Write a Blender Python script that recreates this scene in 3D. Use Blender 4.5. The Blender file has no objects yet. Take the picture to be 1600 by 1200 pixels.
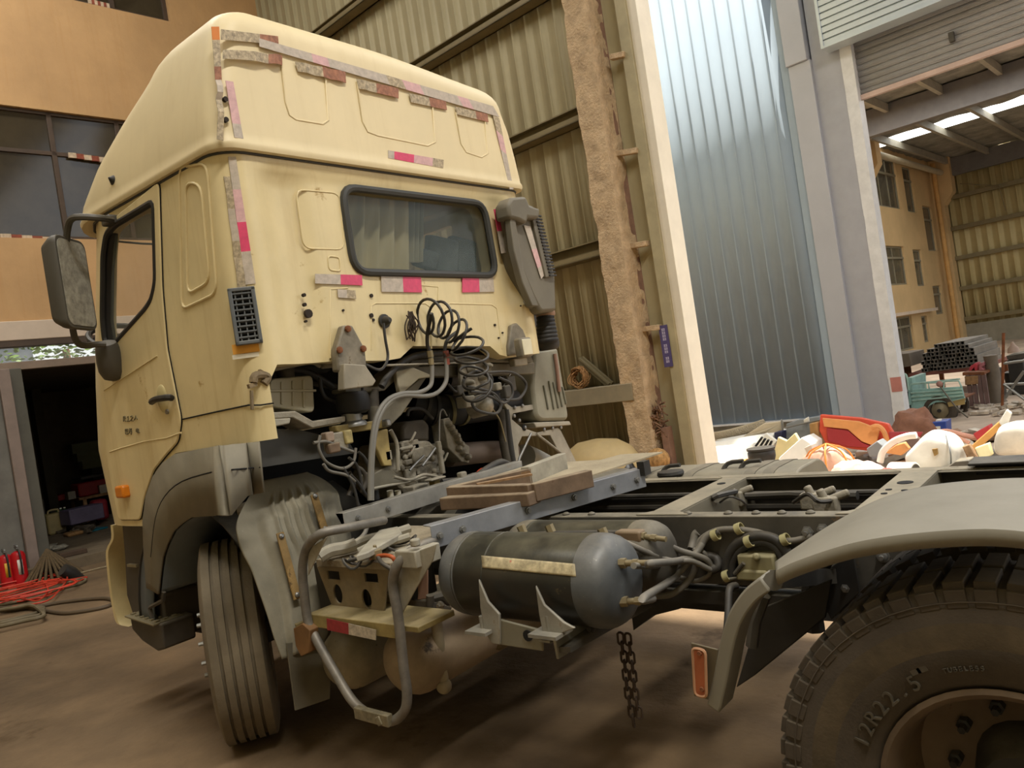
import bpy, bmesh, math, random
from math import sin, cos, pi, radians, atan2, hypot
from mathutils import Vector, Matrix, noise
random.seed(7)
SC = bpy.context.scene
COL = SC.collection

# ------------------------------------------------------------------ camera
HEAD, PITCH, ROLL, FPX = radians(-50.65), radians(-0.6), radians(-8.78), 1213.0
CAMP = Vector((-4.05, 3.185, 1.717))
FW = Vector((cos(HEAD)*cos(PITCH), sin(HEAD)*cos(PITCH), sin(PITCH)))
_r = FW.cross(Vector((0, 0, 1))).normalized(); _u = _r.cross(FW)
RT = cos(ROLL)*_r + sin(ROLL)*_u
UP = -sin(ROLL)*_r + cos(ROLL)*_u
cam = bpy.data.objects.new('camera', bpy.data.cameras.new('camera')); COL.objects.link(cam)
cam.matrix_world = Matrix(((RT.x, UP.x, -FW.x, CAMP.x), (RT.y, UP.y, -FW.y, CAMP.y), (RT.z, UP.z, -FW.z, CAMP.z), (0, 0, 0, 1)))
cam.data.sensor_width = 36.0; cam.data.lens = 36.0*FPX/1600.0; cam.data.clip_start = 0.05; cam.data.clip_end = 400
SC.camera = cam
YAW = radians(-4.53)                      # the hall is turned a little against the parked truck
HROT = Matrix.Rotation(YAW, 3, 'Z'); HINV = HROT.transposed()
def hw(x, y, z):                          # hall frame -> world
    return HROT @ Vector((x, y, z))
def ray(px, py): return FW + RT*((px-800)/FPX) + UP*((600-py)/FPX)
def A(px, py, X=None, Y=None, Z=None):    # sight line met with a plane of the truck frame
    d = ray(px, py)
    if X is not None: t = (X-CAMP.x)/d.x
    elif Y is not None: t = (Y-CAMP.y)/d.y
    else: t = (Z-CAMP.z)/d.z
    return CAMP + d*t
def HA(px, py, X=None, Y=None, Z=None):   # the same with a plane of the hall frame; result in hall coordinates
    d = HINV @ ray(px, py); c = HINV @ CAMP
    if X is not None: t = (X-c.x)/d.x
    elif Y is not None: t = (Y-c.y)/d.y
    else: t = (Z-c.z)/d.z
    return c + d*t
def HW(px, py, **k): return HROT @ HA(px, py, **k)

# ------------------------------------------------------------------ materials
def lin(c):
    if isinstance(c, str):
        c = [int(c[i:i+2], 16)/255 for i in (0, 2, 4)]
    return tuple(((x/12.92) if x <= .04045 else ((x+.055)/1.055)**2.4) for x in c[:3])
MATS = {}
def mat(name, col, rough=.6, metal=0.0, var=.12, vscale=3.0, dust=0.0, dustcol='a89c84', bump=0.0, bscale=40.0, spots=0.0,
        spotcol='3a2a1c', spotscale=12.0, spec=.4, streak=0.0, emit=0.0, alpha=1.0, trans=0.0, coat=0.0):
    if name in MATS: return MATS[name]
    m = bpy.data.materials.new(name); m.use_nodes = True; MATS[name] = m
    nt = m.node_tree; N = nt.nodes; L = nt.links; N.clear()
    out = N.new('ShaderNodeOutputMaterial'); b = N.new('ShaderNodeBsdfPrincipled'); L.new(b.outputs[0], out.inputs[0])
    b.inputs['Roughness'].default_value = rough; b.inputs['Metallic'].default_value = metal
    b.inputs['Specular IOR Level'].default_value = spec
    if trans: b.inputs['Transmission Weight'].default_value = trans
    if alpha < 1: b.inputs['Alpha'].default_value = alpha
    if coat: b.inputs['Coat Weight'].default_value = coat
    c = lin(col) + (1,)
    tc = N.new('ShaderNodeTexCoord')
    def nz(scale, detail=4, rg=.6, vec=None):
        n = N.new('ShaderNodeTexNoise'); n.inputs['Scale'].default_value = scale; n.inputs['Detail'].default_value = detail
        n.inputs['Roughness'].default_value = rg; L.new(vec or tc.outputs['Object'], n.inputs['Vector']); return n
    def ramp(src, lo, hi):
        r = N.new('ShaderNodeMapRange'); r.inputs[1].default_value = lo; r.inputs[2].default_value = hi; L.new(src, r.inputs[0]); return r.outputs[0]
    def mix(f, a, bb):
        x = N.new('ShaderNodeMix'); x.data_type = 'RGBA'
        if isinstance(f, float): x.inputs[0].default_value = f
        else: L.new(f, x.inputs[0])
        for s, v in ((6, a), (7, bb)):
            if isinstance(v, tuple): x.inputs[s].default_value = v
            else: L.new(v, x.inputs[s])
        return x.outputs[2]
    cur = c
    if var > 0:
        d = tuple(x*(1-var*1.6) for x in c[:3]) + (1,); e = tuple(min(1, x*(1+var)) for x in c[:3]) + (1,)
        cur = mix(ramp(nz(vscale, 6, .65).outputs[0], .3, .7), d, e)
    if streak > 0:
        mp = N.new('ShaderNodeMapping'); mp.inputs['Scale'].default_value = (9, 9, .5); L.new(tc.outputs['Object'], mp.inputs[0])
        f = ramp(nz(1.5, 5, .6, mp.outputs[0]).outputs[0], .52, .75)
        mm = N.new('ShaderNodeMath'); mm.operation = 'MULTIPLY'; mm.inputs[1].default_value = streak; L.new(f, mm.inputs[0])
        cur = mix(mm.outputs[0], cur, lin(spotcol) + (1,))
    if spots > 0:
        f = ramp(nz(spotscale, 8, .7).outputs[0], .68-.25*spots, .74-.2*spots)
        cur = mix(f, cur, lin(spotcol) + (1,))
    if dust > 0:
        g = N.new('ShaderNodeNewGeometry'); s = N.new('ShaderNodeSeparateXYZ'); L.new(g.outputs['Normal'], s.inputs[0])
        f = ramp(s.outputs[2], .15, .95)
        n2 = ramp(nz(7, 6, .7).outputs[0], .25, .65)
        mm = N.new('ShaderNodeMath'); mm.operation = 'MULTIPLY'; L.new(f, mm.inputs[0]); L.new(n2, mm.inputs[1])
        m2 = N.new('ShaderNodeMath'); m2.operation = 'MULTIPLY'; m2.inputs[1].default_value = dust; L.new(mm.outputs[0], m2.inputs[0])
        cur = mix(m2.outputs[0], cur, lin(dustcol) + (1,))
    if isinstance(cur, tuple): b.inputs['Base Color'].default_value = cur
    else: L.new(cur, b.inputs['Base Color'])
    if emit:
        b.inputs['Emission Color'].default_value = c; b.inputs['Emission Strength'].default_value = emit
    if bump > 0:
        bp = N.new('ShaderNodeBump'); bp.inputs['Strength'].default_value = bump; bp.inputs['Distance'].default_value = .02
        L.new(nz(bscale, 5, .6).outputs[0], bp.inputs['Height']); L.new(bp.outputs[0], b.inputs['Normal'])
    return m

# ------------------------------------------------------------------ mesh builder (world coordinates)
def frame_of(d):
    d = d.normalized(); a = Vector((0, 0, 1)) if abs(d.z) < .9 else Vector((1, 0, 0))
    x = d.cross(a).normalized(); return x, d.cross(x).normalized()
def smooth_path(pts, k=6, closed=False):
    P = [Vector(p) for p in pts]; n = len(P); out = []
    if n < 3: return P
    for i in range(n if closed else n-1):
        p0 = P[(i-1) % n] if (closed or i > 0) else P[0]*2-P[1]
        p1 = P[i]; p2 = P[(i+1) % n]
        p3 = P[(i+2) % n] if (closed or i+2 < n) else P[-1]*2-P[-2]
        for j in range(k):
            t = j/k
            out.append(.5*((2*p1)+(p2-p0)*t+(2*p0-5*p1+4*p2-p3)*t*t+(3*p1-p0-3*p2+p3)*t**3))
    if not closed: out.append(P[-1])
    return out
class B:
    def __init__(s): s.bm = bmesh.new(); s.mi = 0
    def face(s, vs):
        try:
            f = s.bm.faces.new(vs); f.material_index = s.mi; return f
        except ValueError: return None
    def vert(s, p): return s.bm.verts.new(Vector(p))
    def poly(s, pts): return s.face([s.vert(p) for p in pts])
    def rings(s, rs, closed=True, cap0=True, cap1=True, loop=False):
        R = [[s.vert(p) for p in r] for r in rs]; n = len(R[0])
        prs = list(zip(R, R[1:])) + ([(R[-1], R[0])] if loop else [])
        for a, b in prs:
            for i in range(n if closed else n-1):
                j = (i+1) % n; s.face([a[i], a[j], b[j], b[i]])
        if not loop and closed:
            if cap0: s.face(list(reversed(R[0])))
            if cap1: s.face(R[-1])
        return R
    def box(s, lo, hi, M=None):
        x0, y0, z0 = lo; x1, y1, z1 = hi
        c = [Vector(p) for p in ((x0, y0, z0), (x1, y0, z0), (x1, y1, z0), (x0, y1, z0), (x0, y0, z1), (x1, y0, z1), (x1, y1, z1), (x0, y1, z1))]
        if M is not None: c = [M @ p for p in c]
        v = [s.vert(p) for p in c]
        for f in ((3, 2, 1, 0), (4, 5, 6, 7), (0, 1, 5, 4), (1, 2, 6, 5), (2, 3, 7, 6), (3, 0, 4, 7)): s.face([v[i] for i in f])
        return s
    def obox(s, c, ax, ay, az):            # centre and three half-axis vectors
        c, ax, ay, az = Vector(c), Vector(ax), Vector(ay), Vector(az)
        M = Matrix(((ax.x, ay.x, az.x, c.x), (ax.y, ay.y, az.y, c.y), (ax.z, ay.z, az.z, c.z), (0, 0, 0, 1)))
        return s.box((-1, -1, -1), (1, 1, 1), M)
    def beam(s, a, b, w, h, up=(0, 0, 1)): # rectangular bar a->b, w across, h along up
        a, b = Vector(a), Vector(b); d = (b-a); u = Vector(up); x = d.cross(u)
        if x.length < 1e-6: x = d.cross(Vector((1, 0, 0)))
        x.normalize(); u = x.cross(d).normalized()
        return s.obox((a+b)/2, d/2, x*w/2, u*h/2)
    def cyl(s, a, b, r, r2=None, n=14, caps=True):
        a, b = Vector(a), Vector(b); x, y = frame_of(b-a); r2 = r if r2 is None else r2
        s.rings([[c+(x*cos(2*pi*i/n)+y*sin(2*pi*i/n))*q for i in range(n)] for c, q in ((a, r), (b, r2))], True, caps, caps); return s
    def lathe(s, o, axis, prof, n=20, caps=True, a0=0.0):       # prof: (along, radius)
        o = Vector(o); d = Vector(axis).normalized(); x, y = frame_of(d)
        s.rings([[o+d*h+(x*cos(2*pi*i/n+a0)+y*sin(2*pi*i/n+a0))*max(r, 1e-4) for i in range(n)] for h, r in prof], True, caps, caps); return s
    def ring(s, o, axis, prof, n=32):      # closed profile turned round an axis
        o = Vector(o); d = Vector(axis).normalized(); x, y = frame_of(d)
        s.rings([[o+d*h+(x*cos(2*pi*i/n)+y*sin(2*pi*i/n))*r for h, r in prof] for i in range(n)], True, False, False, loop=True); return s
    def tube(s, pts, r, n=8, closed=False, k=0, flat=1.0):
        P = smooth_path(pts, k, closed) if k else [Vector(p) for p in pts]
        m = len(P); T = []
        for i in range(m):
            a = P[i-1] if (i > 0 or closed) else P[0]; b = P[(i+1) % m] if (i < m-1 or closed) else P[-1]
            t = (b-a); T.append(t.normalized() if t.length > 1e-9 else Vector((0, 0, 1)))
        x, y = frame_of(T[0]); rs = []
        for i in range(m):
            if i:
                q = T[i-1].rotation_difference(T[i]); x = q @ x
            x = (x - T[i]*x.dot(T[i])).normalized(); y = T[i].cross(x)
            rr = r(i/(m-1)) if callable(r) else r
            rs.append([P[i]+(x*cos(2*pi*j/n)+y*sin(2*pi*j/n)*flat)*rr for j in range(n)])
        s.rings(rs, True, True, True, loop=closed); return s
    def prism(s, pts, vec):
        v = Vector(vec); P = [Vector(p) for p in pts]
        s.rings([P, [p+v for p in P]]); return s
    def ball(s, c, r, n=12, m=8, M=None, sc=(1, 1, 1)):
        c = Vector(c); rs = []
        for j in range(m+1):
            t = pi*j/m; q = max(sin(t), .002)
            rs.append([Vector((cos(2*pi*i/n)*q*r*sc[0], sin(2*pi*i/n)*q*r*sc[1], -cos(t)*r*sc[2])) for i in range(n)])
        if M is not None: rs = [[M @ p for p in q] for q in rs]
        s.rings([[p+c for p in q] for q in rs]); return s
    def grid(s, f, nu, nv, cu=False):
        V = [[s.vert(f(i/nu, j/nv)) for i in range(nu if cu else nu+1)] for j in range(nv+1)]
        for j in range(nv):
            for i in range(nu):
                k = (i+1) % nu if cu else i+1
                s.face([V[j][i], V[j][k], V[j+1][k], V[j+1][i]])
        return s
WO = {}
def done(name, b, m, parent=None, sharp=38, bevel=0.0, seg=2, solid=0.0, keep=False, org=None, normals=True):
    bm = b.bm if isinstance(b, B) else b
    if normals: bmesh.ops.recalc_face_normals(bm, faces=bm.faces)
    ang = radians(sharp)
    for f in bm.faces: f.smooth = True
    for e in bm.edges:
        if len(e.link_faces) == 2:
            if e.calc_face_angle(0) > ang: e.smooth = False
    cs = [v.co for v in bm.verts]
    if org is None:
        lo = Vector((min(c.x for c in cs), min(c.y for c in cs), min(c.z for c in cs))); hi = Vector((max(c.x for c in cs), max(c.y for c in cs), max(c.z for c in cs)))
        org = Vector(((lo.x+hi.x)/2, (lo.y+hi.y)/2, lo.z if parent is None else (lo.z+hi.z)/2))
    org = Vector(org)
    for v in bm.verts: v.co -= org
    me = bpy.data.meshes.new(name); bm.to_mesh(me); bm.free()
    o = bpy.data.objects.new(name, me); COL.objects.link(o); WO[o.name] = org
    for q in (m if isinstance(m, (list, tuple)) else [m]): me.materials.append(q)
    if parent is not None:
        o.parent = parent; o.location = org-WO[parent.name]
    else: o.location = org
    if solid:
        q = o.modifiers.new('thickness', 'SOLIDIFY'); q.thickness = solid; q.offset = 0
    if bevel:
        q = o.modifiers.new('edges', 'BEVEL'); q.width = bevel; q.segments = seg; q.limit_method = 'ANGLE'; q.angle_limit = radians(35); q.harden_normals = False
    return o
def thing(name, label, cat, loc, group=None):
    o = bpy.data.objects.new(name, None); COL.objects.link(o); o.location = Vector(loc); o.empty_display_size = .1
    WO[o.name] = Vector(loc); return tag(o, label, cat, group)
def tag(o, label, cat, group=None, kind=None):
    o['label'] = label; o['category'] = cat
    if group: o['group'] = group
    if kind: o['kind'] = kind
    return o
def struct(o, label=None):
    o['kind'] = 'structure'
    if label: o['label'] = label
    return o
def cut(o, cutters):                       # subtract closed meshes from o and store the result as plain mesh
    obs = []
    for c in cutters:
        bmesh.ops.recalc_face_normals(c.bm, faces=c.bm.faces)
        me = bpy.data.meshes.new('cutter'); c.bm.to_mesh(me); c.bm.free(); q = bpy.data.objects.new('cutter', me); COL.objects.link(q)
        md = o.modifiers.new('cut', 'BOOLEAN'); md.operation = 'DIFFERENCE'; md.solver = 'EXACT'; md.object = q; obs.append(q)
    dg = bpy.context.evaluated_depsgraph_get(); dg.update()
    me = bpy.data.meshes.new_from_object(o.evaluated_get(dg)); o.modifiers.clear(); o.data = me
    for q in obs: bpy.data.objects.remove(q)
    bm = bmesh.new(); bm.from_mesh(me)
    for e in bm.edges:
        e.smooth = not (len(e.link_faces) == 2 and e.calc_face_angle(0) > radians(38))
    for f in bm.faces: f.smooth = True
    bm.to_mesh(me); bm.free()
    return o
def rrect(w, h, r, k=4):                   # rounded rectangle outline, centred, 2-D
    out = []
    for cx, cy, a in ((w/2-r, h/2-r, 0), (-w/2+r, h/2-r, pi/2), (-w/2+r, -h/2+r, pi), (w/2-r, -h/2+r, 3*pi/2)):
        for i in range(k+1): out.append((cx+r*cos(a+i*pi/2/k), cy+r*sin(a+i*pi/2/k)))
    return out
def rounded(pts, r, k=4):                  # round the corners of a 3-D polygon
    P = [Vector(p) for p in pts]; n = len(P); out = []
    for i in range(n):
        a, b, c = P[i-1], P[i], P[(i+1) % n]; u = (a-b); v = (c-b)
        q = min(r, u.length*.45, v.length*.45); p0 = b+u.normalized()*q; p1 = b+v.normalized()*q
        for j in range(k+1):
            t = j/k; out.append(p0*(1-t)**2+b*2*t*(1-t)+p1*t*t)
    return out
def text3d(name, s, size, m, M, parent=None, depth=.002):
    cu = bpy.data.curves.new(name, 'FONT'); cu.body = s; cu.size = size; cu.extrude = depth; cu.align_x = 'CENTER'; cu.align_y = 'CENTER'
    o = bpy.data.objects.new(name, cu); COL.objects.link(o); o.data.materials.append(m)
    if parent is not None:
        o.parent = parent; o.matrix_basis = Matrix.Translation(-WO[parent.name]) @ M
    else: o.matrix_world = M
    WO[o.name] = M.translation.copy()
    me = bpy.data.meshes.new_from_object(o.evaluated_get(bpy.context.evaluated_depsgraph_get())); me.name = name
    r = bpy.data.objects.new(name, me); COL.objects.link(r); r.parent = o.parent; r.matrix_basis = o.matrix_basis.copy()
    bpy.data.objects.remove(o); return r
SKY_STR, SUN_STR, FILL_E, ANX_E, EXPO = 0.31, 10.5, 580, 1100, 0.08
# ================================================================== the hall
M_YEL = mat('ochre_render', 'c09a6c', .75, var=.10, vscale=.9, bump=.25, bscale=9, streak=.16, spotcol='a8742c')
M_BEI = mat('beige_sheet', 'a89d7b', .55, var=.07, vscale=1.2, streak=.25, spotcol='7c7050')
M_PUR = mat('purlin_steel', '7d7050', .6, var=.12)
M_FOAM = mat('sprayed_foam', 'c4aa88', .9, var=.18, vscale=8, bump=1.0, bscale=34)
M_FRAME = mat('window_frame_dark', '4e3f33', .55, var=.15)
M_GLASSD = mat('dusky_glass', '423a2c', .12, var=.25, vscale=1.5, spec=.5)
M_PINKM = mat('painted_beam', 'cdbba8', .6, var=.06)
M_CONC = mat('concrete_floor', '745f45', .8, var=.34, vscale=.8, bump=.35, bscale=12, spots=.35, spotcol='54422a', spotscale=1.3, streak=0)
M_YARD = mat('yard_dirt', 'bba996', .95, var=.25, vscale=.7, bump=.5, bscale=6)
M_RUST = mat('rust', '7a4a2c', .85, var=.3, vscale=9, bump=.2)
M_BLK = mat('black_rubber', '1c1b1a', .6, var=.2, dust=.45, dustcol='6e6352')
M_STEEL = mat('grey_steel', '8b8a86', .4, .7, var=.15)
M_WHITE = mat('white_panel', 'e6e2d6', .5, var=.08)
M_RED = mat('red_paint', 'b3161c', .35, var=.1)
M_ORCORD = mat('orange_red_cable', 'c8402a', .5, var=.15)
M_WOOD = mat('old_wood', '8d6b48', .85, var=.3, vscale=14, dust=.3)
WX = 8.0
SY = HA(400, 10, X=WX).y              # plane of the sheeted side wall
def hbox(b, lo, hi): b.box(lo, hi, Matrix.Translation((0, 0, 0)) @ HROT.to_4x4()); return b
def gy(px, py, X=WX): q = HA(px, py, X=X); return q.y, q.z

# floor and yard ground
b = B(); hbox(b, (-14, SY-.15, -.2), (WX+.0, 14, 0)); struct(done('floor', b, M_CONC))
b = B()
def yardf(u, v):
    x = -16+u*40; y = SY-.15-v*44
    z = .05*noise.noise(Vector((x*.6, y*.6, 0)))*min(1, v*20) - .01
    return hw(x, y, z)
b.grid(yardf, 80, 90); o = done('ground', b, M_YARD, sharp=180); struct(o)

# ochre building front wall (inside face at WX) with its openings, split into one wall object by boolean
b = B(); hbox(b, (WX, SY-.2, -.2), (WX+.25, 8.0, 11.0)); o = done('wall_front', b, M_YEL); struct(o)
zt, zb = 6.55, 4.55
y_, zt = gy(0, 163); _, zb = gy(0, 371); ym1, _ = gy(95, 180)
z_top2 = gy(200, 19)[1]
z_wall = gy(80, 502)[1]; z_beam0 = gy(80, 529)[1]; z_dk = gy(80, 538)[1]; z_lint1 = gy(0, 577)[1]; z_lint0 = gy(80, 571)[1]
z_tr = gy(0, 230)[1]
YD0 = gy(33, 700)[0]
cs = []
c = B(); hbox(c, (WX-.3, -3.4, zb), (WX+.5, 7.0, zt)); cs.append(c)
yw2 = gy(266, 32)[0]
c = B(); hbox(c, (WX-.3, yw2, z_top2), (WX+.5, 7.0, z_top2+1.9)); cs.append(c)
c = B(); hbox(c, (WX-.3, -3.2, -.5), (WX+.5, 2.6, z_wall)); cs.append(c)
cut(o, cs)
# pale beam over the doorway
b = B(); hbox(b, (WX-.06, -3.3, z_beam0), (WX+.2, 3.2, z_wall+.02)); struct(done('trim_1', b, M_PINKM, bevel=.01))
b = B(); hbox(b, (WX-.05, -3.3, z_dk), (WX+.15, 3.2, z_beam0)); struct(done('trim_2', b, M_FRAME))
# window rows: frame + panes
def wrow(name, y0, y1, z0, z1, ms, tr, label):
    f = B(); t = .05
    for a, c_ in (((y0, z0), (y1, z0+t)), ((y0, z1-t), (y1, z1)), ((y0, tr-.03), (y1, tr+.03))):
        hbox(f, (WX+.06, a[0], a[1]), (WX+.14, c_[0], c_[1]))
    for y in ms: hbox(f, (WX+.06, y-.035, z0), (WX+.14, y+.035, z1))
    o = done(name, f, M_FRAME, bevel=.004); struct(o, label)
    ys = sorted(ms)
    for p, q in zip(ys, ys[1:]):
        for u, v in ((z0+t, tr-.03), (tr+.03, z1-t)):
            g = B(); hbox(g, (WX+.09, p+.035, u), (WX+.105, q-.035, v)); done('pane', g, M_GLASSD, o)
    return o
w1 = wrow('window_1', -3.4, 7.0, zb, zt, [-3.37, -2.1, -1.15, .35, 1.9, 3.4, 5.0, 6.97], z_tr, 'dark dusty ribbon window between two ochre wall bands')
w2 = wrow('window_2', yw2, 7.0, z_top2, z_top2+1.9, [yw2+.03, gy(178, 8)[0], -.9, .6, 2.2, 4.0, 6.97], z_top2+.55, 'upper dark window cut by the top edge of the photo')
# remains of taped paper on the sills
M_TAPE = mat('sill_paper', 'c9b49a', .8, var=.2, vscale=20)
M_TAPER = mat('sill_tape_red', '8f4a36', .7, var=.25, vscale=20)
for pa, pb, nm in (((0, 368), (112, 376), 'a'), ((106, 241), (188, 253), 'b'), ((137, 1), (170, 9), 'c')):
    b = B(); b.mi = 0
    p, q = HA(*pa, X=WX+.05), HA(*pb, X=WX+.05); n = 7
    for i in range(n):
        b.mi = (i % 2); u, v = i/n, (i+1)/n
        y0, y1 = p.y+(q.y-p.y)*u, p.y+(q.y-p.y)*v; z0, z1 = p.z+(q.z-p.z)*u, p.z+(q.z-p.z)*v
        hbox(b, (WX+.02, min(y0, y1), min(z0, z1)-.05), (WX+.055, max(y0, y1), max(z0, z1)+.02))
    t = done('sill_tape', b, [M_TAPE, M_TAPER]); tag(t, {'a': 'torn red and white tape along the lower sill of the dark ribbon window', 'b': 'red and white tape strip across the middle bar of the dark ribbon window', 'c': 'scrap of pale tape on the sill of the topmost window'}[nm], 'tape')
# transom, lintel, door frame posts
b = B(); hbox(b, (WX+.0, -3.2, z_lint0-.02), (WX+.14, 2.6, z_lint0+.09)); struct(done('trim_3', b, mat('weathered_frame', '8a7868', .6), bevel=.005))
g = B(); hbox(g, (WX+.06, -3.2, z_lint0+.09), (WX+.07, 2.6, z_dk))
MG = mat('clear_glass', 'ffffff', .02, var=0, trans=1.0)
struct(done('window_3', g, mat('hazy_glass', 'd8dcd4', .05, var=0, alpha=.16)), 'glass strip above the storeroom door')
M_POST = mat('door_post', '86766c', .6, var=.12)
b = B(); p = HA(33, 700, X=WX-.05); q = HA(14, 700, X=WX-.05); hbox(b, (WX-.1, p.y, 0), (WX+.1, q.y, z_lint0)); struct(done('trim_4', b, M_POST, bevel=.01))
b = B(); p2 = HA(20, 640, X=WX+.1); hbox(b, (WX-.02, p.y-.16, 0), (WX+.08, p.y, z_lint0)); struct(done('trim_5', b, mat('door_leaf_edge', '57544a', .6), bevel=.01))
b = B(); hbox(b, (WX-.04, q.y, 0.1), (WX+.03, q.y+1.6, z_lint0)); struct(done('door_1', b, mat('grey_door', '6d6a62', .6, var=.15), bevel=.01), 'grey metal sliding door leaf at the left edge')
# storeroom behind
b = B(); hbox(b, (WX-.28, -4.4, -.05), (WX+7, 3.0, .14)); struct(done('floor_storeroom', b, mat('store_floor', '6a5c48', .85, var=.25, bump=.3)))
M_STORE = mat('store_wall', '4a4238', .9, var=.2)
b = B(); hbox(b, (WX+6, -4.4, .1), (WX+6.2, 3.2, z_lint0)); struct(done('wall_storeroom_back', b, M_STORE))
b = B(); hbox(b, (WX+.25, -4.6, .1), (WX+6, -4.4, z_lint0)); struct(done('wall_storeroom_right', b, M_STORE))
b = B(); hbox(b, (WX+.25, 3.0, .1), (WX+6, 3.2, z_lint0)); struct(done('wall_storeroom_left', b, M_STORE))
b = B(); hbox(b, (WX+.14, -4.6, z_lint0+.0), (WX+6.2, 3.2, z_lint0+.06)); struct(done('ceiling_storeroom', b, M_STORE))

# right side wall: trapezoid sheet
b = B(); XE = HA(1000, 515, Y=SY+.0).x-.02
def sheet(b, x0, x1, z0, z1, yf, pitch, dep, inv=1):
    xs = []; x = x0
    while x < x1:
        for dx, d in ((0, 0), (pitch*.44, 0), (pitch*.46, -dep*.3), (pitch*.54, -dep*.3), (pitch*.56, 0), (pitch*.88, 0), (pitch*.91, dep), (pitch*.97, dep)):
            if x+dx <= x1: xs.append((x+dx, d))
        x += pitch
    for (xa, da), (xc, dc) in zip(xs, xs[1:]):
        b.poly([hw(xa, yf+da*inv, z0), hw(xc, yf+dc*inv, z0), hw(xc, yf+dc*inv, z1), hw(xa, yf+da*inv, z1)])
sheet(b, XE-.12, WX+.22, 0, 11, SY, .235, .012)
bmesh.ops.remove_doubles(b.bm, verts=b.bm.verts, dist=1e-4)
struct(done('wall_right', b, M_BEI, sharp=15, solid=.004))
for i, (px, py) in enumerate(((560, 0), (742, 45), (855, 200), (895, 400))):
    z = HA(px, py, Y=SY+.2).z
    f = B(); hbox(f, (1.1, SY+.03, z-.09), (WX, SY+.05, z+.12)); hbox(f, (1.1, SY+.03, z-.09), (WX, SY+.24, z-.075)); hbox(f, (1.1, SY+.225, z-.09), (WX, SY+.24, z-.02)); hbox(f, (1.1, SY+.03, z+.105), (WX, SY+.14, z+.12))
    struct(done('trim_%d' % (10+i), f, M_PUR))
zl = HA(925, 606, Y=SY+.3).z
b = B(); hbox(b, (.9, SY+.03, zl-.2), (WX, SY+.36, zl-.0)); struct(done('trim_14', b, mat('ledge', '8b8068', .7, dust=.7), bevel=.006))
# foam coated column at the edge of the opening
CY = SY+.35
xl = HA(950, 480, Y=CY).x; xr = HA(978, 440, Y=CY).x
b = B()
def colf(u, v):
    z = v*9.0
    w = u*4; x0, x1, y0, y1 = xr-.02, xl, CY-.3, CY
    i = int(w) % 4; t = w-int(w)
    c = [(x1, y0), (x1, y1), (x0, y1), (x0, y0)]
    p, q = c[i], c[(i+1) % 4]
    x, y = p[0]+(q[0]-p[0])*t, p[1]+(q[1]-p[1])*t
    n = noise.noise(Vector((x*9, y*9, z*9)))*.016 + noise.noise(Vector((x*3, y*3, z*2.2)))*.02
    dx, dy = x-(x0+x1)/2, y-(y0+y1)/2; l = hypot(dx, dy)
    return hw(x+dx/l*n, y+dy/l*n, z)
b.grid(colf, 48, 260, cu=True); struct(done('column', b, M_FOAM, sharp=80), 'tall steel column coated in lumpy beige foam')
# bare flange and frame behind it, short brackets, jamb of the opening
M_FLG = mat('primer_flange', '8a6a58', .75, var=.2, vscale=6)
xf = HA(985, 400, Y=SY+.1).x
b = B(); hbox(b, (xf-.06, SY+.02, 0), (xr-.02, SY+.12, 9.0)); struct(done('trim_15', b, M_FLG))
jx0 = HA(1035, 330, Y=SY+.12).x; jx1 = HA(1012, 330, Y=SY+.12).x
b = B(); hbox(b, (jx1-.02, SY-.02, 0), (xf-.06, SY+.03, 9.0)); struct(done('trim_16', b, M_BEI))
b = B(); hbox(b, (jx0+.05, SY-.12, 0), (jx1, SY+.16, 9.0)); struct(done('trim_17', b, mat('jamb_inner', 'a39878', .6), bevel=.006))
b = B(); hbox(b, (jx0-.06, SY-.16, 0), (jx0+.055, SY+.12, 9.0)); struct(done('trim_18', b, mat('jamb_cream', 'd9d0bd', .5, var=.05), bevel=.004))
for i, (pa, pb) in enumerate((((955, 90), (977, 85)), ((962, 241), (997, 235)), ((985, 385), (1012, 380)), ((1000, 515), (1032, 511)))):
    p, q = HW(*pa, Y=SY+.16), HW(*pb, Y=SY+.16)
    b = B(); b.beam(p, q, .08, .06); o = done('wall_bracket', b, M_FOAM, bevel=.006)
    tag(o, ['topmost', 'second', 'third', 'lowest'][i]+' stub bracket between foam column and door jamb', 'bracket', 'wall brackets beside the foam column')
# little violet plate with writing on the jamb
M_SIGN = mat('violet_plate', '4d456e', .5, var=.05); M_SIGNT = mat('plate_print', 'c9c2d8', .5, var=0)
p0 = HA(1036, 508, Y=SY+.20); p1 = HA(1040, 574, Y=SY+.20)
ps = hw((p0.x+p1.x)/2, SY+.175, (p0.z+p1.z)/2)
b = B(); xa = (p0.x+p1.x)/2; hbox(b, (xa-.055, SY+.165, p1.z), (xa+.055, SY+.175, p0.z)); sg = tag(done('notice_plate', b, M_SIGN), 'narrow violet plate with white writing on the door jamb', 'sign')
Mt = Matrix.Translation(hw(xa, SY+.177, (p0.z+p1.z)/2)) @ HROT.to_4x4() @ Matrix.Rotation(pi, 4, 'Z') @ Matrix.Rotation(pi/2, 4, 'X')
zz = p0.z-.05; k = 0
while zz > p1.z+.03:
    if k not in (4, 8):
        t = B(); w = .022
        for s_ in (-1, 0, 1): hbox(t, (xa-w, SY+.175, zz+s_*.011-.002), (xa+w, SY+.177, zz+s_*.011+.002))
        for s_ in (-.7, .5): hbox(t, (xa+s_*w-.002, SY+.175, zz-.014), (xa+s_*w+.002, SY+.177, zz+.014))
        done('lettering', t, M_SIGNT, sg)
    zz -= .036; k += 1
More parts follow.
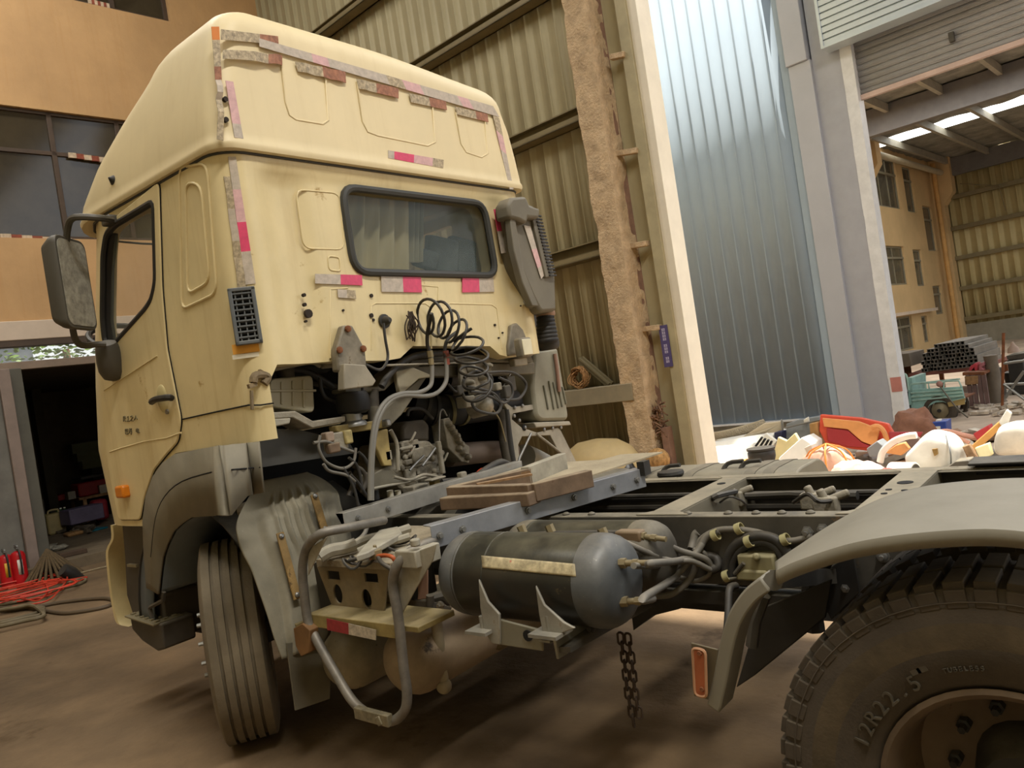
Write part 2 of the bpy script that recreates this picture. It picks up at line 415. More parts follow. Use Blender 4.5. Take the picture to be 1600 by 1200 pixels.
# hall roof, left and rear parts that only shade and bounce light
M_ROOF = mat('roof_sheet', '8d866f', .7)
b = B(); hbox(b, (-14, SY-.15, 10.4), (jx0, SY, 11)); hbox(b, (jx0, SY-.1, 8.8), (XE+.2, SY, 11)); struct(done('wall_right_upper', b, M_BEI))
b = B(); hbox(b, (-14, SY-.2, 10.9), (WX+.3, 8.2, 11.0)); struct(done('ceiling', b, M_ROOF))
b = B(); hbox(b, (-14, 8.0, 0), (WX+.3, 8.2, 11)); struct(done('wall_left', b, M_BEI))
b = B(); hbox(b, (-14.2, SY-.2, 0), (-14, 8.2, 11)); struct(done('wall_back', b, M_BEI))
# ================================================================== the truck
T = thing('tractor_truck', 'dirty cream tractor truck without trailer, bare chassis and dented sleeper cab', 'truck', (-1.2, 0, 0))
M_CAB = mat('cream_paint', 'd9c798', .42, var=.07, vscale=2.2, streak=.28, spotcol='a8894e', dust=.25, dustcol='c2b189', spots=.15, spotscale=5, coat=.1)
M_CAB.node_tree.nodes
M_ROOFP = mat('cream_fairing', 'decda4', .5, var=.05, vscale=1.5, streak=.15, spotcol='b49a64', dust=.2, dustcol='cdbd98')
M_GFEN = mat('grey_fender_plastic', '77705f', .6, var=.12, vscale=4, dust=.4, dustcol='9a9078')
M_MUD = mat('dusty_mudguard', '86806e', .7, var=.15, vscale=6, dust=.5, dustcol='a69c84', spots=.12, spotcol='c0b8a2', spotscale=60)
M_TYRE = mat('tyre_rubber', '4a4238', .85, var=.16, vscale=7, bump=.12, bscale=120, dust=.35, dustcol='6f6248')
M_TYRE2 = mat('tyre_tread_dusty', '6e6350', .88, var=.14, vscale=6, bump=.15, bscale=90)
M_CHAS = mat('chassis_dark', '4a463e', .6, var=.25, vscale=5, dust=.75, dustcol='8f8671', spots=.12, spotcol='6a5640', spotscale=9)
M_CHAS2 = mat('chassis_black', '2b2926', .55, var=.25, vscale=5, dust=.6, dustcol='777060')
M_ENG = mat('dusty_casting', '8d8676', .75, var=.2, vscale=12, dust=.55, dustcol='b4aa95', bump=.3, bscale=50)
M_ENGD = mat('oily_casting', '4b453b', .6, var=.25, vscale=9, dust=.5, dustcol='857b68')
M_GALV = mat('galvanised_channel', '918e86', .5, .25, var=.2, vscale=5, dust=.35, dustcol='a89e88', spots=.2, spotcol='8a6a48', spotscale=6)
M_BARE = mat('bare_plate', '9a9484', .65, var=.2, vscale=8, dust=.4, dustcol='b0a68e', spots=.15, spotcol='80694a', spotscale=14)
M_BLKP = mat('black_plastic', '2a2826', .5, var=.2, dust=.35, dustcol='6b6456')
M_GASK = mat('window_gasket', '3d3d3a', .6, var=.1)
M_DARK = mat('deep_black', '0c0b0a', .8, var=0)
M_HOSE = mat('black_hose', '34322f', .55, var=.15, dust=.45, dustcol='7d7463')
M_HOSE2 = mat('grey_hose', '6b675f', .6, var=.15, dust=.35)
M_TANK = mat('tank_black', '262622', .33, .1, var=.25, vscale=4, dust=.5, dustcol='85806a', spots=.14, spotcol='7a6a4c', spotscale=10)
M_TANKE = mat('tank_end_bluegrey', '55585a', .45, .15, var=.2, vscale=7, spots=.1, spotcol='a6a49a', spotscale=70, dust=.3)
M_GREYT = mat('beige_air_tank', '8f846c', .6, var=.2, vscale=5, spots=.16, spotcol='4a3f2f', spotscale=9)
M_ORNG = mat('amber_lens', 'd07818', .3, var=.1)
M_REFR = mat('tape_red', 'd2476a', .4, var=.1, vscale=30)
M_REFW = mat('tape_silver', 'b9ac9c', .4, var=.15, vscale=30)
M_REFP = mat('tape_pink', 'cfa6a4', .45, var=.12, vscale=30)
M_REFB = mat('tape_brown', '9c6a50', .6, var=.3, vscale=40)
M_REFC = mat('tape_cracked', 'b0a084', .6, var=.35, vscale=60)
M_NUT = mat('nut_metal', '9b9a92', .4, .6, var=.1)
M_FIT = mat('dusty_fitting', '8a7c5c', .55, .3, var=.2, dust=.3)
XR, YL, YR_ = -.94, 1.20, -1.03         # rear face, left and right sides of the cab
XF = 1.28
def tab(t, z):
    for (a, p), (c, q) in zip(t, t[1:]):
        if z <= c: return p+(q-p)*max(0, (z-a)/(c-a))
    return t[-1][1]
XFT = [(1.2, 1.2), (1.66, 1.26), (2.03, 1.16), (2.27, 1.08), (2.86, .84), (3.0, .80)]
FFT = [(2.93, .88), (3.04, .84), (3.2, .66), (3.37, .36), (3.5, .10), (3.56, 0), (3.66, -.12)]
def sstep(a, b, x):
    t = max(0, min(1, (x-a)/(b-a))); return t*t*(3-2*t)
def plan(x0, x1, y0, y1, rr, fx, fy, k=7, nr=40, ns=24):
    P = []
    for i in range(nr): P.append((x0, y1-rr-(y1-y0-2*rr)*i/nr))                 # rear face left -> right
    for i in range(k): a = i*pi/2/k; P.append((x0+rr-rr*cos(a), y0+rr-rr*sin(a)))
    for i in range(ns): P.append((x0+rr+(x1-fx-x0-rr)*i/ns, y0))
    for i in range(k): a = i*pi/2/k; P.append((x1-fx+fx*sin(a), y0+fy-fy*cos(a)))
    for i in range(nr): P.append((x1, y0+fy+(y1-y0-2*fy)*i/nr))
    for i in range(k): a = i*pi/2/k; P.append((x1-fx+fx*cos(a), y1-fy+fy*sin(a)))
    for i in range(ns): P.append((x1-fx-(x1-fx-x0-rr)*i/ns, y1))
    for i in range(k): a = i*pi/2/k; P.append((x0+rr-rr*sin(a), y1-rr+rr*cos(a)))
    return P
def rear_relief(y, z):                  # pressed recess of the rear wall
    d = .045*sstep(1.06, .92, y)*sstep(-.90, -.76, y)*sstep(2.9, 2.8, z)
    d -= .022*sstep(.80, .72, y)*sstep(-.74, -.66, y)*sstep(2.86, 2.8, z)
    d += .02*sstep(.62, .60, y)*0
    return d
ZLIP = 2.93
b = B(); zs = [1.2+i*(ZLIP-1.2)/46 for i in range(47)]
rs = []
for z in zs:
    r = []
    for x, y in plan(XR, tab(XFT, z), YR_, YL, .13, .62, .5):
        if abs(x-XR) < 1e-6: x += rear_relief(y, z)
        r.append((x, y, z))
    rs.append(r)
b.rings(rs)
cab = done('cab_body', b, M_CAB, T)
cs = []
c = B(); c.rings([[(x, y, z) for x, y in plan(XR+.13, tab(XFT, z)-.14, YR_+.06, YL-.06, .1, .5, .42, 4, 4, 4)] for z in (1.62, 2.0, 2.3, 2.86, 3.2)]); cs.append(c)
# under the rear wall and in front of the wheel arch
rb = [(1.12, 1.0), (1.12, 1.86), (1.07, 1.935), (.72, 1.925), (.38, 1.90), (.28, 1.905), (.17, 1.965), (-.48, 1.92), (-.56, 1.86), (-.66, 1.835), (-1.3, 1.84), (-1.3, 1.0)]
c = B(); c.prism([(XR-.3, y, z) for y, z in rb], (.75, 0, 0)); cs.append(c)
def sidepts(pts, Y): return [A(x, y, Y=Y) for x, y in pts]
arch = [A(*p, Y=YL) for p in ((404, 690), (340, 697), (275, 708), (255, 722), (240, 742), (228, 775), (222, 812))]
c = B(); c.prism([Vector((-1.4, 2, arch[0].z))]+[Vector((p.x, 2, p.z)) for p in arch]+[Vector((arch[-1].x, 2, 1.0)), Vector((-1.4, 2, 1.0))], (0, -4, 0)); cs.append(c)
# windows
WIN = [(243, 314), (246, 440), (240, 468), (231, 482), (178, 541), (166, 537), (162, 500), (163, 400), (168, 366), (180, 352)]
wl = rounded(sidepts(WIN, YL), .04, 3)
c = B(); c.prism([Vector((p.x, YL+.2, p.z)) for p in wl], (0, -.5, 0)); cs.append(c)
c = B(); c.prism([Vector((p.x, YR_-.2, p.z)) for p in wl], (0, .5, 0)); cs.append(c)
c = B(); c.box((.45, YR_+.2, 2.0), (2, YL-.2, 3.2)); cs.append(c)
RWIN = rounded([A(536, 290, X=XR), A(557, 424, X=XR), A(779, 430, X=XR), A(759, 317, X=XR)], .10, 5)
c = B(); c.prism([Vector((XR-.2, p.y, p.z)) for p in RWIN], (.6, 0, 0)); cs.append(c)
cut(cab, cs)
# pressed outlines on the rear and side walls, all one piece with the body sheet
def outline(name, pts, r, m, parent, closed=True, rad=.05, off=(-.004, 0, 0), k=4):
    P = rounded(pts, rad, k) if closed else pts
    b = B(); b.tube([Vector(p)+Vector(off) for p in P], r, 6, closed=closed, flat=.6); return done(name, b, m, parent, sharp=80)
XI = XR+.024
def addline(par, pts, r, closed=True, rad=.05):
    P = rounded(pts, rad, 4) if closed else [Vector(p) for p in pts]
    bb = B(); bb.tube(P, r, 6, closed=closed); done('pressed_groove', bb, par.data.materials[0], par, sharp=80)
for q in ([(462, 296), (530, 302), (538, 390), (474, 388)],):
    addline(cab, [A(*p, X=XI) for p in q], .005)
addline(cab, [A(*p, X=XI) for p in ((512, 400), (530, 402), (532, 424), (514, 422))], .006, True, .02)
for q in (((580, 548), (580, 478), (586, 474), (664, 474), (672, 480), (674, 545)), ((694, 540), (696, 482), (702, 474), (768, 476), (776, 482), (784, 545)), ((516, 560), (516, 452), (543, 450)), ((640, 444), (684, 448), (684, 470))):
    addline(cab, [A(*p, X=XI) for p in q], .005, False)
for q in (((280, 262), (323, 255), (339, 458), (284, 484)), ((290, 285), (314, 288), (328, 440), (293, 460))):
    addline(cab, [A(*p, Y=YL+.001) for p in q], .008, True, .06)
# horizontal body seams
sm = B(); sm.tube(sidepts([(250, 660), (286, 655), (340, 643), (388, 633)], YL+.001), .004, 6); sm.tube([A(388, 633, Y=YL+.001), Vector((XR+.03, YL-.03, 1.76)), Vector((XR-.001, 1.12, 1.76))], .004, 6)
done('panel_seam', sm, M_DARK, cab)
# door
DOOR = [(170, 352), (182, 340), (251, 284), (256, 450), (264, 545), (286, 655), (281, 690), (262, 711), (243, 735), (228, 778), (222, 812), (188, 812), (168, 706), (160, 610), (157, 500), (160, 400)]
dl = rounded(sidepts(DOOR, YL), .035, 3)
b = B(); b.prism([Vector((p.x, YL-.01, p.z)) for p in dl], (0, .024, 0)); door = done('cab_door', b, M_CAB, T)
c = B(); c.prism([Vector((p.x, YL+.2, p.z)) for p in wl], (0, -.5, 0)); cut(door, [c])
md = door.modifiers.new('edges', 'BEVEL'); md.width = .008; md.segments = 2; md.limit_method = 'ANGLE'
b = B(); b.tube([Vector((p.x, YL+.004, p.z)) for p in dl], .0035, 6, closed=True); done('door_gap', b, M_DARK, door)
b = B(); b.tube([Vector((p.x, YL+.004, p.z)) for p in wl], .018, 8, closed=True); done('window_seal', b, M_BLKP, door)
b = B(); s_ = sidepts([(163, 372), (168, 540)], YL)
b.tube([A(176, 362, Y=YL-.03), A(170, 420, Y=YL-.03), A(169, 500, Y=YL-.03), A(174, 538, Y=YL-.03)], .03, 8); done('window_channel', b, M_BLKP, door)
b = B(); b.prism([Vector((p.x, YL-.028, p.z)) for p in wl], (0, -.004, 0)); done('window_glass', b, mat('side_glass', 'cfd4c8', .04, var=0, alpha=.10), door)
# diagonal crease and lower swage of the door
b = B(); b.tube(sidepts([(163, 610), (205, 583), (246, 556)], YL+.014), .006, 6, flat=.5); b.tube(sidepts([(172, 706), (190, 700), (225, 690), (262, 684), (283, 676)], YL+.013), .005, 6)
done('swage_line', b, M_CAB, door, sharp=80)
# grip recess and handle, key lock, hand lettering
hp = A(254, 623, Y=YL+.015)
b = B(); b.ball(hp, 1, 14, 8, sc=(.055, .010, .075)); rc = done('handle_recess', b, mat('recess_paint', 'c4b483', .5), door)
b = B(); b.tube([A(237, 628, Y=YL+.03), A(243, 624, Y=YL+.05), A(262, 621, Y=YL+.05), A(268, 622, Y=YL+.03)], .017, 8, k=3); done('door_handle', b, M_BLKP, door)
b = B(); q = A(263, 643, Y=YL+.012); b.cyl(q, q+Vector((0, .012, 0)), .013, n=12); done('key_lock', b, M_STEEL, door)
M_INK = mat('marker_ink', '736a50', .7, var=0)
def strokes(b, px, py, s, lines, Y):
    for ln in lines:
        b.tube([A(px+x*s, py+y*s, Y=Y) for x, y in ln], .0035, 5)
G_R = [[(0, 10), (0, 0), (4, 0), (5, 3), (0, 5), (5, 10)]]
G_1 = [[(0, 2), (2, 0), (2, 10)], [(-1, 10), (5, 10)]]
G_2 = [[(0, 2), (3, 0), (5, 2), (0, 10), (6, 10)]]
G_REN = [[(3, 0), (2, 5), (0, 9)], [(3, 3), (6, 8)]]
G_EN = [[(0, 0), (5, 0), (5, 5), (0, 5), (0, 0)], [(2.5, 0), (2.5, 5)], [(0, 7), (1, 10), (5, 10), (6, 8)]]
G_YU = [[(0, 0), (5, 0), (4, 3), (0, 3), (0, 9)], [(5, 3), (5, 9)], [(1, 5), (4, 5)], [(2, 9), (5, 11)]]
G_DIAN = [[(0, 2), (5, 2), (5, 7), (0, 7), (0, 2)], [(0, 4.5), (5, 4.5)], [(2.5, 0), (2.5, 9), (4, 10), (7, 9)]]
b = B()
for g, x in ((G_R, 193), (G_1, 199), (G_2, 204), (G_REN, 210)): strokes(b, x, 651-(x-193)*.1, .75, g, YL+.0155)
for g, x in ((G_EN, 196), (G_YU, 202), (G_DIAN, 213)): strokes(b, x, 671-(x-193)*.1, .75, g, YL+.0155)
done('hand_lettering', b, M_INK, door)
# amber marker lamps
b = B(); b.obox(A(192, 768, Y=YL+.03), (.05, 0, 0), (0, .025, 0), (0, 0, .035)); done('marker_lamp', b, M_ORNG, T, bevel=.012)
b = B(); b.tube([A(171, 708, Y=YL-.05), A(174, 735, Y=YL-.05), A(181, 768, Y=YL-.06)], .03, 8); done('marker_lamp', b, mat('amber_dark', 'b0601c', .35), T)
# roof fairing
def fplan(z):
    t = (z-ZLIP)/(3.66-ZLIP)
    xf = tab(FFT, z)
    tap = .165*t**1.6
    return XR-.035+.02*t, xf, YR_-.02+tap*.75, YL+.02-tap
b = B(); rs = []
zz = [ZLIP, ZLIP+.004, ZLIP+.02, ZLIP+.035, ZLIP+.05]+[ZLIP+.05+i*(3.53-ZLIP-.05)/16 for i in range(1, 17)]+[3.56, 3.59, 3.615, 3.635, 3.648, 3.655]
for i, z in enumerate(zz):
    x0, x1, y0, y1 = fplan(z); e = 0
    if i == 0: e = -.03
    if i in (2, 3): e = .006
    sh = max(0, z-3.53); ins = .13-math.sqrt(max(0, .13**2-(sh)**2)) if sh > 0 else 0
    x0 -= e-ins; x1 += e-ins; y0 -= e-ins; y1 += e-ins
    rr = .11
    rs.append([(x, y, z-.055*sstep(.2, -1.0, y)*sstep(3.3, 3.5, z)) for x, y in plan(x0, x1, y0, y1, rr, min(.5, (x1-x0)*.45), .42, 7, 30, 14)])
b.rings(rs); fair = done('roof_fairing', b, M_ROOFP, T)
c = B(); c.box((-.6, YR_+.2, 2.5), (.2, YL-.18, 3.2)); c2 = B(); c2.box((.15, YR_+.2, 2.5), (2, YL-.18, 3.10)); cut(fair, [c, c2])
XFf = XR-.028
for q in (((440, 96), (446, 160), (452, 180), (462, 187), (504, 194), (513, 188), (508, 112)), ((558, 128), (566, 190), (574, 206), (590, 212), (668, 228), (680, 222), (676, 168)), ((712, 176), (720, 225), (728, 238), (752, 246), (762, 240), (758, 190))):
    addline(fair, [A(*p, X=XFf) for p in q], .006, False)
addline(fair, [A(217, 240, Y=YL-.04), A(240, 205, Y=YL-.06), A(265, 178, Y=YL-.08)], .012, False)
b = B(); b.tube([Vector((x, y, ZLIP-.004)) for x, y in plan(XR-.004, .86, YR_, YL, .13, .62, .5, 5, 10, 6)], .007, 6, closed=True); done('roof_seal', b, M_GASK, T)
b = B(); q = A(190, 281, Y=YL-.02); b.lathe(q+Vector((.06, -.03, 0)), (-.5, 1, .1), [(0, .05), (.05, .035), (.1, .004)], 10); done('roof_hook', b, M_BLKP, T)
b = B(); q = A(188, 237, Y=YL-.1); b.ball(q, .05, 10, 6, sc=(1.2, .8, .6)); done('roof_lamp', b, M_STEEL, T)
# rear window
b = B(); b.tube([Vector((XR+.018, p.y, p.z)) for p in RWIN], .022, 8, closed=True); rw = done('rear_window', b, M_GASK, T)
b = B(); b.prism([Vector((XR+.045, p.y, p.z)) for p in RWIN], (.005, 0, 0)); done('window_glass', b, mat('rear_glass', '4a5450', .06, var=0, alpha=.32, spec=.3), rw)
def curt(u, v):
    p = A(545+u*95, 285+v*150, X=XR+.16); return Vector((XR+.16+.025*sin(u*26)+.012*sin(u*47+v*5), p.y, p.z))
b = B(); b.grid(curt, 60, 8); done('curtain', b, mat('curtain_cloth', 'e0d3a4', .9, var=.1), rw, sharp=180)
b = B(); b.grid(lambda u, v: Vector((XR+.17+.02*sin(u*18), A(640+u*20, 300+v*120, X=XR+.17).y, A(640+u*20, 300+v*110, X=XR+.17).z)), 14, 4); done('curtain', b, mat('curtain_edge', 'a9a386', .9), rw, sharp=180)
b = B()
for px, py, w, h in ((690, 400, .10, .12), (722, 405, .08, .14), (665, 405, .06, .06)):
    q = A(px, py, X=XR+.22); b.obox(q, (.03, .01, .01), (.02, w, .02), (.0, -.03, h))
done('cab_clutter', b, mat('clutter_grey', '6d7470', .8, var=.3), rw, bevel=.02)
# dark cab interior and steering wheel, seat
b = B(); b.box((-.2, YR_+.06, 1.58), (.95, YL-.12, 1.66)); done('cab_floor', b, M_DARK, T)
b = B(); q = A(196, 528, Y=.75); b.ring(q, (-.5, .05, .86), [(.02*cos(i*pi/4), .22+.02*sin(i*pi/4)) for i in range(8)], 26); b.cyl(q, q+Vector((.25, 0, -.4)), .03); b.beam(q+Vector((0, -.2, 0)), q+Vector((0, .2, 0)), .03, .03)
done('steering_wheel', b, M_BLKP, T)
b = B(); b.box((-.25, .3, 1.66), (.25, .85, 2.0)); b.box((-.38, .3, 1.9), (-.22, .85, 2.42)); b.box((-.36, .42, 2.42), (-.25, .72, 2.55)); done('driver_seat', b, mat('seat_cloth', '3a3a38', .9), T, bevel=.04)
b = B(); b.box((.42, YR_+.15, 1.66), (.95, YL-.15, 2.08)); done('dashboard', b, mat('dash', '55544c', .7), T, bevel=.05)
# side vent, orange sticker
def slatbox(name, c0, w, h, d, n, m, parent, ax, ay, az):
    ax, ay, az = Vector(ax), Vector(ay), Vector(az); b = B(); t = .018
    for s in (-1, 1):
        b.obox(c0+ax*(s*(w/2-t/2)), ax*t/2, ay*d/2, az*h/2); b.obox(c0+az*(s*(h/2-t/2)), ax*w/2, ay*d/2, az*t/2)
    o = done(name, b, m, parent, bevel=.004); s2 = B(); s2.obox(c0-ay*d*.35, ax*w/2, ay*d*.1, az*h/2)
    done('vent_back', s2, M_DARK, o); s3 = B()
    for i in range(n):
        z = -h/2+t+(i+.5)*(h-2*t)/n; s3.obox(c0+az*z+ay*d*.1, ax*(w/2-t), ay*d*.28+az*.004, az*.0035)
    for x in (-.25, 0, .25): s3.obox(c0+ax*w*x, ax*.003, ay*d*.3, az*(h/2-t))
    done('vent_slat', s3, m, o); return o
RC = .13
def cabhit(px, py, eps=.004):           # sight line met with the rounded rear left corner, else the rear face
    d = ray(px, py); cx, cyy = XR+RC, YL-RC; ox, oy = CAMP.x-cx, CAMP.y-cyy; r = RC+eps
    a_ = d.x**2+d.y**2; b_ = 2*(ox*d.x+oy*d.y); c_ = ox*ox+oy*oy-r*r; disc = b_*b_-4*a_*c_
    if disc > 0:
        p = CAMP+d*((-b_-math.sqrt(disc))/(2*a_))
        if p.x <= cx and p.y >= cyy: return p
    p = A(px, py, X=XR-eps)
    return p
vc = cabhit(383, 494, .018)
M_VENT = mat('vent_grey', '5c5f60', .55, var=.1, dust=.3)
VN = Vector((-.86, .51, 0)); VT = Vector((-.51, -.86, 0))
slatbox('side_vent', vc, .118, .26, .05, 9, M_VENT, T, VT, VN, (0, 0, 1))
b = B(); q = cabhit(384, 544, .012); b.obox(q, VT*.058, VN*.004, Vector((0, 0, .022))); done('warning_sticker', b, mat('sticker_orange', 'd99a3a', .6), T)
b = B(); q = cabhit(384, 556, .012); b.obox(q, VT*.058, VN*.004, Vector((0, 0, .010))); done('warning_sticker', b, mat('sticker_white', 'd8cfb8', .6), T)
# reflective tape: quads given by their pixel outline on the rear face, split in coloured stretches
TM = [M_REFR, M_REFW, M_REFP, M_REFB, M_REFC, M_ORNG]
def tape(q, seq, X, parent=T, wav=0.0):
    P = [cabhit(*p) for p in q] if X is None else [A(*p, X=X) for p in q]             # start-top, start-bottom, end-bottom, end-top
    b = B(); n = len(seq); tot = sum(w for _, w in seq); a = 0
    for c_, w in seq:
        b.mi = c_; u0, u1 = a/tot, (a+w)/tot; a += w
        k = 3
        for i in range(k):
            s0, s1 = u0+(u1-u0)*i/k, u0+(u1-u0)*(i+1)/k
            o0 = Vector((-wav*sin(s0*9)**2, 0, 0)); o1 = Vector((-wav*sin(s1*9)**2, 0, 0))
            qd = [P[0].lerp(P[3], s0)+o0, P[1].lerp(P[2], s0)+o0, P[1].lerp(P[2], s1)+o1, P[0].lerp(P[3], s1)+o1]
            b.rings([qd, [p+Vector((-.003, 0, 0)) for p in qd]])
    return done('reflective_strip', b, TM, parent)
XT = XR-.02
tape([(330, 42), (342, 42), (346, 125), (336, 125)], [(5, 1), (4, 2), (3, 1)], XFf-.004)
tape([(336, 125), (345, 125), (348, 220), (338, 218)], [(1, 1), (4, 2)], XFf-.005, wav=.02)
tape([(352, 126), (364, 128), (380, 217), (366, 215)], [(2, 3), (1, 1)], XFf-.004)
tape([(345, 46), (345, 62), (435, 70), (434, 57)], [(4, 2), (3, 1)], XFf-.004)
tape([(348, 78), (348, 92), (440, 103), (440, 88)], [(4, 3), (3, 1)], XFf-.004, wav=.02)
tape([(404, 60), (405, 73), (780, 183), (770, 166)], [(1, 1.5), (2, .5), (1, 2), (4, .6), (2, .7), (1, 1.6), (2, .5), (1, 1.2)], XFf-.005)
tape([(461, 97), (465, 112), (540, 130), (539, 113)], [(4, 1), (3, 1)], XFf-.004, wav=.01)
tape([(557, 124), (560, 139), (622, 154), (622, 139)], [(4, 1), (3, 1.3)], XFf-.004, wav=.01)
tape([(639, 146), (642, 160), (698, 172), (696, 158)], [(4, 1), (3, .9)], XFf-.004)
tape([(711, 167), (714, 179), (763, 191), (761, 178)], [(4, 1.6), (3, 1)], XFf-.004)
tape([(606, 235), (606, 247), (692, 263), (693, 250)], [(1, .3), (0, 1), (2, 1), (4, .6)], XFf-.004)
tape([(768, 172), (780, 186), (802, 296), (796, 296)], [(4, 1), (2, 1), (1, 2)], XFf-.003)
tape([(356, 245), (368, 245), (399, 443), (383, 445)], [(1, 1), (2, 1), (0, .9), (1, 1)], None)
tape([(349, 276), (359, 276), (384, 453), (371, 453)], [(4, 1), (1, 1), (4, 1.5)], None, wav=.006)
tape([(492, 428), (492, 443), (566, 446), (565, 430)], [(1, 1), (0, .9)], XR+.017)
tape([(527, 452), (528, 465), (556, 467), (555, 454)], [(1, 1), (4, 1)], XR+.017)
tape([(595, 430), (596, 456), (659, 457), (657, 430)], [(1, 1), (0, .9)], XR+.017)
tape([(722, 431), (722, 457), (772, 456), (770, 431)], [(0, 1), (1, .9)], XR+.017)
tape([(771, 327), (778, 327), (790, 395), (783, 396)], [(0, 1), (1, 1)], XT+.02)
# holes and bolts in the rear wall
for px, py, r in ((482, 490, .022), (475, 461, .009), (476, 476, .009), (478, 502, .006), (580, 462, .010), (580, 493, .012), (583, 500, .008), (352, 155, .012), (353, 187, .012), (536, 485, .006), (600, 505, .0), (648, 505, 0), (773, 508, .008), (813, 478, .006), (818, 491, .006), (785, 520, .006), (779, 528, .006), (604, 286, .008)):
    if r:
        q = A(px, py, X=(XFf-.002 if py < 200 else XR+.02)); b = B(); b.cyl(q+Vector((.01, 0, 0)), q-Vector((.006, 0, 0)), r, n=10); done('bolt_hole', b, mat('rusty_black', '2e241b', .8, var=.2), T)
b = B(); q = A(600, 502, X=XR+.02); b.lathe(q, (-1, 0, 0), [(0, .04), (.01, .038), (.012, .026), (.035, .022), (.05, .012)], 14); sk = done('cable_socket', b, M_HOSE, T)
b = B(); b.tube([A(599, 505, X=XR-.03), A(602, 530, X=XR-.03), A(606, 555, X=XR-.02), A(602, 570, X=XR-.03), A(592, 578, X=XR-.03), A(572, 570, X=XR-.02)], .008, 6, k=5); done('socket_cable', b, M_HOSE, sk)
b = B(); random.seed(3)
for i in range(16):
    p = A(640+random.uniform(-5, 5), 490+random.uniform(-4, 4), X=XR-.01); q = A(642+random.uniform(-7, 8), 522+random.uniform(-8, 12), X=XR-.02)
    b.tube([p, (p+q)/2+Vector((-.03*random.random(), random.uniform(-.04, .04), 0)), q], .004, 5, k=4)
done('wire_tangle', b, mat('burnt_wire', '3a2c1e', .8, var=.3), T)
# mirrors
M_MIRB = mat('mirror_housing', '4d4941', .5, var=.1, dust=.2)
mc = A(112, 444, Y=1.48)
b = B(); ax = Vector((-.62, .78, 0)); ay = Vector((-.78, -.62, 0)); az = Vector((.0, 0, 1))
hw2, hh = .135, .235
oc = rrect(hw2*2, hh*2, .045, 4)
prof = [(-.075, .55), (-.06, .85), (-.02, .97), (.0, 1.0), (.022, 1.0), (.026, .985)]
# mirror faces back towards the driver
nrm = ay
b.rings([[mc+ax*(x*s)+az*(y*s)+nrm*d for x, y in oc] for d, s in prof]); mr = done('wing_mirror', b, M_MIRB, T)
b = B(); b.rings([[mc+ax*(x*.9)+az*(y*.93)+nrm*d for x, y in oc] for d in (.024, .029)]); done('mirror_glass', b, mat('dusty_mirror', 'a39f92', .45, .25, var=.3, vscale=25, spots=.2, spotcol='6f6a60', spotscale=60), mr)
b = B(); b.tube([A(176, 344, Y=YL+.02), A(160, 341, Y=1.36), A(128, 339, Y=1.45), A(112, 342, Y=1.48), A(106, 356, Y=1.48), A(103, 385, Y=1.48), A(101, 400, Y=1.48)], .017, 8, k=5); done('mirror_arm', b, M_MIRB, mr)
b = B(); b.tube([A(113, 492, Y=1.48), A(114, 515, Y=1.48), A(119, 532, Y=1.46), A(130, 540, Y=1.42), A(152, 538, Y=1.34), A(166, 538, Y=YL+.1)], .017, 8, k=5)
done('mirror_arm', b, M_MIRB, mr)
b = B(); b.obox(A(172, 345, Y=YL+.03), (.045, 0, 0), (0, .03, 0), (0, 0, .025)); done('mirror_mount', b, M_MIRB, mr, bevel=.01)
b = B(); p, q = A(165, 538, Y=YL+.09), A(176, 585, Y=YL+.05)
b.lathe(A(166, 536, Y=YL+.07), q-p, [(0, .05), (.03, .062), (.1, .07), (.16, .07), (.2, .055), (.22, .02)], 14); done('mirror_mount', b, M_MIRB, mr)
# wheel arch fender
M = M_GFEN
f0 = [(405, 690), (396, 691), (386, 692), (376, 693), (364, 694), (350, 696), (320, 700), (275, 709), (255, 723), (240, 744), (229, 775), (224, 815), (226, 870), (230, 918)]
f1 = [(413, 769), (404, 771), (395, 773), (386, 775), (375, 788), (361, 805), (330, 806), (300, 808), (285, 818), (272, 830), (262, 850), (255, 870), (251, 900), (248, 928)]
def fhit(x, y): return cabhit(x, y, .02) if x > 345 else A(x, y, Y=YL+.02)
def dense(L, k=4):
    o = [(a[0]+(c[0]-a[0])*i/k, a[1]+(c[1]-a[1])*i/k) for a, c in zip(L, L[1:]) for i in range(k)]; return o+[L[-1]]
b = B(); p0 = [fhit(*p) for p in dense(f0)]; p1 = [fhit(*p) for p in dense(f1)]
def strip(b, P, Q, off):
    n = len(P); o = Vector(off)
    for i in range(n-1):
        b.poly([P[i], P[i+1], Q[i+1], Q[i]])
P = p0; Q = p1
inner = lambda L, d: [p-Vector((0, d, 0)) for p in L]
b.rings([P, Q], closed=False)
fen = done('wheel_arch', b, M, T, solid=.012)
b = B(); mid = [(352, 735), (330, 738), (285, 752), (258, 775), (243, 810), (236, 870)]
b.tube([cabhit(x, y, .025) for x, y in ((407, 730), (396, 731), (385, 732), (374, 733), (362, 734))]+[A(*p, Y=YL+.024) for p in mid], .004, 6, k=3); done('panel_seam', b, M_DARK, fen)
# rear face of the fender corner (under the cab rear corner)
b = B(); b.prism([A(x, y, X=-.74) for x, y in ((403, 668), (470, 672), (545, 690), (556, 708), (500, 716), (404, 731))], (.02, 0, 0)); done('inner_panel', b, mat('inner_panel_grey', '4d4c48', .6, var=.12), T)
b = B(); LI = smooth_path([Vector((p.x, YL+.005, p.z)) for p in p1[28:]], 1); b.rings([[p+Vector((0, dy, 0)) for p in LI] for dy in (0, -.2, -.45)], closed=False); done('arch_liner', b, mat('liner_sky_tint', '5a6062', .6), T, solid=.008)  # blue grey carries the sky light falling on the liner
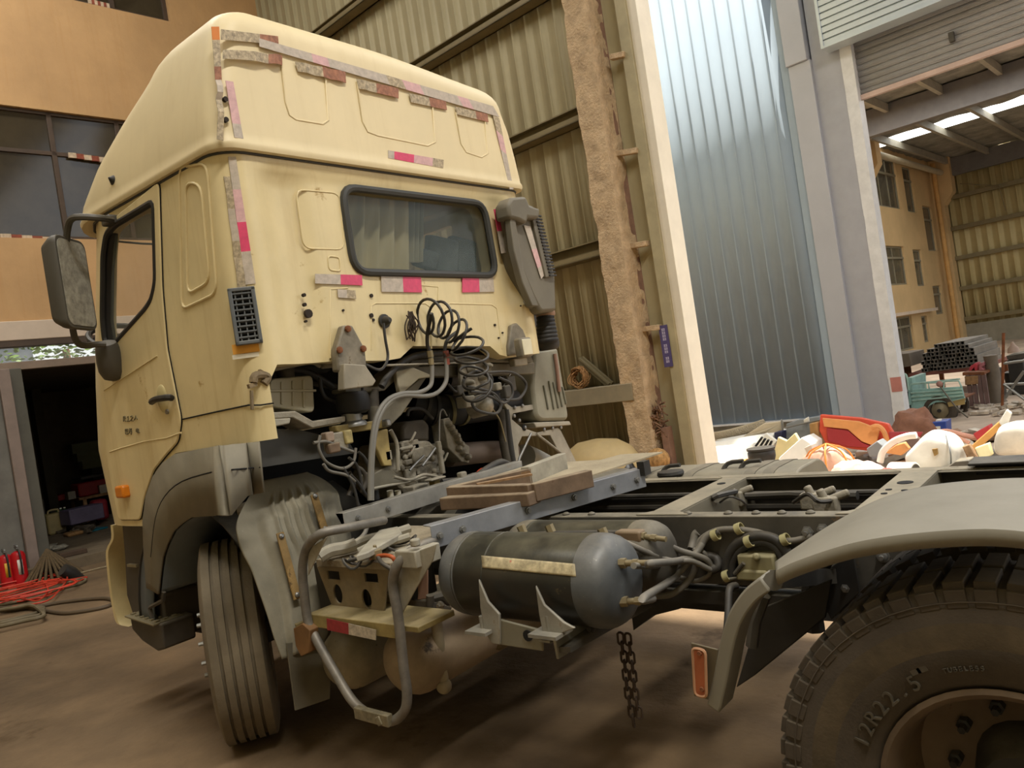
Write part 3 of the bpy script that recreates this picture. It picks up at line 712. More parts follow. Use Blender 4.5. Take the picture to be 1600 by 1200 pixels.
# inner wheel arch liner (dark)
b = B(); b.rings([[Vector((0+.72*cos(t), y, .55+.76*sin(t))) for t in [pi*(.02+.96*i/16) for i in range(17)]] for y in (.35, YL-.05)], closed=False); done('arch_liner', b, M_CHAS2, T, solid=.01)
b = B(); b.rings([[Vector((.0+.70*cos(t), YL-.06, .55+.76*sin(t))) for t in [pi*(.02+.4*i/10) for i in range(11)]], [Vector((.0+.55*cos(t), YL-.06, .55+.62*sin(t))) for t in [pi*(.02+.4*i/10) for i in range(11)]]], closed=False); done('arch_liner', b, mat('liner_sky_tint', '4a5052', .6), T, solid=.01)  # same liner colour with the sky's tint put in
# entry steps and cream bumper end
M_STP = mat('step_black', '4a443b', .6, var=.2, dust=.35)
YS = 1.10
b = B(); b.prism([A(x, y, Y=YS) for x, y in ((189, 815), (227, 815), (232, 922), (252, 930), (262, 1005), (240, 1000), (208, 965), (197, 930), (194, 870))], (0, -.25, 0)); stp = done('entry_step', b, M_STP, T, bevel=.015)
b = B(); b.prism([A(x, y, Y=1.16) for x, y in ((202, 962), (252, 976), (256, 1015), (246, 1018), (222, 1002), (206, 984))], (0, -.2, 0)); done('lower_step', b, M_STP, stp, bevel=.012)
b = B(); q0 = A(205, 960, Y=1.15); q1 = A(250, 974, Y=1.15); zs_ = max(q0.z, q1.z)+.004
for i in range(6):
    for j in range(3):
        c = q0.lerp(q1, (i+.5)/6); b.obox(Vector((c.x, 1.15-.05*j, c.z+.006)), (.010, 0, 0), (0, .014, 0), (0, 0, .008))
b.beam(q0+Vector((0, -.05, 0)), q1+Vector((0, -.05, 0)), .18, .01); done('step_tread', b, mat('worn_tread', '8a8064', .5, .3), stp, bevel=.002)
b = B(); q = A(213, 882, Y=1.09); b.obox(q, (.06, 0, 0), (0, .03, 0), (0, 0, .008)); done('step_tread', b, mat('worn_tread', '8a8064'), stp)
b = B(); b.tube([A(238, 965, Y=1.2), A(234, 950, Y=1.2), A(236, 948, Y=1.2), A(255, 938, Y=1.2), A(256, 925, Y=1.2)], .012, 6); done('step_rail', b, M_STP, stp)
pth = smooth_path([A(*p, Y=1.0) for p in ((180, 819), (181, 840), (173, 858), (174, 885), (178, 920), (184, 955), (190, 972), (204, 976))], 3)
b = B(); b.rings([[p+Vector((-.0, .03, 0)), p+Vector((-.035, .03, .0)), p+Vector((-.03, -.3, 0)), p+Vector((.0, -.3, 0))] for p in pth]); done('front_bumper', b, mat('bumper_cream', 'd9c796', .5, dust=.2), T, bevel=.008)
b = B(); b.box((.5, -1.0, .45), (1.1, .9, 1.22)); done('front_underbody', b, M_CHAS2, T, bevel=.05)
# ------------------------------------------------------------------ wheels
def rot_axis(ang): return Vector((sin(ang), cos(ang), 0))     # axle direction pointing outwards, turned by ang
def tyre_mesh(b, c, ax, R, W, rim, ribs, blocks=0):
    c = Vector(c); ax = Vector(ax).normalized(); h = W/2
    prof = [(-h*.62, rim), (-h*.86, rim+.03), (-h, (R+rim)/2-.01), (-h*.97, R-.075), (-h*.90, R-.035), (-h*.86, R-.012), (-h*.80, R)]
    tw = h*1.6/(ribs)
    for i in range(ribs):
        x0 = -h*.80+tw*i; x1 = x0+tw; g = .007
        if i: prof += [(x0+g, R-.016), (x0+g+.001, R)]
        if i < ribs-1: prof += [(x1-g-.001, R), (x1-g, R-.016)]
    prof += [(h*.80, R), (h*.86, R-.012), (h*.90, R-.035), (h*.97, R-.075), (h, (R+rim)/2-.01), (h*.86, rim+.03), (h*.62, rim)]
    b.ring(c, ax, prof, 72)
    for f in b.bm.faces:
        m = f.calc_center_median()-c; q = abs(m.dot(ax)); r = (m-ax*m.dot(ax)).length
        if q > h*.93 and (R+rim)/2 < r < R-.07: f.material_index = 1
def nuts(name, c, ax, rad, n, r, l, m, parent, a0=0):
    x, y = frame_of(ax)
    for i in range(n):
        b = B(); p = c+(x*cos(a0+2*pi*i/n)+y*sin(a0+2*pi*i/n))*rad
        b.lathe(p, ax, [(0, r), (l*.55, r), (l*.6, r*.62), (l, r*.55)], 6); done(name, b, m, parent)
M_TYRED = mat('tyre_dust_band', '554a38', .9, var=.3, vscale=5, bump=.1, bscale=90)
# steered front wheel
FA = rot_axis(radians(32)); FC = Vector((-.06, .975, .535))
b = B(); tyre_mesh(b, FC, FA, .535, .30, .30, 5); fw = done('front_wheel', b, [M_TYRE2, M_TYRE2], T)
b = B(); b.ring(FC, FA, [(-.10, .31), (.10, .31), (.12, .325), (.125, .31), (.11, .29), (.07, .27), (.05, .2), (.05, .02), (.03, .02), (.03, .2), (-.1, .29)], 40)
rimf = done('wheel_rim', b, mat('rim_brown', '6f5a42', .6, .2, var=.25, spots=.2), fw)
b = B(); b.lathe(FC+FA*.05, FA, [(0, .13), (.06, .12), (.1, .1), (.11, .02)], 20); done('wheel_hub', b, M_ENGD, fw)
nuts('wheel_nut', FC+FA*.055, FA, .165, 10, .02, .14, M_NUT, fw, .3)
# front wheel on the far side and the axle beam
b = B(); c2 = Vector((-.05, -1.0, .535)); tyre_mesh(b, c2, rot_axis(radians(41))*-1, .535, .3, .3, 5); done('front_wheel', b, [M_TYRE2, M_TYRE2], T)
b = B(); b.beam((0, -.95, .5), (0, .85, .5), .12, .12); done('front_axle', b, M_CHAS2, T)
# rear wheels: twin tyres each side
RX = -3.70
def rear_side(s):
    b = B(); c = Vector((RX, s*1.06, .535)); ax = Vector((0, s, 0))
    tyre_mesh(b, c, ax, .535, .29, .285, 1)
    w = done('rear_wheel', b, [M_TYRE, M_TYRED], T)
    b = B(); R = .535                       # tread lugs round both shoulders
    for i in range(52):
        a = 2*pi*i/52
        for sx in (-1, 1):
            d = Vector((cos(a), 0, sin(a))); t = Vector((-sin(a), 0, cos(a)))
            b.obox(c+d*(R+.004)+ax*sx*.065, d*.012, t*.023, ax*.058)
            b.obox(c+d*(R-.022)+ax*sx*.127, d*.022, t*.023, ax*.008)
    done('tyre_tread', b, M_TYRE, w, bevel=.003)
    b = B()
    b.ring(c, ax, [(.135, .45), (.1375, .452), (.135, .454)], 60); b.ring(c, ax, [(.137, .505), (.1385, .507), (.137, .509)], 60); b.ring(c, ax, [(.115, .355), (.13, .36), (.132, .372), (.12, .375)], 60)
    done('sidewall_bead', b, M_TYRE, w)
    b = B(); b.ring(c, ax, [(-.14, .285), (.105, .285), (.118, .298), (.122, .285), (.11, .270), (.06, .256), (-.09, .245), (-.12, .15), (-.12, .02), (-.14, .02), (-.14, .15), (-.14, .25)], 48)
    done('wheel_rim', b, mat('rim_dusty', '6a5a48', .6, .15, var=.25, spots=.25), w)
    b = B(); b.lathe(c-ax*.12, ax, [(0, .12), (.10, .11), (.14, .09), (.15, .01)], 20); done('wheel_hub', b, M_CHAS2, w)  # hub and nuts coloured black for the shade deep in the rim
    nuts('wheel_nut', c-ax*.12, ax, .165, 10, .018, .06, M_CHAS2, w)
    b = B(); c3 = Vector((RX, s*.72, .535)); tyre_mesh(b, c3, ax, .535, .29, .30, 1)
    for i in range(52):
        a = 2*pi*i/52; d = Vector((cos(a), 0, sin(a))); t = Vector((-sin(a), 0, cos(a)))
        for sx in (-1, 1): b.obox(c3+d*(R+.004)+ax*sx*.065, d*.012, t*.023, ax*.058)
    done('inner_tyre', b, [M_TYRE, M_TYRED], T)
    return w
rwl = rear_side(1)
b = B(); tyre_mesh(b, (RX, -.68, .50), (0, -1, 0), .50, .28, .285, 3); fr = done('rear_wheel', b, [M_TYRE, M_TYRED], T)
b = B(); b.ring((RX, -.68, .50), (0, -1, 0), [(-.12, .285), (.12, .285), (.11, .26), (-.02, .25), (-.02, .02), (-.05, .02), (-.05, .25)], 30); done('wheel_rim', b, mat('rim_dusty', '6a5a48'), fr)
# moulded size lettering on the near rear tyre
YW = 1.06+.146
def sidewall_text(s, ang, rad, size, out=True):
    for i, ch in enumerate(s):
        a = ang+(i-(len(s)-1)/2)*size*.72/rad
        p = Vector((RX+cos(a)*rad, YW-.012, .535+sin(a)*rad))
        tg = Vector((-sin(a), 0, cos(a))); rd = Vector((cos(a), 0, sin(a)))
        # facing +Y; reading direction is clockwise seen from outside
        M = Matrix(((tg.x, rd.x, 0, p.x), (0, 0, 1, p.y), (tg.z, rd.z, 0, p.z), (0, 0, 0, 1)))
        yield ch, M
def text_on_tyre(s, ang, rad, size):
    for ch, M in sidewall_text(s, ang, rad, size):
        if ch == ' ': continue
        text3d('tyre_lettering', ch, size, mat('moulded_letter', '4d4639', .85), M, rwl, .006)
an = lambda px, py: (lambda p: (atan2(p.z-.535, p.x-RX), hypot(p.z-.535, p.x-RX)))(A(px, py, Y=YW-.01))
a_, r_ = an(1377, 1106); TXT_R = r_
text_on_tyre('12R22.5', a_, min(r_, .455), .052)
a2, r2 = an(1505, 1045); text_on_tyre('TUBELESS', a2, min(r2, .47), .016)
a2, r2 = an(1435, 1045)
b = B()
for k in (-.025, .02):
    d = Vector((cos(a2+k), 0, sin(a2+k))); t = Vector((-sin(a2+k), 0, cos(a2+k))); b.obox(Vector((RX, YW-.012, .535))+d*min(r2, .46), d*.010, t*.012, (0, .005, 0))
done('tyre_mark', b, mat('moulded_letter', '4d4639'), rwl)
# ------------------------------------------------------------------ frame
ZT = 1.06
def channel(name, x0, x1, s, m):
    b = B(); y = .425*s; t = .008; fl = .08*s; zb = ZT-.27
    prof = [(y, zb), (y, ZT), (y-fl, ZT), (y-fl, ZT-t), (y-t*s, ZT-t), (y-t*s, zb+t), (y-fl, zb+t), (y-fl, zb)]
    b.rings([[(x0, p, q) for p, q in prof], [(x1, p, q) for p, q in prof]]); return done(name, b, m, T, bevel=.004)
railL = channel('frame_rail', -5.6, 1.0, 1, M_CHAS); railR = channel('frame_rail', -5.6, 1.0, -1, M_CHAS)
for px in (867, 912, 950, 1094, 1155, 1197, 1236, 1279):
    p = A(px, 793, Z=ZT); b = B(); b.lathe((p.x, .385, ZT-.003), (0, 0, 1), [(0, .018), (.008, .017), (.014, .01), (.016, .002)], 10); done('rivet', b, M_CHAS, railL)
for px, py in ((1262, 831), (1286, 827), (1298, 904), (1323, 917), (1388, 909), (1560, 850), (1380, 869)):
    p = A(px, py, Y=.425); b = B(); b.lathe(p-Vector((0, .002, 0)), (0, 1, 0), [(0, .022), (.006, .022), (.0065, .016), (.022, .016), (.024, .009), (.032, .008)], 6 if px != 1380 else 10); done('frame_bolt', b, M_STEEL, railL)
p = A(1453, 876, Y=.43); b = B(); b.cyl(p, p+Vector((0, .003, 0)), .016, n=6); done('frame_hole', b, mat('bright_hole', 'e0d8b8', .5), railL)
# flitch plate and hanger on the rail near the rear wheel
b = B(); b.prism([A(x, y, Y=.434) for x, y in ((1268, 905), (1335, 860), (1345, 925), (1300, 968))], (0, .01, 0)); done('spring_hanger', b, M_CHAS2, T, bevel=.004)
b = B(); b.tube([A(1300, 850, Y=.5), A(1272, 900, Y=.5), A(1268, 940, Y=.5), A(1274, 985, Y=.5)], .035, 8, k=4); done('suspension_link', b, M_CHAS2, T)
# cross members
def crossm(px0, px1, py, holes):
    p = A(px0, py, Z=ZT+.004); q = A(px1, py, Z=ZT+.004); x0, x1 = q.x, p.x
    b = B(); t = .006
    b.box((x0, -.35, ZT-.002), (x1, .35, ZT+.006)); b.box((x1-t, -.41, ZT-.2), (x1, .41, ZT)); b.box((x0, -.41, ZT-.2), (x0+t, .41, ZT))
    b.prism([(x0, .35, ZT), (x1, .35, ZT), (x1+.05, .41, ZT), (x0-.07, .41, ZT)], (0, 0, .006)); b.prism([(x0, -.35, ZT), (x0-.07, -.41, ZT), (x1+.05, -.41, ZT), (x1, -.35, ZT)], (0, 0, .006))
    o = done('cross_member', b, mat('cross_member', '7a7464', .65, .2, var=.15, dust=.6), T, bevel=.003)
    b = B()
    for f, r in holes:
        for k in f: b.cyl(((x0+x1)/2+k[0], k[1], ZT+.004), ((x0+x1)/2+k[0], k[1], ZT+.0085), r, n=16)
    done('member_hole', b, M_DARK, o); return o
crossm(1340, 1405, 792, [([(0, .26), (.0, -.1)], .03), ([(-.03, .12), (.03, .1), (-.03, .05), (.03, .03)], .012)])
crossm(1035, 1075, 792, [([(0, -.2)], .02)])
for x in (-4.4, .3): 
    b = B(); b.box((x, -.41, ZT-.2), (x+.15, .41, ZT-.01)); done('cross_member', b, M_CHAS, T)
# air pipes along the inside of the far rail
b = B()
for z, y, r in ((.98, -.33, .022), (.93, -.31, .016), (1.0, -.28, .012)): b.tube([(-1.0, y, z), (-2.2, y, z), (-3.4, y-.01, z-.01), (-5, y, z)], r, 8)
done('brake_pipe', b, M_HOSE, T)
b = B(); b.box((-5.4, -.43, ZT-.001), (-.9, -.36, ZT+.004)); done('rail_cap', b, mat('cap_strip', '6d6654', .6, dust=.6), T, bevel=.003)
b = B(); q = A(1560, 728, Y=-.42); b.box((-5.2, -.5, q.z-.03), (A(1525, 728, Y=-.42).x, -.4, q.z+.02)); b.box((-5.2, -.5, q.z+.018), (A(1518, 728, Y=-.42).x, -.34, q.z+.028)); done('mounting_angle', b, M_CHAS2, T, bevel=.003)
# valve and fittings in the frame bay
for px, py in ((1120, 780), (1145, 774), (1270, 777), (1290, 783)):
    q = A(px, py, Z=1.0); b = B(); b.box(q-Vector((.05, .03, .05)), q+Vector((.05, .03, .02))); b.cyl(q, q+Vector((-.09, -.03, .03)), .016); b.cyl(q+Vector((.0, .0, .0)), q+Vector((.02, 0, .05)), .018); done('relay_valve', b, M_ENG, T, bevel=.008)
for pts, r in (([A(1065, 786, Z=1.02), A(1105, 783, Z=1.03), A(1120, 775, Z=1.06), A(1150, 768, Z=1.04)], .012), ([A(1125, 785, Z=1.02), A(1140, 776, Z=1.08), A(1158, 782, Z=1.04), A(1165, 788, Z=1.0)], .005), ([A(1240, 785, Z=1), A(1262, 772, Z=1.05), A(1280, 784, Z=1.02), A(1310, 780, Z=1)], .009)):
    b = B(); b.tube(pts, r, 6, k=4); done('valve_hose', b, M_HOSE, T)
b = B(); b.tube([A(1165, 775, Z=1), A(1235, 772, Z=1), A(1262, 774, Z=1)], .016, 8); b.tube([A(1262, 774, Z=1), A(1340, 774, Z=1)], .02, 8); done('air_pipe', b, M_HOSE, T)
# gearbox tail and drive shaft
b = B(); b.tube([(.2, 0, .85), (-1.0, 0, .84)], .22, 16); b.tube([(-1.0, 0, .84), (RX, 0, .62)], .06, 12); b.cyl((RX, -.9, .535), (RX, .9, .535), .13); b.ball((RX, 0, .56), .24); done('driveline', b, M_CHAS2, T)
# platform channels across the frame
def uch(name, p, q, h, w, m, bolts=()):
    p, q = Vector(p), Vector(q); d = (q-p).normalized(); n = Vector((0, 0, 1)).cross(d).normalized()
    if n.x > 0: n = -n
    t = .006; pr = [(0, 0), (w, 0), (w, t), (t, t), (t, h-t), (w, h-t), (w, h), (0, h)]
    b = B(); b.rings([[c-n*a+Vector((0, 0, z-h)) for a, z in pr] for c in (p, q)]); o = done(name, b, m, T, bevel=.003)
    for u in bolts:
        c = p.lerp(q, u)+Vector((0, 0, -h/2)); k = B(); k.lathe(c, n, [(0, .016), (.008, .016), (.0085, .011), (.016, .01)], 8); done('channel_bolt', k, M_STEEL, o)
    return o
pA, pB = A(535, 797, X=-.97), A(735, 745, X=-.97)
uch('platform_channel', (pA.x, pA.y, 1.185), (pA.x, -.55, 1.185), .09, .06, M_GALV, (.06, .2))
pC, pD = A(672, 822, Z=1.165), A(1006, 731, Z=1.165)
xm = (pC.x+pD.x)/2
uch('platform_channel', (pC.x, pC.y, 1.165), (pD.x, pD.y, 1.165), .095, .065, mat('channel_blue_grey', '8a8c90', .45, .3, var=.15, vscale=6, dust=.3, spots=.12, spotcol='8f6f4c'), (.03, .12, .4, .62, .82, .95))
b = B(); b.obox(pC+Vector((.02, .07, -.1)), (.06, 0, 0), (0, .07, 0), (0, 0, .035)); b.cyl(pC+Vector((-.03, .12, -.05)), pC+Vector((-.03, .12, -.02)), .02); done('channel_bracket', b, M_BARE, T, bevel=.006)
b = B(); q = A(995, 735, Z=1.1); b.obox(pD+Vector((-.0, -.0, .0)), (.02, 0, 0), (0, .03, 0), (0, 0, .035)); done('channel_bracket', b, M_CHAS2, T)
# deck plate between the channels and rusty box frame on it
b = B(); b.box((pA.x-.02, -.62, 1.135), (pC.x+.16, .10, 1.15)); b.prism([(xm+.08, .2, 1.155), (xm+.02, -.7, 1.155), (xm+.3, -.7, 1.155), (xm+.45, .2, 1.155)], (0, 0, .008)); done('deck_plate', b, mat('deck_dust', 'a3967c', .85, var=.2, bump=.3), T)
M_RST = mat('rusty_section', '6f5b48', .85, var=.25, vscale=7, dust=.7, dustcol='a3947a', spots=.2, spotcol='5b3c28')
q0, q1, q2, q3 = A(702, 760, Z=1.23), A(830, 756, Z=1.23), A(920, 734, Z=1.23), A(833, 733, Z=1.23)
def bar(name, p, q, w, h, m, up=(0, 0, 1)):
    b = B(); b.beam(p, q, w, h, up); return done(name, b, m, T, bevel=.004)
bar('box_frame_bar', q0-Vector((0, 0, .04)), q1-Vector((0, 0, .04)), .05, .08, M_RST); bar('box_frame_bar', q1-Vector((0, 0, .04)), q2-Vector((0, 0, .04)), .05, .08, M_RST)
bar('box_frame_bar', q0-Vector((0, 0, .04)), q0.lerp(q3, .95)-Vector((0, 0, .03)), .05, .08, M_RST); bar('box_frame_bar', A(822, 745, Z=1.2), A(880, 722, Z=1.2), .05, .1, M_BARE)
b = B(); b.beam(A(697, 785, Z=1.16), A(835, 778, Z=1.17), .09, .06); done('wood_block', b, M_RST, T, bevel=.006)
b = B(); b.beam(A(735, 756, Z=1.22), A(828, 738, Z=1.22), .02, .02); b.beam(A(745, 757, Z=1.23), A(830, 741, Z=1.23), .04, .01); done('wood_lath', b, M_WOOD, T)
# ------------------------------------------------------------------ black air tanks
def dome_tank(name, a, c, r, m, me, band):
    a, c = Vector(a), Vector(c); d = (c-a); L = d.length
    b = B(); b.lathe(a, d, [(0, r*.98), (.004, r), (L, r)], 36, caps=False); o = done(name, b, m, T, sharp=50)
    for s, p, dd in ((0, a, -d), (1, c, d)):
        b = B(); b.lathe(p, dd, [(-.05, r*1.0), (-.03, r*1.012), (.0, r*1.0), (.02, r*.97), (.045, r*.88), (.065, r*.7), (.078, r*.45), (.083, r*.02)], 36); done('tank_end', b, me, o)
    for u in band:
        b = B(); b.lathe(a+d*u, d, [(-.004, r), (0, r*1.012), (.004, r)], 36, caps=False); done('tank_seam', b, m, o)
    return o
TY = .95; t0 = A(738, 900, Y=TY); t1 = A(952, 903, Y=TY); TZ = .96; TR = .163
tk = dome_tank('air_tank', (t0.x, TY, TZ), (t1.x, TY, TZ), TR, M_TANK, M_TANKE, (.06, .3))
tk2 = dome_tank('air_tank', (-1.9, .62, .955), (-2.50, .62, .955), .135, M_TANK, M_CHAS, (.1,))
# torn old tape on the tank
def ontank(px, py, d=.002):
    lo, hi = .5, 6.0; best = None
    dr = ray(px, py); x0 = CAMP
    oy, oz = x0.y-TY, x0.z-TZ; a_ = dr.y**2+dr.z**2; b_ = 2*(oy*dr.y+oz*dr.z); c_ = oy*oy+oz*oz-(TR+d)**2
    disc = b_*b_-4*a_*c_
    t = (-b_-math.sqrt(max(0, disc)))/(2*a_); return x0+dr*t
b = B()
def tp(u, v): return ontank(752+u*146+v*2, 868+u*13+v*(19+1*u))
b.grid(tp, 24, 6); done('torn_tape', b, mat('torn_tape', 'b3a582', .55, var=.35, vscale=26, spots=.2, spotcol='b8705c', spotscale=22), tk, sharp=180, solid=.002)
# tank cradle: base angle and gusset plates
M_CRAD = mat('cradle_galv', '8c897f', .5, .25, var=.2, vscale=7, dust=.3, spots=.12, spotcol='7a6448')
zc = TZ-TR-.005
def plate(name, pts, vec, m=M_CRAD, parent=None, bev=.004):
    b = B(); b.prism(pts, vec); return done(name, b, m, parent or T, bevel=bev)
YC = TY+.135
plate('cradle_gusset', [A(x, y, Y=YC+.06) for x, y in ((747, 905), (762, 940), (780, 960), (781, 1008), (768, 1006), (756, 986), (750, 950))], (0, -.012, 0))
plate('cradle_gusset', [A(x, y, Y=YC+.06) for x, y in ((836, 915), (850, 945), (880, 972), (898, 982), (850, 1000), (842, 962))], (0, -.012, 0))
plate('cradle_front', [A(x, y, Y=YC+.05) for x, y in ((780, 968), (846, 985), (848, 1018), (781, 1008))], (0, -.012, 0), mat('cradle_shade', '75705f', .6))
b = B(); p, q = A(845, 998, Y=YC+.05), A(1000, 962, Y=.5)
b.beam(A(868, 1015, Y=YC+.05), A(1040, 905, Y=.44), .012, .07); b.beam(A(850, 1002, Y=YC+.05), A(945, 975, Y=.75), .05, .012); done('cradle_angle', b, M_CRAD, T, bevel=.004)
b = B(); b.prism([A(870, 1020, Y=YC+.04), A(892, 1020, Y=YC+.04), A(1025, 945, Y=.5), A(1030, 915, Y=.5)], (0, 0, .02)); done('cradle_angle', b, M_CHAS, T)
b = B(); q = A(860, 988, Y=YC+.05); b.obox(q, (.06, 0, 0), (0, .05, 0), (0, 0, .006)); b.cyl(q, q+Vector((0, 0, .06)), .012); done('cradle_foot', b, M_CRAD, T)
b = B(); q = A(756, 983, Y=YC+.05); b.obox(q, (.05, 0, 0), (0, .05, 0), (0, 0, .006)); b.cyl(q, q+Vector((0, 0, .05)), .012); done('cradle_foot', b, M_CRAD, T)
for px, py in ((897, 1000), (925, 980), (874, 1011)):
    q = A(px, py, Y=1.0); b = B(); b.lathe(q, (0, 1, 0), [(0, .018), (.01, .018), (.011, .012), (.02, .011)], 6); done('cradle_bolt', b, M_CHAS2, T)
q = A(825, 993, Y=YC+.055); b = B(); b.cyl(q, q+Vector((0, .004, 0)), .02); done('cradle_hole', b, M_DARK, T)
# fittings and hoses of the tanks
xe = t1.x-.08
f1_ = A(972, 880, X=xe); f2_ = A(975, 940, X=xe)
def fitting(p, d, parent=T):
    d = Vector(d).normalized(); b = B(); b.cyl(p-d*.015, p+d*.015, .018, n=6); b.cyl(p+d*.015, p+d*.04, .011); b.cyl(p+d*.04, p+d*.06, .014, n=6); b.cyl(p+d*.06, p+d*.10, .010); return done('pipe_fitting', b, M_FIT, parent)
fitting(f1_, (-1, -.1, .02)); fitting(f2_, (-1, -.2, .05))
def hose(name, pts, r, m=M_HOSE2, parent=T, k=6):
    b = B(); b.tube(pts, r, 8, k=k); return done(name, b, m, parent, sharp=60)
G = A(1090, 862, Y=.47); GY = .5
hose('air_hose', [f1_+Vector((-.1, 0, 0)), A(1020, 880, X=-2.72), A(1060, 876, Y=.6), A(1085, 866, Y=.5), A(1098, 850, Y=.46)], .013)
hose('air_hose', [A(990, 884, X=-2.68), A(1030, 884, Y=.68), A(1075, 876, Y=.55), A(1110, 890, Y=.47)], .011)
hose('air_hose', [f2_+Vector((-.1, -.02, .01)), A(1005, 935, X=-2.76), A(1050, 905, Y=.62), A(1078, 875, Y=.52), A(1092, 858, Y=.47), A(1105, 838, Y=.445), A(1125, 830, Y=.44)], .014)
hose('air_hose', [A(1000, 835, Y=.62), A(1030, 845, Y=.62), A(1062, 860, Y=.55), A(1100, 872, Y=.48), A(1112, 885, Y=.45)], .012)
hose('air_hose', [A(965, 842, Y=.8), A(1000, 858, Y=.75), A(1040, 874, Y=.65), A(1068, 878, Y=.55)], .011)
hose('air_hose', [A(1062, 902, Y=.5), A(1085, 908, Y=.46), A(1108, 898, Y=.45), A(1110, 878, Y=.45), A(1098, 862, Y=.46), A(1082, 858, Y=.47)], .009)
hose('air_hose', [A(1015, 932, Y=.6), A(1050, 928, Y=.55), A(1078, 905, Y=.5), A(1088, 880, Y=.47), A(1090, 862, Y=.45)], .013)
hose('air_hose', [A(1088, 860, Y=.46), A(1096, 842, Y=.445), A(1120, 829, Y=.44), A(1150, 827, Y=.44), A(1185, 832, Y=.44), A(1215, 843, Y=.44), A(1240, 845, Y=.44), A(1268, 838, Y=.44)], .012)
hose('air_hose', [A(1080, 858, Y=.47), A(1083, 848, Y=.45), A(1086, 836, Y=.435), A(1090, 832, Y=.43)], .016)
hose('air_hose', [A(1100, 868, Y=.45), A(1118, 872, Y=.44), A(1122, 885, Y=.45), A(1112, 890, Y=.46)], .018, M_HOSE)
hose('air_hose', [A(1137, 908, Y=.45), A(1136, 880, Y=.45), A(1150, 852, Y=.45), A(1180, 838, Y=.45), A(1210, 842, Y=.45), A(1228, 860, Y=.45), A(1230, 875, Y=.45)], .02, M_HOSE)
hose('air_hose', [A(1143, 905, Y=.45), A(1145, 878, Y=.45), A(1160, 857, Y=.45), A(1190, 846, Y=.45), A(1212, 855, Y=.45), A(1222, 872, Y=.45)], .016, M_HOSE)
hose('air_hose', [A(1150, 915, Y=.5), A(1140, 920, Y=.55), A(1138, 950, Y=.6), A(1136, 985, Y=.65)], .014, M_HOSE)
for px, py, ry in ((1155, 826, .44), (1118, 836, .445), (1227, 843, .445), (1170, 846, .46), (1136, 900, .46)):
    q = A(px, py, Y=ry+.01); b = B(); b.ring(q, (-.8, 0, .3), [(.012, .018), (-.012, .018), (-.012, .022), (.012, .022)], 12); done('hose_clip', b, mat('pale_clip', 'a79f74'), T)
b = B(); q = A(1187, 878, Y=.45); b.obox(q, (.07, 0, 0), (0, .04, 0), (0, 0, .035)); b.obox(A(1180, 895, Y=.46), (.06, 0, 0), (0, .04, 0), (0, 0, .02)); b.cyl(A(1182, 870, Y=.48), A(1182, 870, Y=.52), .014); done('level_valve', b, mat('valve_olive', '8a8260', .6, dust=.3), T, bevel=.008)
b = B(); b.tube([A(1148, 897, Y=.5), A(1155, 888, Y=.5), A(1162, 880, Y=.5)], .008); b.tube([A(1140, 905, Y=.48), A(1155, 903, Y=.48), A(1162, 884, Y=.48)], .006); done('valve_link', b, M_CHAS, T)
b = B(); q = A(985, 837, Y=.7); b.obox(q, (.055, .0, 0), (0, .025, 0), (0, 0, .022)); done('tee_block', b, mat('brown_block', '7b654c', .6, dust=.4), tk2, bevel=.008)
fitting(A(1003, 838, Y=.7), (-1, 0, -.1))
hose('air_hose', [A(820, 836, Y=.75), A(870, 834, Y=.75), A(930, 833, Y=.72), A(975, 833, Y=.7)], .012, M_HOSE)
for px, py in ((818, 833), (862, 832), (945, 838)):
    q = A(px, py, Y=.78); b = B(); b.cyl(q, q+Vector((.01, 0, .03)), .018, n=6); done('tank_plug', b, M_FIT, tk)
# hanging chain
b = B(); top = A(968, 990, Y=.62)
for s in (0, 1):
    x = top.x-.035*s; z = top.z-.02
    n = 0
    while z > (.26 if s == 0 else .30):
        M = Matrix.Rotation(pi/2*(n % 2)+.4, 3, 'Z'); L, w = .026, .012
        pts = [Vector((w*cos(t), 0, L*.5*(1 if sin(t) > 0 else -1)+w*sin(t))) for t in [2*pi*i/10 for i in range(10)]]
        b.tube([M @ p+Vector((x+.004*sin(z*20), .62, z)) for p in pts], .005, 5, closed=True); z -= .037; n += 1
done('hanging_chain', b, mat('rusty_chain', '4a3c30', .7, .4, var=.2), T)
# rear mudguard of the near side
M_RF = mat('rear_fender', '7b7668', .55, var=.08, vscale=3, dust=.35, dustcol='8f887a')
nF = 26
def fen_pt(u, v):                          # u front -> over the wheel, v inner -> outer edge
    a = radians(158-u*150); rr = .60
    x = RX+.06+cos(a)*-rr*1.0; z = .50+sin(a)*rr*1.02
    a2 = pi*(.0) ; return Vector((x, 0, z))
edge = [A(*p, Y=1.24) for p in ((1213, 893), (1240, 880), (1290, 862), (1340, 848), (1400, 838), (1470, 831), (1540, 828), (1600, 832), (1660, 842))]
inn = [A(*p, Y=.58) for p in ((1213, 885), (1250, 856), (1300, 820), (1370, 783), (1440, 762), (1520, 752), (1600, 748), (1680, 750), (1760, 758))]
E_, I_ = smooth_path(edge, 5), smooth_path(inn, 5)
b = B(); rows = []
for t in (0, .1, .25, .45, .65, .85, .96, 1.0):
    rows.append([I_[i].lerp(E_[i], t)+Vector((0, 0, .018*sin(pi*t))) for i in range(len(E_))])
rows.append([p+Vector((0, .006, -.012)) for p in E_]); rows.append([p+Vector((0, .0, -.035)) for p in E_])
b.rings(rows, closed=False); done('rear_mudguard', b, M_RF, T, solid=.006, sharp=50)
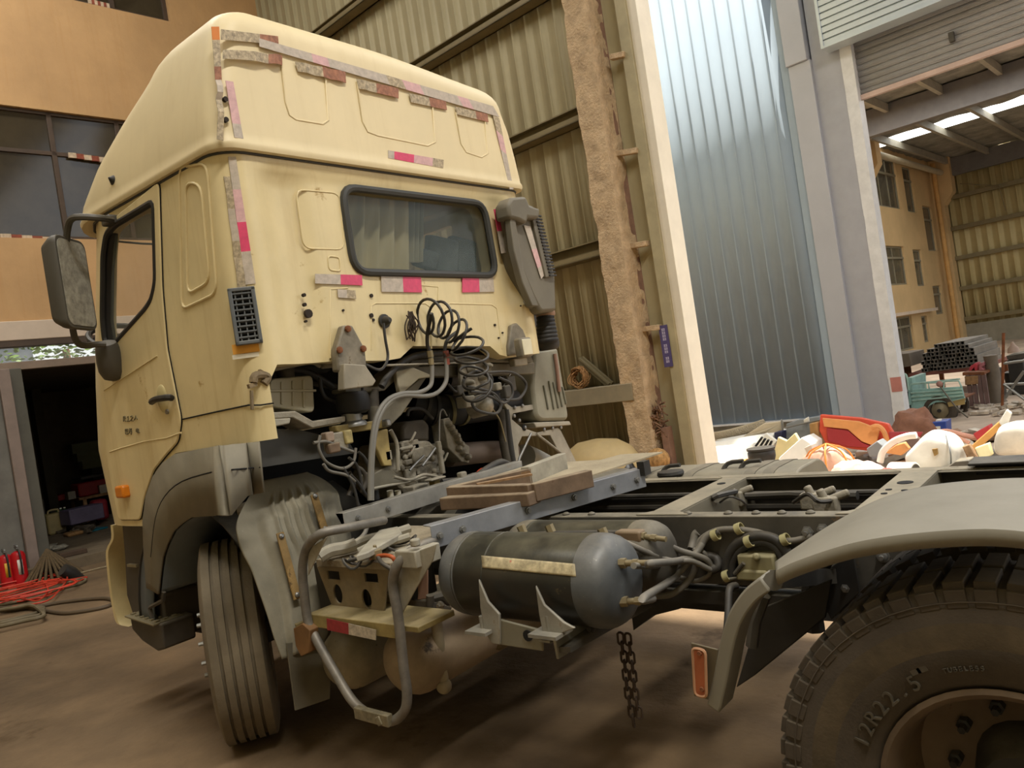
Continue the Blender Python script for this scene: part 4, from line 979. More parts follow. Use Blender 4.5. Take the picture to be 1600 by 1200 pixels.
# mudguard stay, guard flap and side reflector
b = B(); st = [A(*p, Y=1.12) for p in ((1205, 905), (1180, 925), (1158, 958), (1145, 1000), (1135, 1050), (1124, 1098))]
S_ = smooth_path(st, 5); rs = []
for i, p in enumerate(S_):
    d = (S_[min(i+1, len(S_)-1)]-S_[max(i-1, 0)]).normalized(); n = d.cross(Vector((0, 1, 0))).normalized()
    w, h = Vector((0, .05, 0))+n*.0, n*.022
    rs.append([p+w-h, p+w*.85+h, p-w*.85+h, p-w-h])
b.rings(rs); done('mudguard_stay', b, M_RF, T, bevel=.006)
b = B(); b.cyl(A(1208, 908, Y=1.15), A(1208, 908, Y=.7), .026); b.beam(A(1212, 905, Y=1.1), A(1300, 900, Y=.45), .03, .05); done('stay_tube', b, M_CHAS, T)
plate('guard_flap', [A(x, y, Y=.75) for x, y in ((1190, 950), (1300, 905), (1290, 965), (1180, 1055), (1150, 1075), (1172, 1000))], (0, -.01, 0), M_CHAS2)
b = B(); b.tube([A(1195, 930, Y=.9), A(1180, 970, Y=.9), A(1175, 1010, Y=.9)], .02, 6); done('flap_stay', b, M_CHAS, T)
rp = [A(*p, Y=1.16) for p in ((1079, 1004), (1122, 1015), (1112, 1095), (1084, 1088))]
plate('reflector_plate', rp, (0, -.006, 0), mat('reflector_bracket', '5c523e', .6, dust=.3))
rfl = [A(*p, Y=1.17) for p in ((1084, 1010), (1104, 1015), (1106, 1088), (1088, 1084))]
b = B(); b.prism(rounded(rfl, .015, 3), (0, .01, 0)); ro = done('side_reflector', b, mat('reflector_orange', '9c5636', .35, var=.12), T, bevel=.004)
b = B(); b.tube([p+Vector((0, .008, 0)) for p in rounded(rfl, .015, 3)], .005, 5, closed=True); done('reflector_rim', b, mat('reflector_rim', 'b08464'), ro)
for px, py in ((1093, 1021), (1097, 1077)):
    q = A(px, py, Y=1.182); b = B(); b.lathe(q, (0, 1, 0), [(0, .008), (.004, .006)], 8); done('reflector_screw', b, M_RUST, ro)
# far side fuel tank with straps seen over the far rail
b = B(); pr = rrect(.62, .66, .2, 6); zc_ = 1.045-.33
b.rings([[(x, -.80+p, zc_+q) for p, q in pr] for x in (-1.55, -1.58, -2.62, -2.65)]); ft = done('fuel_tank', b, mat('fuel_tank_grey', '7d7868', .5, .15, var=.15, vscale=3, dust=.5), T, bevel=.01)
for x in (-1.75, -2.05, -2.4, -2.5):
    b = B(); b.rings([[(x+dx, -.80+p*1.012, zc_+q*1.012) for p, q in pr] for dx in (-.03, .03)]); done('tank_strap', b, mat('strap', '5f5a4e', .6, dust=.5), ft)
for px, py in ((1048, 730), (1145, 724), (1172, 723)):
    q = A(px, py, Y=-.75); b = B(); b.tube([q+Vector((.06, .05, -.06)), q+Vector((.03, 0, 0)), q+Vector((-.06, .0, .01))], .012, 6, k=3); done('tank_loop', b, M_HOSE, ft)
b = B(); b.lathe((-1.95, -.62, 1.04), (0, 0, 1), [(0, .07), (.01, .075), (.025, .07), (.03, .02)], 18); done('filler_cap', b, M_BLKP, ft)
b = B(); b.box((-1.42, -1.1, .36), (-.55, -.5, 1.02)); done('far_side_light_block', b, M_CHAS, T, bevel=.03)  # unseen box added to block light reaching the floor under the truck
# underbody shapes below the tank and behind
b = B(); b.prism([A(x, y, Y=.3) for x, y in ((985, 945), (1180, 900), (1160, 915), (1060, 952), (1020, 962), (990, 985))], (0, -.3, 0)); done('crossbeam', b, M_CHAS2, T)
b = B(); b.beam((-1.2, 0, .62), (RX, 0, .6), .14, .12); b.beam((-2.2, .40, .74), (-4.4, .40, .74), .08, .05); done('leaf_spring', b, M_CHAS2, T)
# ------------------------------------------------------------------ mudguard behind the front wheel
rows = [((408, 752), (486, 737), -.46), ((388, 778), (505, 745), -.53), ((370, 815), (524, 760), -.60), ((372, 843), (530, 788), -.645), ((380, 866), (538, 815), -.68), ((392, 889), (547, 842), -.70), ((404, 922), (545, 880), -.72), ((417, 959), (535, 930), -.74), ((428, 995), (520, 975), -.755), ((441, 1030), (503, 1015), -.77)]
L_ = smooth_path([A(*r[0], X=r[2]) for r in rows], 5); R_ = smooth_path([A(*r[1], X=r[2]-.0) for r in rows], 5)
def mg(u, v):
    i = v*(len(L_)-1); k = min(int(i), len(L_)-2); f = i-k
    a = L_[k].lerp(L_[k+1], f); c = R_[k].lerp(R_[k+1], f); p = a.lerp(c, u)
    d = 0
    if .12 < v < .62: d = .018*max(0, sin((u-.30)/.5*pi*10))*sstep(.28, .33, u)*sstep(.84, .78, u)*sstep(.12, .2, v)*sstep(.62, .5, v)
    d += .03*sstep(.17, .26, u)*sstep(.2, .3, v)-.02*sstep(.9, 1, u)
    return p+Vector((-d, 0, d*.5))
b = B(); b.grid(mg, 90, 60)
mgd = done('front_mudguard', b, M_MUD, T, sharp=60, solid=.008)
b = B(); b.obox(A(400, 790, X=-.48), (.05, 0, -.01), (0, .09, 0), (0, 0, .03)); done('mudguard_notch', b, M_MUD, mgd, bevel=.02)
for pa, pb in (((437, 832), (465, 936)), ((490, 772), (508, 830))):
    p, q = A(*pa, X=-.745), A(*pb, X=-.80 if pa[0] < 450 else -.75); b = B(); b.beam(p, q, .042, .01, (-1, 0, 0)); st_ = done('mudguard_strap', b, mat('rusty_strap', '8e7346', .7, var=.3, vscale=10, spots=.25), mgd, bevel=.003)
    for u in (.06, .94):
        c = p.lerp(q, u); b = B(); b.lathe(c, (-1, 0, .2), [(0, .014), (.012, .013), (.018, .006)], 8); done('strap_bolt', b, M_STEEL, st_)
fl = [A(448, 1005, X=-.79), A(462, 1110, X=-.79), A(515, 1092, X=-.79), A(520, 1000, X=-.79)]
b = B(); b.prism(fl, (.008, 0, 0)); done('mud_flap', b, mat('rubber_flap', '6b6555', .75, var=.15, dust=.2), T)
# ------------------------------------------------------------------ bent tube step frame, battery tray, brown air tanks
FY = 1.16
M_TUBE = mat('worn_tube', '77726a', .5, .3, var=.25, vscale=9, dust=.4, spots=.15, spotcol='5e4a38')
loop = [(600, 813, .72), (570, 819, .9), (541, 825, 1.05), (501, 834, FY), (480, 855, FY), (473, 885, FY), (475, 925, FY), (481, 969, FY), (491, 993, FY), (519, 1043, FY), (545, 1087, FY), (563, 1107, FY), (585, 1120, FY), (612, 1127, FY), (632, 1111, FY), (636, 1083, FY), (631, 1045, FY), (622, 962, FY), (614, 914, FY), (622, 881, FY), (647, 859, 1.1), (677, 845, 1.0), (735, 829, .75)]
b = B(); b.tube([A(x, y, Y=Y_) for x, y, Y_ in loop], .021, 10, k=4); sf = done('step_frame', b, M_TUBE, T, sharp=60)
plate('frame_gusset', [A(x, y, Y=FY-.005) for x, y in ((481, 858), (512, 838), (500, 860), (481, 900))], (0, -.006, 0), M_BARE, sf)
plate('frame_gusset', [A(x, y, Y=FY-.03) for x, y in ((616, 905), (626, 880), (650, 862), (682, 850), (676, 876), (650, 920), (625, 965))], (0, -.006, 0), M_BARE, sf)
b = B(); b.beam(A(557, 1112, Y=FY+.025), A(610, 1126, Y=FY+.025), .03, .05); b.beam(A(592, 1118, Y=FY+.03), A(598, 1132, Y=FY+.03), .03, .03); done('step_plate', b, mat('step_plate', '7c735c', .6, .2, var=.3, vscale=30), sf, bevel=.004)
# narrow plank step with tape
M_OLD = mat('olive_board', '8b7a4a', .75, var=.25, vscale=8, dust=.4)
zb_ = A(560, 975, Y=FY).z
p, q = A(483, 966, Y=FY-.02), A(628, 985, Y=FY-.02)
b = B(); b.box((q.x-.1, .93, zb_-.015), (p.x+.0, FY-.02, zb_+.01)); b.box((q.x+.03, FY-.025, zb_-.05), (p.x, FY-.015, zb_+.01)); bd = done('step_board', b, M_OLD, T, bevel=.004)
b = B(); P4 = [A(511, 966, Y=FY), A(512, 984, Y=FY), A(588, 1000, Y=FY), A(588, 984, Y=FY)]
b.mi = 0; m0 = P4[0].lerp(P4[3], .46); m1 = P4[1].lerp(P4[2], .46)
b.rings([[P4[0], P4[1], m1, m0], [v+Vector((0, .003, 0)) for v in (P4[0], P4[1], m1, m0)]]); b.mi = 1
b.rings([[m0, m1, P4[2], P4[3]], [v+Vector((0, .003, 0)) for v in (m0, m1, P4[2], P4[3])]])
done('reflective_strip', b, [mat('tape_dark_red', '8e2d30', .5, var=.2, vscale=30), mat('tape_foil', 'c9c2b2', .3, .5, var=.25, vscale=40)], bd)
plate('step_end', [A(x, y, Y=FY+.03) for x, y in ((458, 982), (472, 974), (484, 985), (482, 1020), (470, 1026), (462, 1010))], (0, -.05, 0), mat('rusty_end', '7c5a36', .7, var=.25), bd)
b = B(); b.beam(A(462, 978, Y=FY+.01), A(484, 970, Y=FY-.05), .03, .015); done('step_end', b, M_OLD, bd)
# battery tray and cover
M_TRAY = mat('tray_brown', '7e6f54', .65, var=.2, vscale=7, dust=.4)
fp = [A(*p, Y=1.02) for p in ((495, 885), (607, 888), (600, 955), (588, 962), (524, 950), (518, 945))]
b = B(); b.prism(fp, (0, -.008, 0)); tr_ = done('battery_tray', b, M_TRAY, T)
cs = []
for px, py, w, h in ((528, 928, .032, .045), (573, 936, .032, .045)):
    q = A(px, py, Y=1.02); c = B(); c.rings([[q+Vector((w*cos(t), dy, h*sin(t))) for t in [2*pi*i/20 for i in range(20)]] for dy in (-.05, .05)]); cs.append(c)
for px, py in ((521, 899), (580, 903)):
    q = A(px, py, Y=1.02); c = B(); c.obox(q, (.045, 0, .0), (0, .05, 0), (0, 0, .02)); cs.append(c)
cut(tr_, cs)
b = B(); b.box((A(600, 950, Y=.9).x, .55, .72), (A(520, 940, Y=.9).x, .98, .97)); done('battery', b, mat('battery_dark', '2d2922', .6, var=.2), T, bevel=.01)
zc2 = A(540, 880, Y=1.04).z
b = B(); xa, xb = A(496, 882, Y=1.04).x, A(612, 890, Y=1.04).x
b.prism([(xa, 1.04, zc2), (xa, .48, zc2+.02), (xb, .48, zc2+.02), (xb, 1.04, zc2)], (0, 0, .012)); b.prism([(xa, 1.045, zc2+.012), (xa, 1.045, zc2-.02), (xb, 1.045, zc2-.02), (xb, 1.045, zc2+.012)], (0, -.006, 0)); done('battery_cover', b, mat('cover_dusty', '8d8068', .8, var=.25, vscale=6, dust=.5, bump=.3), T, bevel=.005)
for k, (pa, pb, r) in enumerate((((500, 870), (556, 850), .03), ((545, 855), (640, 825), .022), ((560, 862), (640, 838), .018))):
    p, q = A(*pa, Z=zc2+.04), A(*pb, Z=zc2+.06); b = B(); b.tube([p, p.lerp(q, .3)+Vector((0, 0, .01)), p.lerp(q, .7), q], r, 8, k=3); done('dusty_pipe', b, M_BARE, T)
b = B(); b.prism([A(x, y, Z=zc2+.08) for x, y in ((592, 828), (622, 822), (628, 832), (575, 862), (556, 868), (572, 848))], (0, 0, -.03)); done('cover_flap', b, M_BARE, T, bevel=.006)
def zcirc(name, px, py, r, tr, z, m, ky=1.0):
    q = A(px, py, Z=z); b = B(); b.tube([q+Vector((r*cos(t), r*sin(t)*ky, .02*sin(2*t))) for t in [2*pi*i/18 for i in range(18)]], tr, 6, closed=True); return done(name, b, m, T)
zcirc('cable_loop', 625, 848, .075, .006, zc2+.05, M_HOSE); zcirc('cable_loop', 553, 878, .045, .006, zc2+.03, M_HOSE); zcirc('cable_loop', 570, 873, .06, .005, zc2+.03, M_HOSE)
hose('red_cable', [A(580, 872, Z=zc2+.03), A(598, 868, Z=zc2+.05), A(612, 870, Z=zc2+.05), A(619, 880, Z=zc2+.02)], .009, mat('red_cable', 'b0562c', .5))
hose('battery_cable', [A(545, 876, Z=zc2+.04), A(575, 869, Z=zc2+.05), A(588, 868, Z=zc2+.04), A(597, 880, Z=zc2+.04), A(612, 890, Z=zc2+.02), A(618, 900, Z=zc2)], .009, M_HOSE)
b = B(); q = A(588, 869, Z=zc2+.04); b.box(q-Vector((.02, .02, .01)), q+Vector((.02, .02, .03))); b.cyl(q, q+Vector((0, 0, .05)), .008); done('battery_clamp', b, M_FIT, T, bevel=.004)
hose('air_hose', [A(490, 860, Y=1.0), A(520, 852, Y=.95), A(550, 848, Y=.9), A(568, 836, Y=.8), A(575, 818, Y=.75)], .011)
# side plates between the tray and the black tanks
plate('support_plate', [A(x, y, Y=.93) for x, y in ((590, 905), (610, 900), (622, 905), (620, 985), (588, 980))], (0, -.01, 0), M_TRAY)
b = B(); q = A(605, 912, Y=.98); b.cyl(q, q+Vector((0, .02, 0)), .03); b.beam(A(597, 922, Y=.98), A(612, 925, Y=.98), .012, .012); b.lathe(q, (0, 1, 0), [(.02, .012), (.035, .01)], 8); done('tray_latch', b, M_ENGD, T)
plate('support_plate', [A(x, y, Y=.8) for x, y in ((628, 935), (675, 940), (683, 990), (625, 985))], (0, -.01, 0), mat('dim_plate', '5d5344', .7, var=.2))
plate('pinkish_strip', [A(x, y, Y=.8) for x, y in ((653, 908), (668, 890), (668, 935), (652, 938))], (0, -.008, 0), mat('primer_strip', '94735f', .6))
for px, py in ((655, 962), (593, 960), (690, 945)):
    q = A(px, py, Y=.85); b = B(); b.lathe(q, (0, 1, 0), [(0, .018), (.012, .018), (.013, .012), (.025, .01)], 6); done('tray_bolt', b, M_ENG, T)
b = B(); b.tube([A(672, 935, Y=.75), A(690, 930, Y=.7), A(702, 940, Y=.65)], .022, 8); b.beam(A(670, 945, Y=.78), A(700, 955, Y=.7), .05, .04); b.cyl(A(672, 930, Y=.8), A(672, 948, Y=.8), .018); done('tank_valve', b, M_ENGD, T)
def dome(name, c, r, y1, m):
    b = B(); c = Vector(c); b.lathe((c.x, c.y-.0, c.z), (0, 1, 0), [(-y1, r*.9), (-y1+.05, r), (-.05, r), (-.015, r*.965), (.03, r*.82), (.06, r*.6), (.075, r*.3), (.08, .01)], 32); return done(name, b, m, T)
q = A(527, 1036, Y=.97); dome('brown_air_tank', (q.x, .93, q.z), .155, .8, M_GREYT)
q = A(627, 1040, Y=.97); dome('brown_air_tank', (q.x, .93, q.z), .158, .9, mat('tan_tank', '94826a', .6, var=.2, vscale=5, spots=.2, spotcol='3d3227', spotscale=7))
b = B(); b.box((A(780, 1000, Y=.5).x, -.4, .40), (A(700, 960, Y=.5).x+.0, .52, .66)); done('far_tank', b, mat('brown_tank_far', '7d6d50', .6, var=.2), T, bevel=.08)
b = B(); b.tube([A(680, 955, Y=.85), A(685, 1000, Y=.85), A(692, 1062, Y=.85)], .026, 10); b.ball(A(694, 1072, Y=.85), .035); done('drain_pipe', b, mat('pipe_dusty', '8d8168', .65, var=.2), T)
# ------------------------------------------------------------------ open bay behind the cab
def bx(name, px, py, X, w, d, h, m, parent=T, bev=.008, tilt=0.0):
    q = A(px, py, X=X); M = Matrix.Rotation(tilt, 3, 'X'); b = B(); b.obox(q, (d/2, 0, 0), M @ Vector((0, w/2, 0)), M @ Vector((0, 0, h/2))); return done(name, b, m, parent, bevel=bev)
def polyX(name, pts, X, t, m, parent=T, bev=.006):
    b = B(); b.prism([A(x, y, X=X) for x, y in pts], (t, 0, 0)); return done(name, b, m, parent, bevel=bev)
def tubeX(name, pts, r, m, parent=T, k=5):
    b = B(); b.tube([A(x, y, X=X) for x, y, X in pts], r, 8, k=k); return done(name, b, m, parent, sharp=60)
b = B(); b.box((-.25, -1.0, .8), (-.2, 1.0, 2.0)); b.box((-.58, -1.0, .9), (-.2, -.96, 1.9)); done('dark_bay_backing', b, M_DARK, T)  # black sheets added to stand for the dark inside the bay
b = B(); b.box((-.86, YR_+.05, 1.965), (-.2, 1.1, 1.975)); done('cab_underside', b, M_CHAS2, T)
# expansion tank on its bracket
b = B(); P = [A(x, y, X=-.74) for x, y in ((421, 592), (489, 586), (492, 645), (423, 636))]
b.prism(rounded(P, .03, 3), (.22, 0, 0)); et = done('expansion_tank', b, mat('tank_translucent', 'a09a84', .5, var=.1, dust=.3), T, bevel=.02)
b = B()
for u in (.25, .5, .75):
    p, q = P[0].lerp(P[1], u), P[3].lerp(P[2], u); b.beam(p+Vector((-.002, 0, -.02)), q+Vector((-.002, 0, .02)), .012, .008, (1, 0, 0))
b.beam(P[0].lerp(P[3], .42)+Vector((-.004, 0.01, 0)), P[1].lerp(P[2], .42)+Vector((-.004, -.01, 0)), .012, .012); done('tank_rib', b, mat('tank_translucent', 'a09a84'), et, bevel=.003)
b = B(); q = A(446, 583, X=-.68); b.cyl(q-Vector((0, 0, .03)), q+Vector((0, 0, .025)), .045, n=16); b.cyl(q+Vector((0, 0, .02)), q+Vector((0, 0, .04)), .05, n=16); done('tank_cap', b, M_ENGD, et)
tubeX('bracket_tube', [(416, 579, -.8), (450, 572, -.8), (485, 566, -.8), (500, 572, -.8)], .012, M_ENG)
bx('bracket_clip', 512, 570, -.8, .07, .04, .035, M_ENG)
tubeX('coolant_hose', [(455, 578, -.6), (480, 582, -.6), (505, 595, -.6), (520, 605, -.6)], .02, M_HOSE)
tubeX('coolant_hose', [(470, 592, -.55), (495, 600, -.55), (525, 604, -.55)], .016, M_ENGD)
polyX('tank_bracket', [(416, 645), (462, 642), (490, 658), (540, 650), (540, 659), (488, 669), (458, 653), (416, 655)], -.84, .18, M_ENG)
polyX('tank_bracket', [(418, 655), (455, 653), (453, 662), (424, 668)], -.85, .05, M_BARE)
polyX('tank_post', [(412, 610), (418, 610), (418, 655), (412, 650)], -.85, .04, M_ENGD)
b = B(); q = A(404, 596, X=-.9)
b.tube([A(396, 598, X=-.92), A(398, 588, X=-.92), A(410, 586, X=-.92), (A(418, 590, X=-.92)), A(412, 600, X=-.92)], .02, 8, k=3); b.beam(A(388, 604, X=-.92), A(400, 600, X=-.92), .02, .02); b.beam(A(393, 610, X=-.92), A(394, 640, X=-.92), .012, .012); b.beam(A(404, 580, X=-.92), A(418, 588, X=-.92), .02, .02); done('latch_mechanism', b, mat('rusty_latch', '7d6b4e', .7, var=.35, vscale=20), T, bevel=.003)
# cab mounts: triangular rear brackets
def mount(pts, X, t, m): return polyX('cab_mount', pts, X, t, m, bev=.01)
M_MNT = mat('mount_grey', '807868', .6, .15, var=.25, vscale=9, dust=.35, spots=.2, spotcol='5c4c38', spotscale=10)
mt = mount([(526, 545), (537, 508), (551, 508), (571, 545), (574, 577), (560, 582), (528, 580)], XR-.035, .05, M_MNT)
for px, py in ((543, 514), (530, 547), (567, 545)):
    q = A(px, py, X=XR-.04); b = B(); b.lathe(q, (-1, 0, 0), [(0, .018), (.01, .017), (.014, .008)], 8); done('mount_bolt', b, M_RUST, mt)
polyX('cab_mount_lower', [(538, 568), (571, 570), (588, 595), (583, 603), (537, 609)], XR-.07, .05, mat('mount_pale', '948c7a', .6, .1, var=.2, dust=.3, spots=.15, spotcol='6c5a40'))
mt2 = mount([(795, 540), (800, 508), (808, 504), (818, 515), (828, 540), (826, 552), (796, 556)], XR-.0, .04, M_MNT)
# work lamp on the right mount
b = B(); q = A(818, 543, X=XR-.08); b.obox(q, (.03, 0, 0), (0, .058, 0), (0, 0, .062)); wl_ = done('work_lamp', b, M_MNT, mt2, bevel=.014)
b = B(); b.obox(q+Vector((-.031, 0, 0)), (.004, 0, 0), (0, .046, 0), (0, 0, .05)); done('lamp_lens', b, mat('lamp_glass', 'd6cdae', .2, var=.08), wl_, bevel=.004)
# cab rear cross arch
M_ARC = mat('arch_grey', '6f6959', .6, .1, var=.2, vscale=6, dust=.6)
polyX('cab_arch', [(590, 604), (606, 582), (630, 562), (655, 552), (830, 556), (834, 566), (700, 565), (662, 568), (636, 582), (612, 600), (602, 610), (585, 612), (540, 613), (540, 606)], -.80, .12, M_ARC)
polyX('cab_arch', [(650, 572), (835, 566), (836, 584), (700, 588), (620, 588)], -.76, .1, M_ARC)
polyX('arch_gusset', [(618, 580), (646, 574), (680, 588), (655, 592), (628, 616), (624, 612)], -.84, .03, mat('gusset_pale', '9c937c', .6, var=.15))
polyX('arch_leg', [(655, 592), (668, 588), (628, 648), (612, 664), (588, 668), (586, 655), (600, 640)], -.80, .05, M_ARC)
bx('arch_bolt', 603, 661, -.87, .04, .05, .04, M_STEEL, bev=.01)
polyX('cross_brace', [(524, 665), (606, 655), (606, 668), (536, 678), (526, 674)], -.86, .06, M_OLD)
polyX('stay_plate', [(585, 674), (606, 670), (613, 728), (600, 728), (584, 690)], -.82, .03, mat('yellowish_plate', 'a8945e', .6, .15, var=.2, vscale=8))
tubeX('stay_edge', [(610, 672, -.82), (620, 695, -.82), (622, 735, -.82)], .012, M_ENG)
# air spring with clamp ring and damper
q0_, q1_ = A(549, 613, X=-.82), A(549, 650, X=-.82)
b = B(); b.lathe(q0_, (0, 0, -1), [(0, .075), (.02, .086), (.06, .09), (.10, .085), (.115, .06)], 20); asp = done('air_spring', b, M_BLK, T)
b = B(); b.lathe(q1_+Vector((0, 0, -.005)), (0, 0, -1), [(-.02, .05), (.02, .052), (.03, .07), (.04, .075), (.05, .075)], 18); done('spring_seat', b, M_STEEL, asp)
tubeX('damper', [(582, 609, -.78), (583, 625, -.78), (584, 658, -.78)], .032, M_ENGD, k=0)
tubeX('damper', [(584, 635, -.79), (585, 672, -.79)], .026, M_ARC, k=0)
# valve block with small hoses
vb = bx('valve_block', 524, 690, -.85, .10, .08, .09, M_ENG)
bx('valve_cap', 512, 683, -.88, .05, .05, .05, mat('valve_pink', '94806e', .6, var=.2), vb); bx('valve_cap', 541, 683, -.88, .05, .05, .07, mat('valve_yellow', 'a09160', .6, var=.3, vscale=20), vb); bx('valve_cap', 520, 700, -.89, .07, .04, .05, M_RST, vb)
for pts in ([(500, 680), (498, 700), (510, 722), (535, 732), (552, 722), (556, 700)], [(490, 692), (510, 690), (530, 698), (552, 706)], [(505, 725), (515, 736), (540, 742), (555, 752)], [(545, 715), (556, 725), (562, 740), (566, 765)], [(548, 742), (560, 755), (575, 778)], [(536, 730), (552, 760), (560, 790)], [(560, 706), (570, 716), (576, 730)]):
    hose('small_hose', [A(x, y, X=-.90) for x, y in pts], .008, M_HOSE2 if pts[0][0] < 506 else M_HOSE)
# twin grey lines sweeping down, and coiled air lines
lines = [[(672, 548), (674, 560), (675, 585), (672, 603), (655, 613), (628, 615), (604, 626), (588, 652), (581, 690), (578, 740), (578, 782)], [(697, 560), (698, 580), (696, 598), (684, 613), (665, 619), (630, 618), (608, 628), (592, 654), (584, 692), (581, 740), (581, 782)]]
for l in lines: hose('air_line', [A(x, y, X=-.97) for x, y in l], .0125, mat('line_grey', '7b7870', .5, var=.12))
for x in (671, 696):
    b = B(); b.cyl(A(x, 548, X=-.97), A(x+2, 558, X=-.97), .018, n=6); b.cyl(A(x+2, 560, X=-.97), A(x+3, 570, X=-.97), .016, n=8); done('line_coupling', b, M_FIT if x < 680 else mat('coupling_red', '8c4a3c', .5), T)
tubeX('line_rail', [(600, 571, -.93), (720, 567, -.93)], .006, M_ENG, k=0)
# the coil: helix along a drooping axis
axis = smooth_path([A(660, 494, X=-1.0), A(690, 500, X=-1.02), A(715, 520, X=-1.04), A(733, 548, X=-1.06), A(740, 580, X=-1.05), A(748, 612, X=-1.02)], 12)
b = B(); n = len(axis); turns = 9.5; P = []
for i in range(int(turns*22)+1):
    u = i/(turns*22); k = min(int(u*(n-1)), n-2); c = axis[k].lerp(axis[k+1], u*(n-1)-k)
    t = (axis[min(k+2, n-1)]-axis[max(k-1, 0)]).normalized(); x, y = frame_of(t)
    a = u*turns*2*pi; r = .088+.012*sin(u*13)
    P.append(c+(x*cos(a)+y*sin(a))*r+t*.03*sin(a))
b.tube(P, .0085, 7); coil = done('coiled_hose', b, mat('coil_black', '2f2d2a', .4, var=.1, dust=.2), T, sharp=70)
hose('coil_end', [P[0], A(668, 520, X=-1.0), A(668, 540, X=-.97), A(672, 549, X=-.97)], .011, M_HOSE); hose('coil_end', [A(715, 518, X=-1.0), A(700, 530, X=-.99), A(695, 545, X=-.97), A(696, 558, X=-.97)], .011, M_HOSE)
for pts in ([(725, 590), (745, 580), (768, 590), (762, 612), (735, 612)], [(780, 590), (798, 600), (800, 618), (786, 630), (770, 618)], [(760, 582), (800, 582), (822, 600), (812, 622), (790, 625)], [(742, 625), (760, 618), (782, 630), (775, 646), (748, 642), (738, 632)], [(730, 604), (760, 610), (775, 618), (784, 634)]):
    b = B(); b.tube([A(x, y, X=-1.0) for x, y in pts], .009, 7, closed=len(pts) > 5, k=6); done('hose_loop', b, M_HOSE, T)
# gearbox and engine lumps
def ribbed(name, pts, X, t, m): return polyX(name, pts, X, t, m, bev=.02)
ribbed('engine_dome', [(628, 690), (628, 668), (636, 658), (664, 655), (672, 664), (672, 690)], -.62, .3, M_ENGD)
gb = ribbed('gearbox', [(628, 690), (672, 688), (682, 700), (692, 690), (696, 738), (690, 752), (682, 772), (640, 778), (622, 760), (618, 735), (626, 715)], -.66, .4, M_ENG)
random.seed(11)
for i in range(34):
    px, py = random.uniform(626, 690), random.uniform(692, 766); q = A(px, py, X=-.665); b = B()
    k = random.random()
    if k < .45: b.lathe(q, (-1, 0, 0), [(-.01, .02), (.012, .018), (.02, .011)], 8 if k < .3 else 6)
    elif k < .96: b.obox(q, (.02, 0, 0), (0, random.uniform(.02, .06), 0), (0, 0, random.uniform(.012, .04)))
    else: b.tube([q, q+Vector((-.03, -.03, .02)), q+Vector((-.02, -.08, .06))], .008, 6)
    done('casting_boss', b, M_ENG, gb, bevel=.005)
bx('gear_linkage', 688, 715, -.72, .03, .03, .2, M_ENG); tubeX('link_rod', [(660, 728, -.74), (672, 712, -.74), (680, 700, -.74)], .008, M_STEEL, k=0); tubeX('link_rod', [(686, 700, -.72), (687, 650, -.72), (692, 640, -.72), (698, 650, -.72)], .006, M_STEEL)
polyX('bracket_box', [(580, 742), (606, 728), (634, 752), (612, 760), (580, 763)], -.8, .1, M_ARC); tubeX('bracket_edge', [(580, 764, -.84), (640, 752, -.84)], .008, M_BARE, k=0)
for px in (585, 610, 622): 
    q = A(px, 772, X=-.8); b = B(); b.cyl(q-Vector((0, 0, .03)), q+Vector((0, 0, .02)), .025 if px < 600 else .018, n=12); done('filter_cup', b, M_BLK if px < 600 else mat('cup_pale', 'bdb6a2', .5), T)
bx('pump_body', 650, 768, -.7, .12, .1, .08, M_ENG)
bx('step_stub', 680, 758, -.85, .05, .05, .06, M_OLD); bx('step_stub', 680, 748, -.86, .12, .06, .012, M_ENG)
# turbo intake ducts (dark, banded)
def duct(pts, r, m, rings, name='intake_duct'):
    P = smooth_path([A(x, y, X=X) for x, y, X in pts], 8); b = B(); b.tube(P, r, 18); o = done(name, b, m, T, sharp=60)
    for u in rings:
        i = int(u*(len(P)-2)); d = P[i+1]-P[i]; k = B(); k.ring(P[i], d, [(-.012, r*1.0), (.012, r*1.0), (.012, r*1.07), (-.012, r*1.07)], 20); done('duct_clamp', k, mat('clamp_olive', '6b6444', .5, .3) if u > .3 else M_HOSE, o)
    return o
duct([(640, 630, -.45), (680, 642, -.5), (718, 640, -.55), (760, 635, -.55), (800, 628, -.55)], .10, M_BLK, (.15, .25, .4, .52))
duct([(690, 590, -.5), (720, 590, -.5), (745, 600, -.5)], .10, M_CHAS2, (.4,))
duct([(655, 645, -.4), (690, 650, -.42)], .09, M_BLK, (.2, .5))
duct([(700, 712, -.5), (760, 706, -.5), (800, 706, -.5)], .075, mat('pipe_brownish', '75665a', .6, .2, var=.15), (), 'exhaust_pipe')
polyX('pump_casting', [(693, 655), (702, 652), (730, 700), (734, 722), (722, 722), (700, 700)], -.62, .12, M_ENG)
random.seed(5)
for i in range(9):
    q = A(700+i*3.5+random.uniform(-4, 4), 662+i*6.5, X=-.63); b = B(); b.lathe(q, (-1, 0, .1), [(-.02, .025), (.015, .02), (.025, .01)], 7); done('pump_boss', b, M_ENG, T)
polyX('pump_flange', [(722, 690), (734, 697), (733, 724), (727, 722)], -.62, .04, M_BARE)
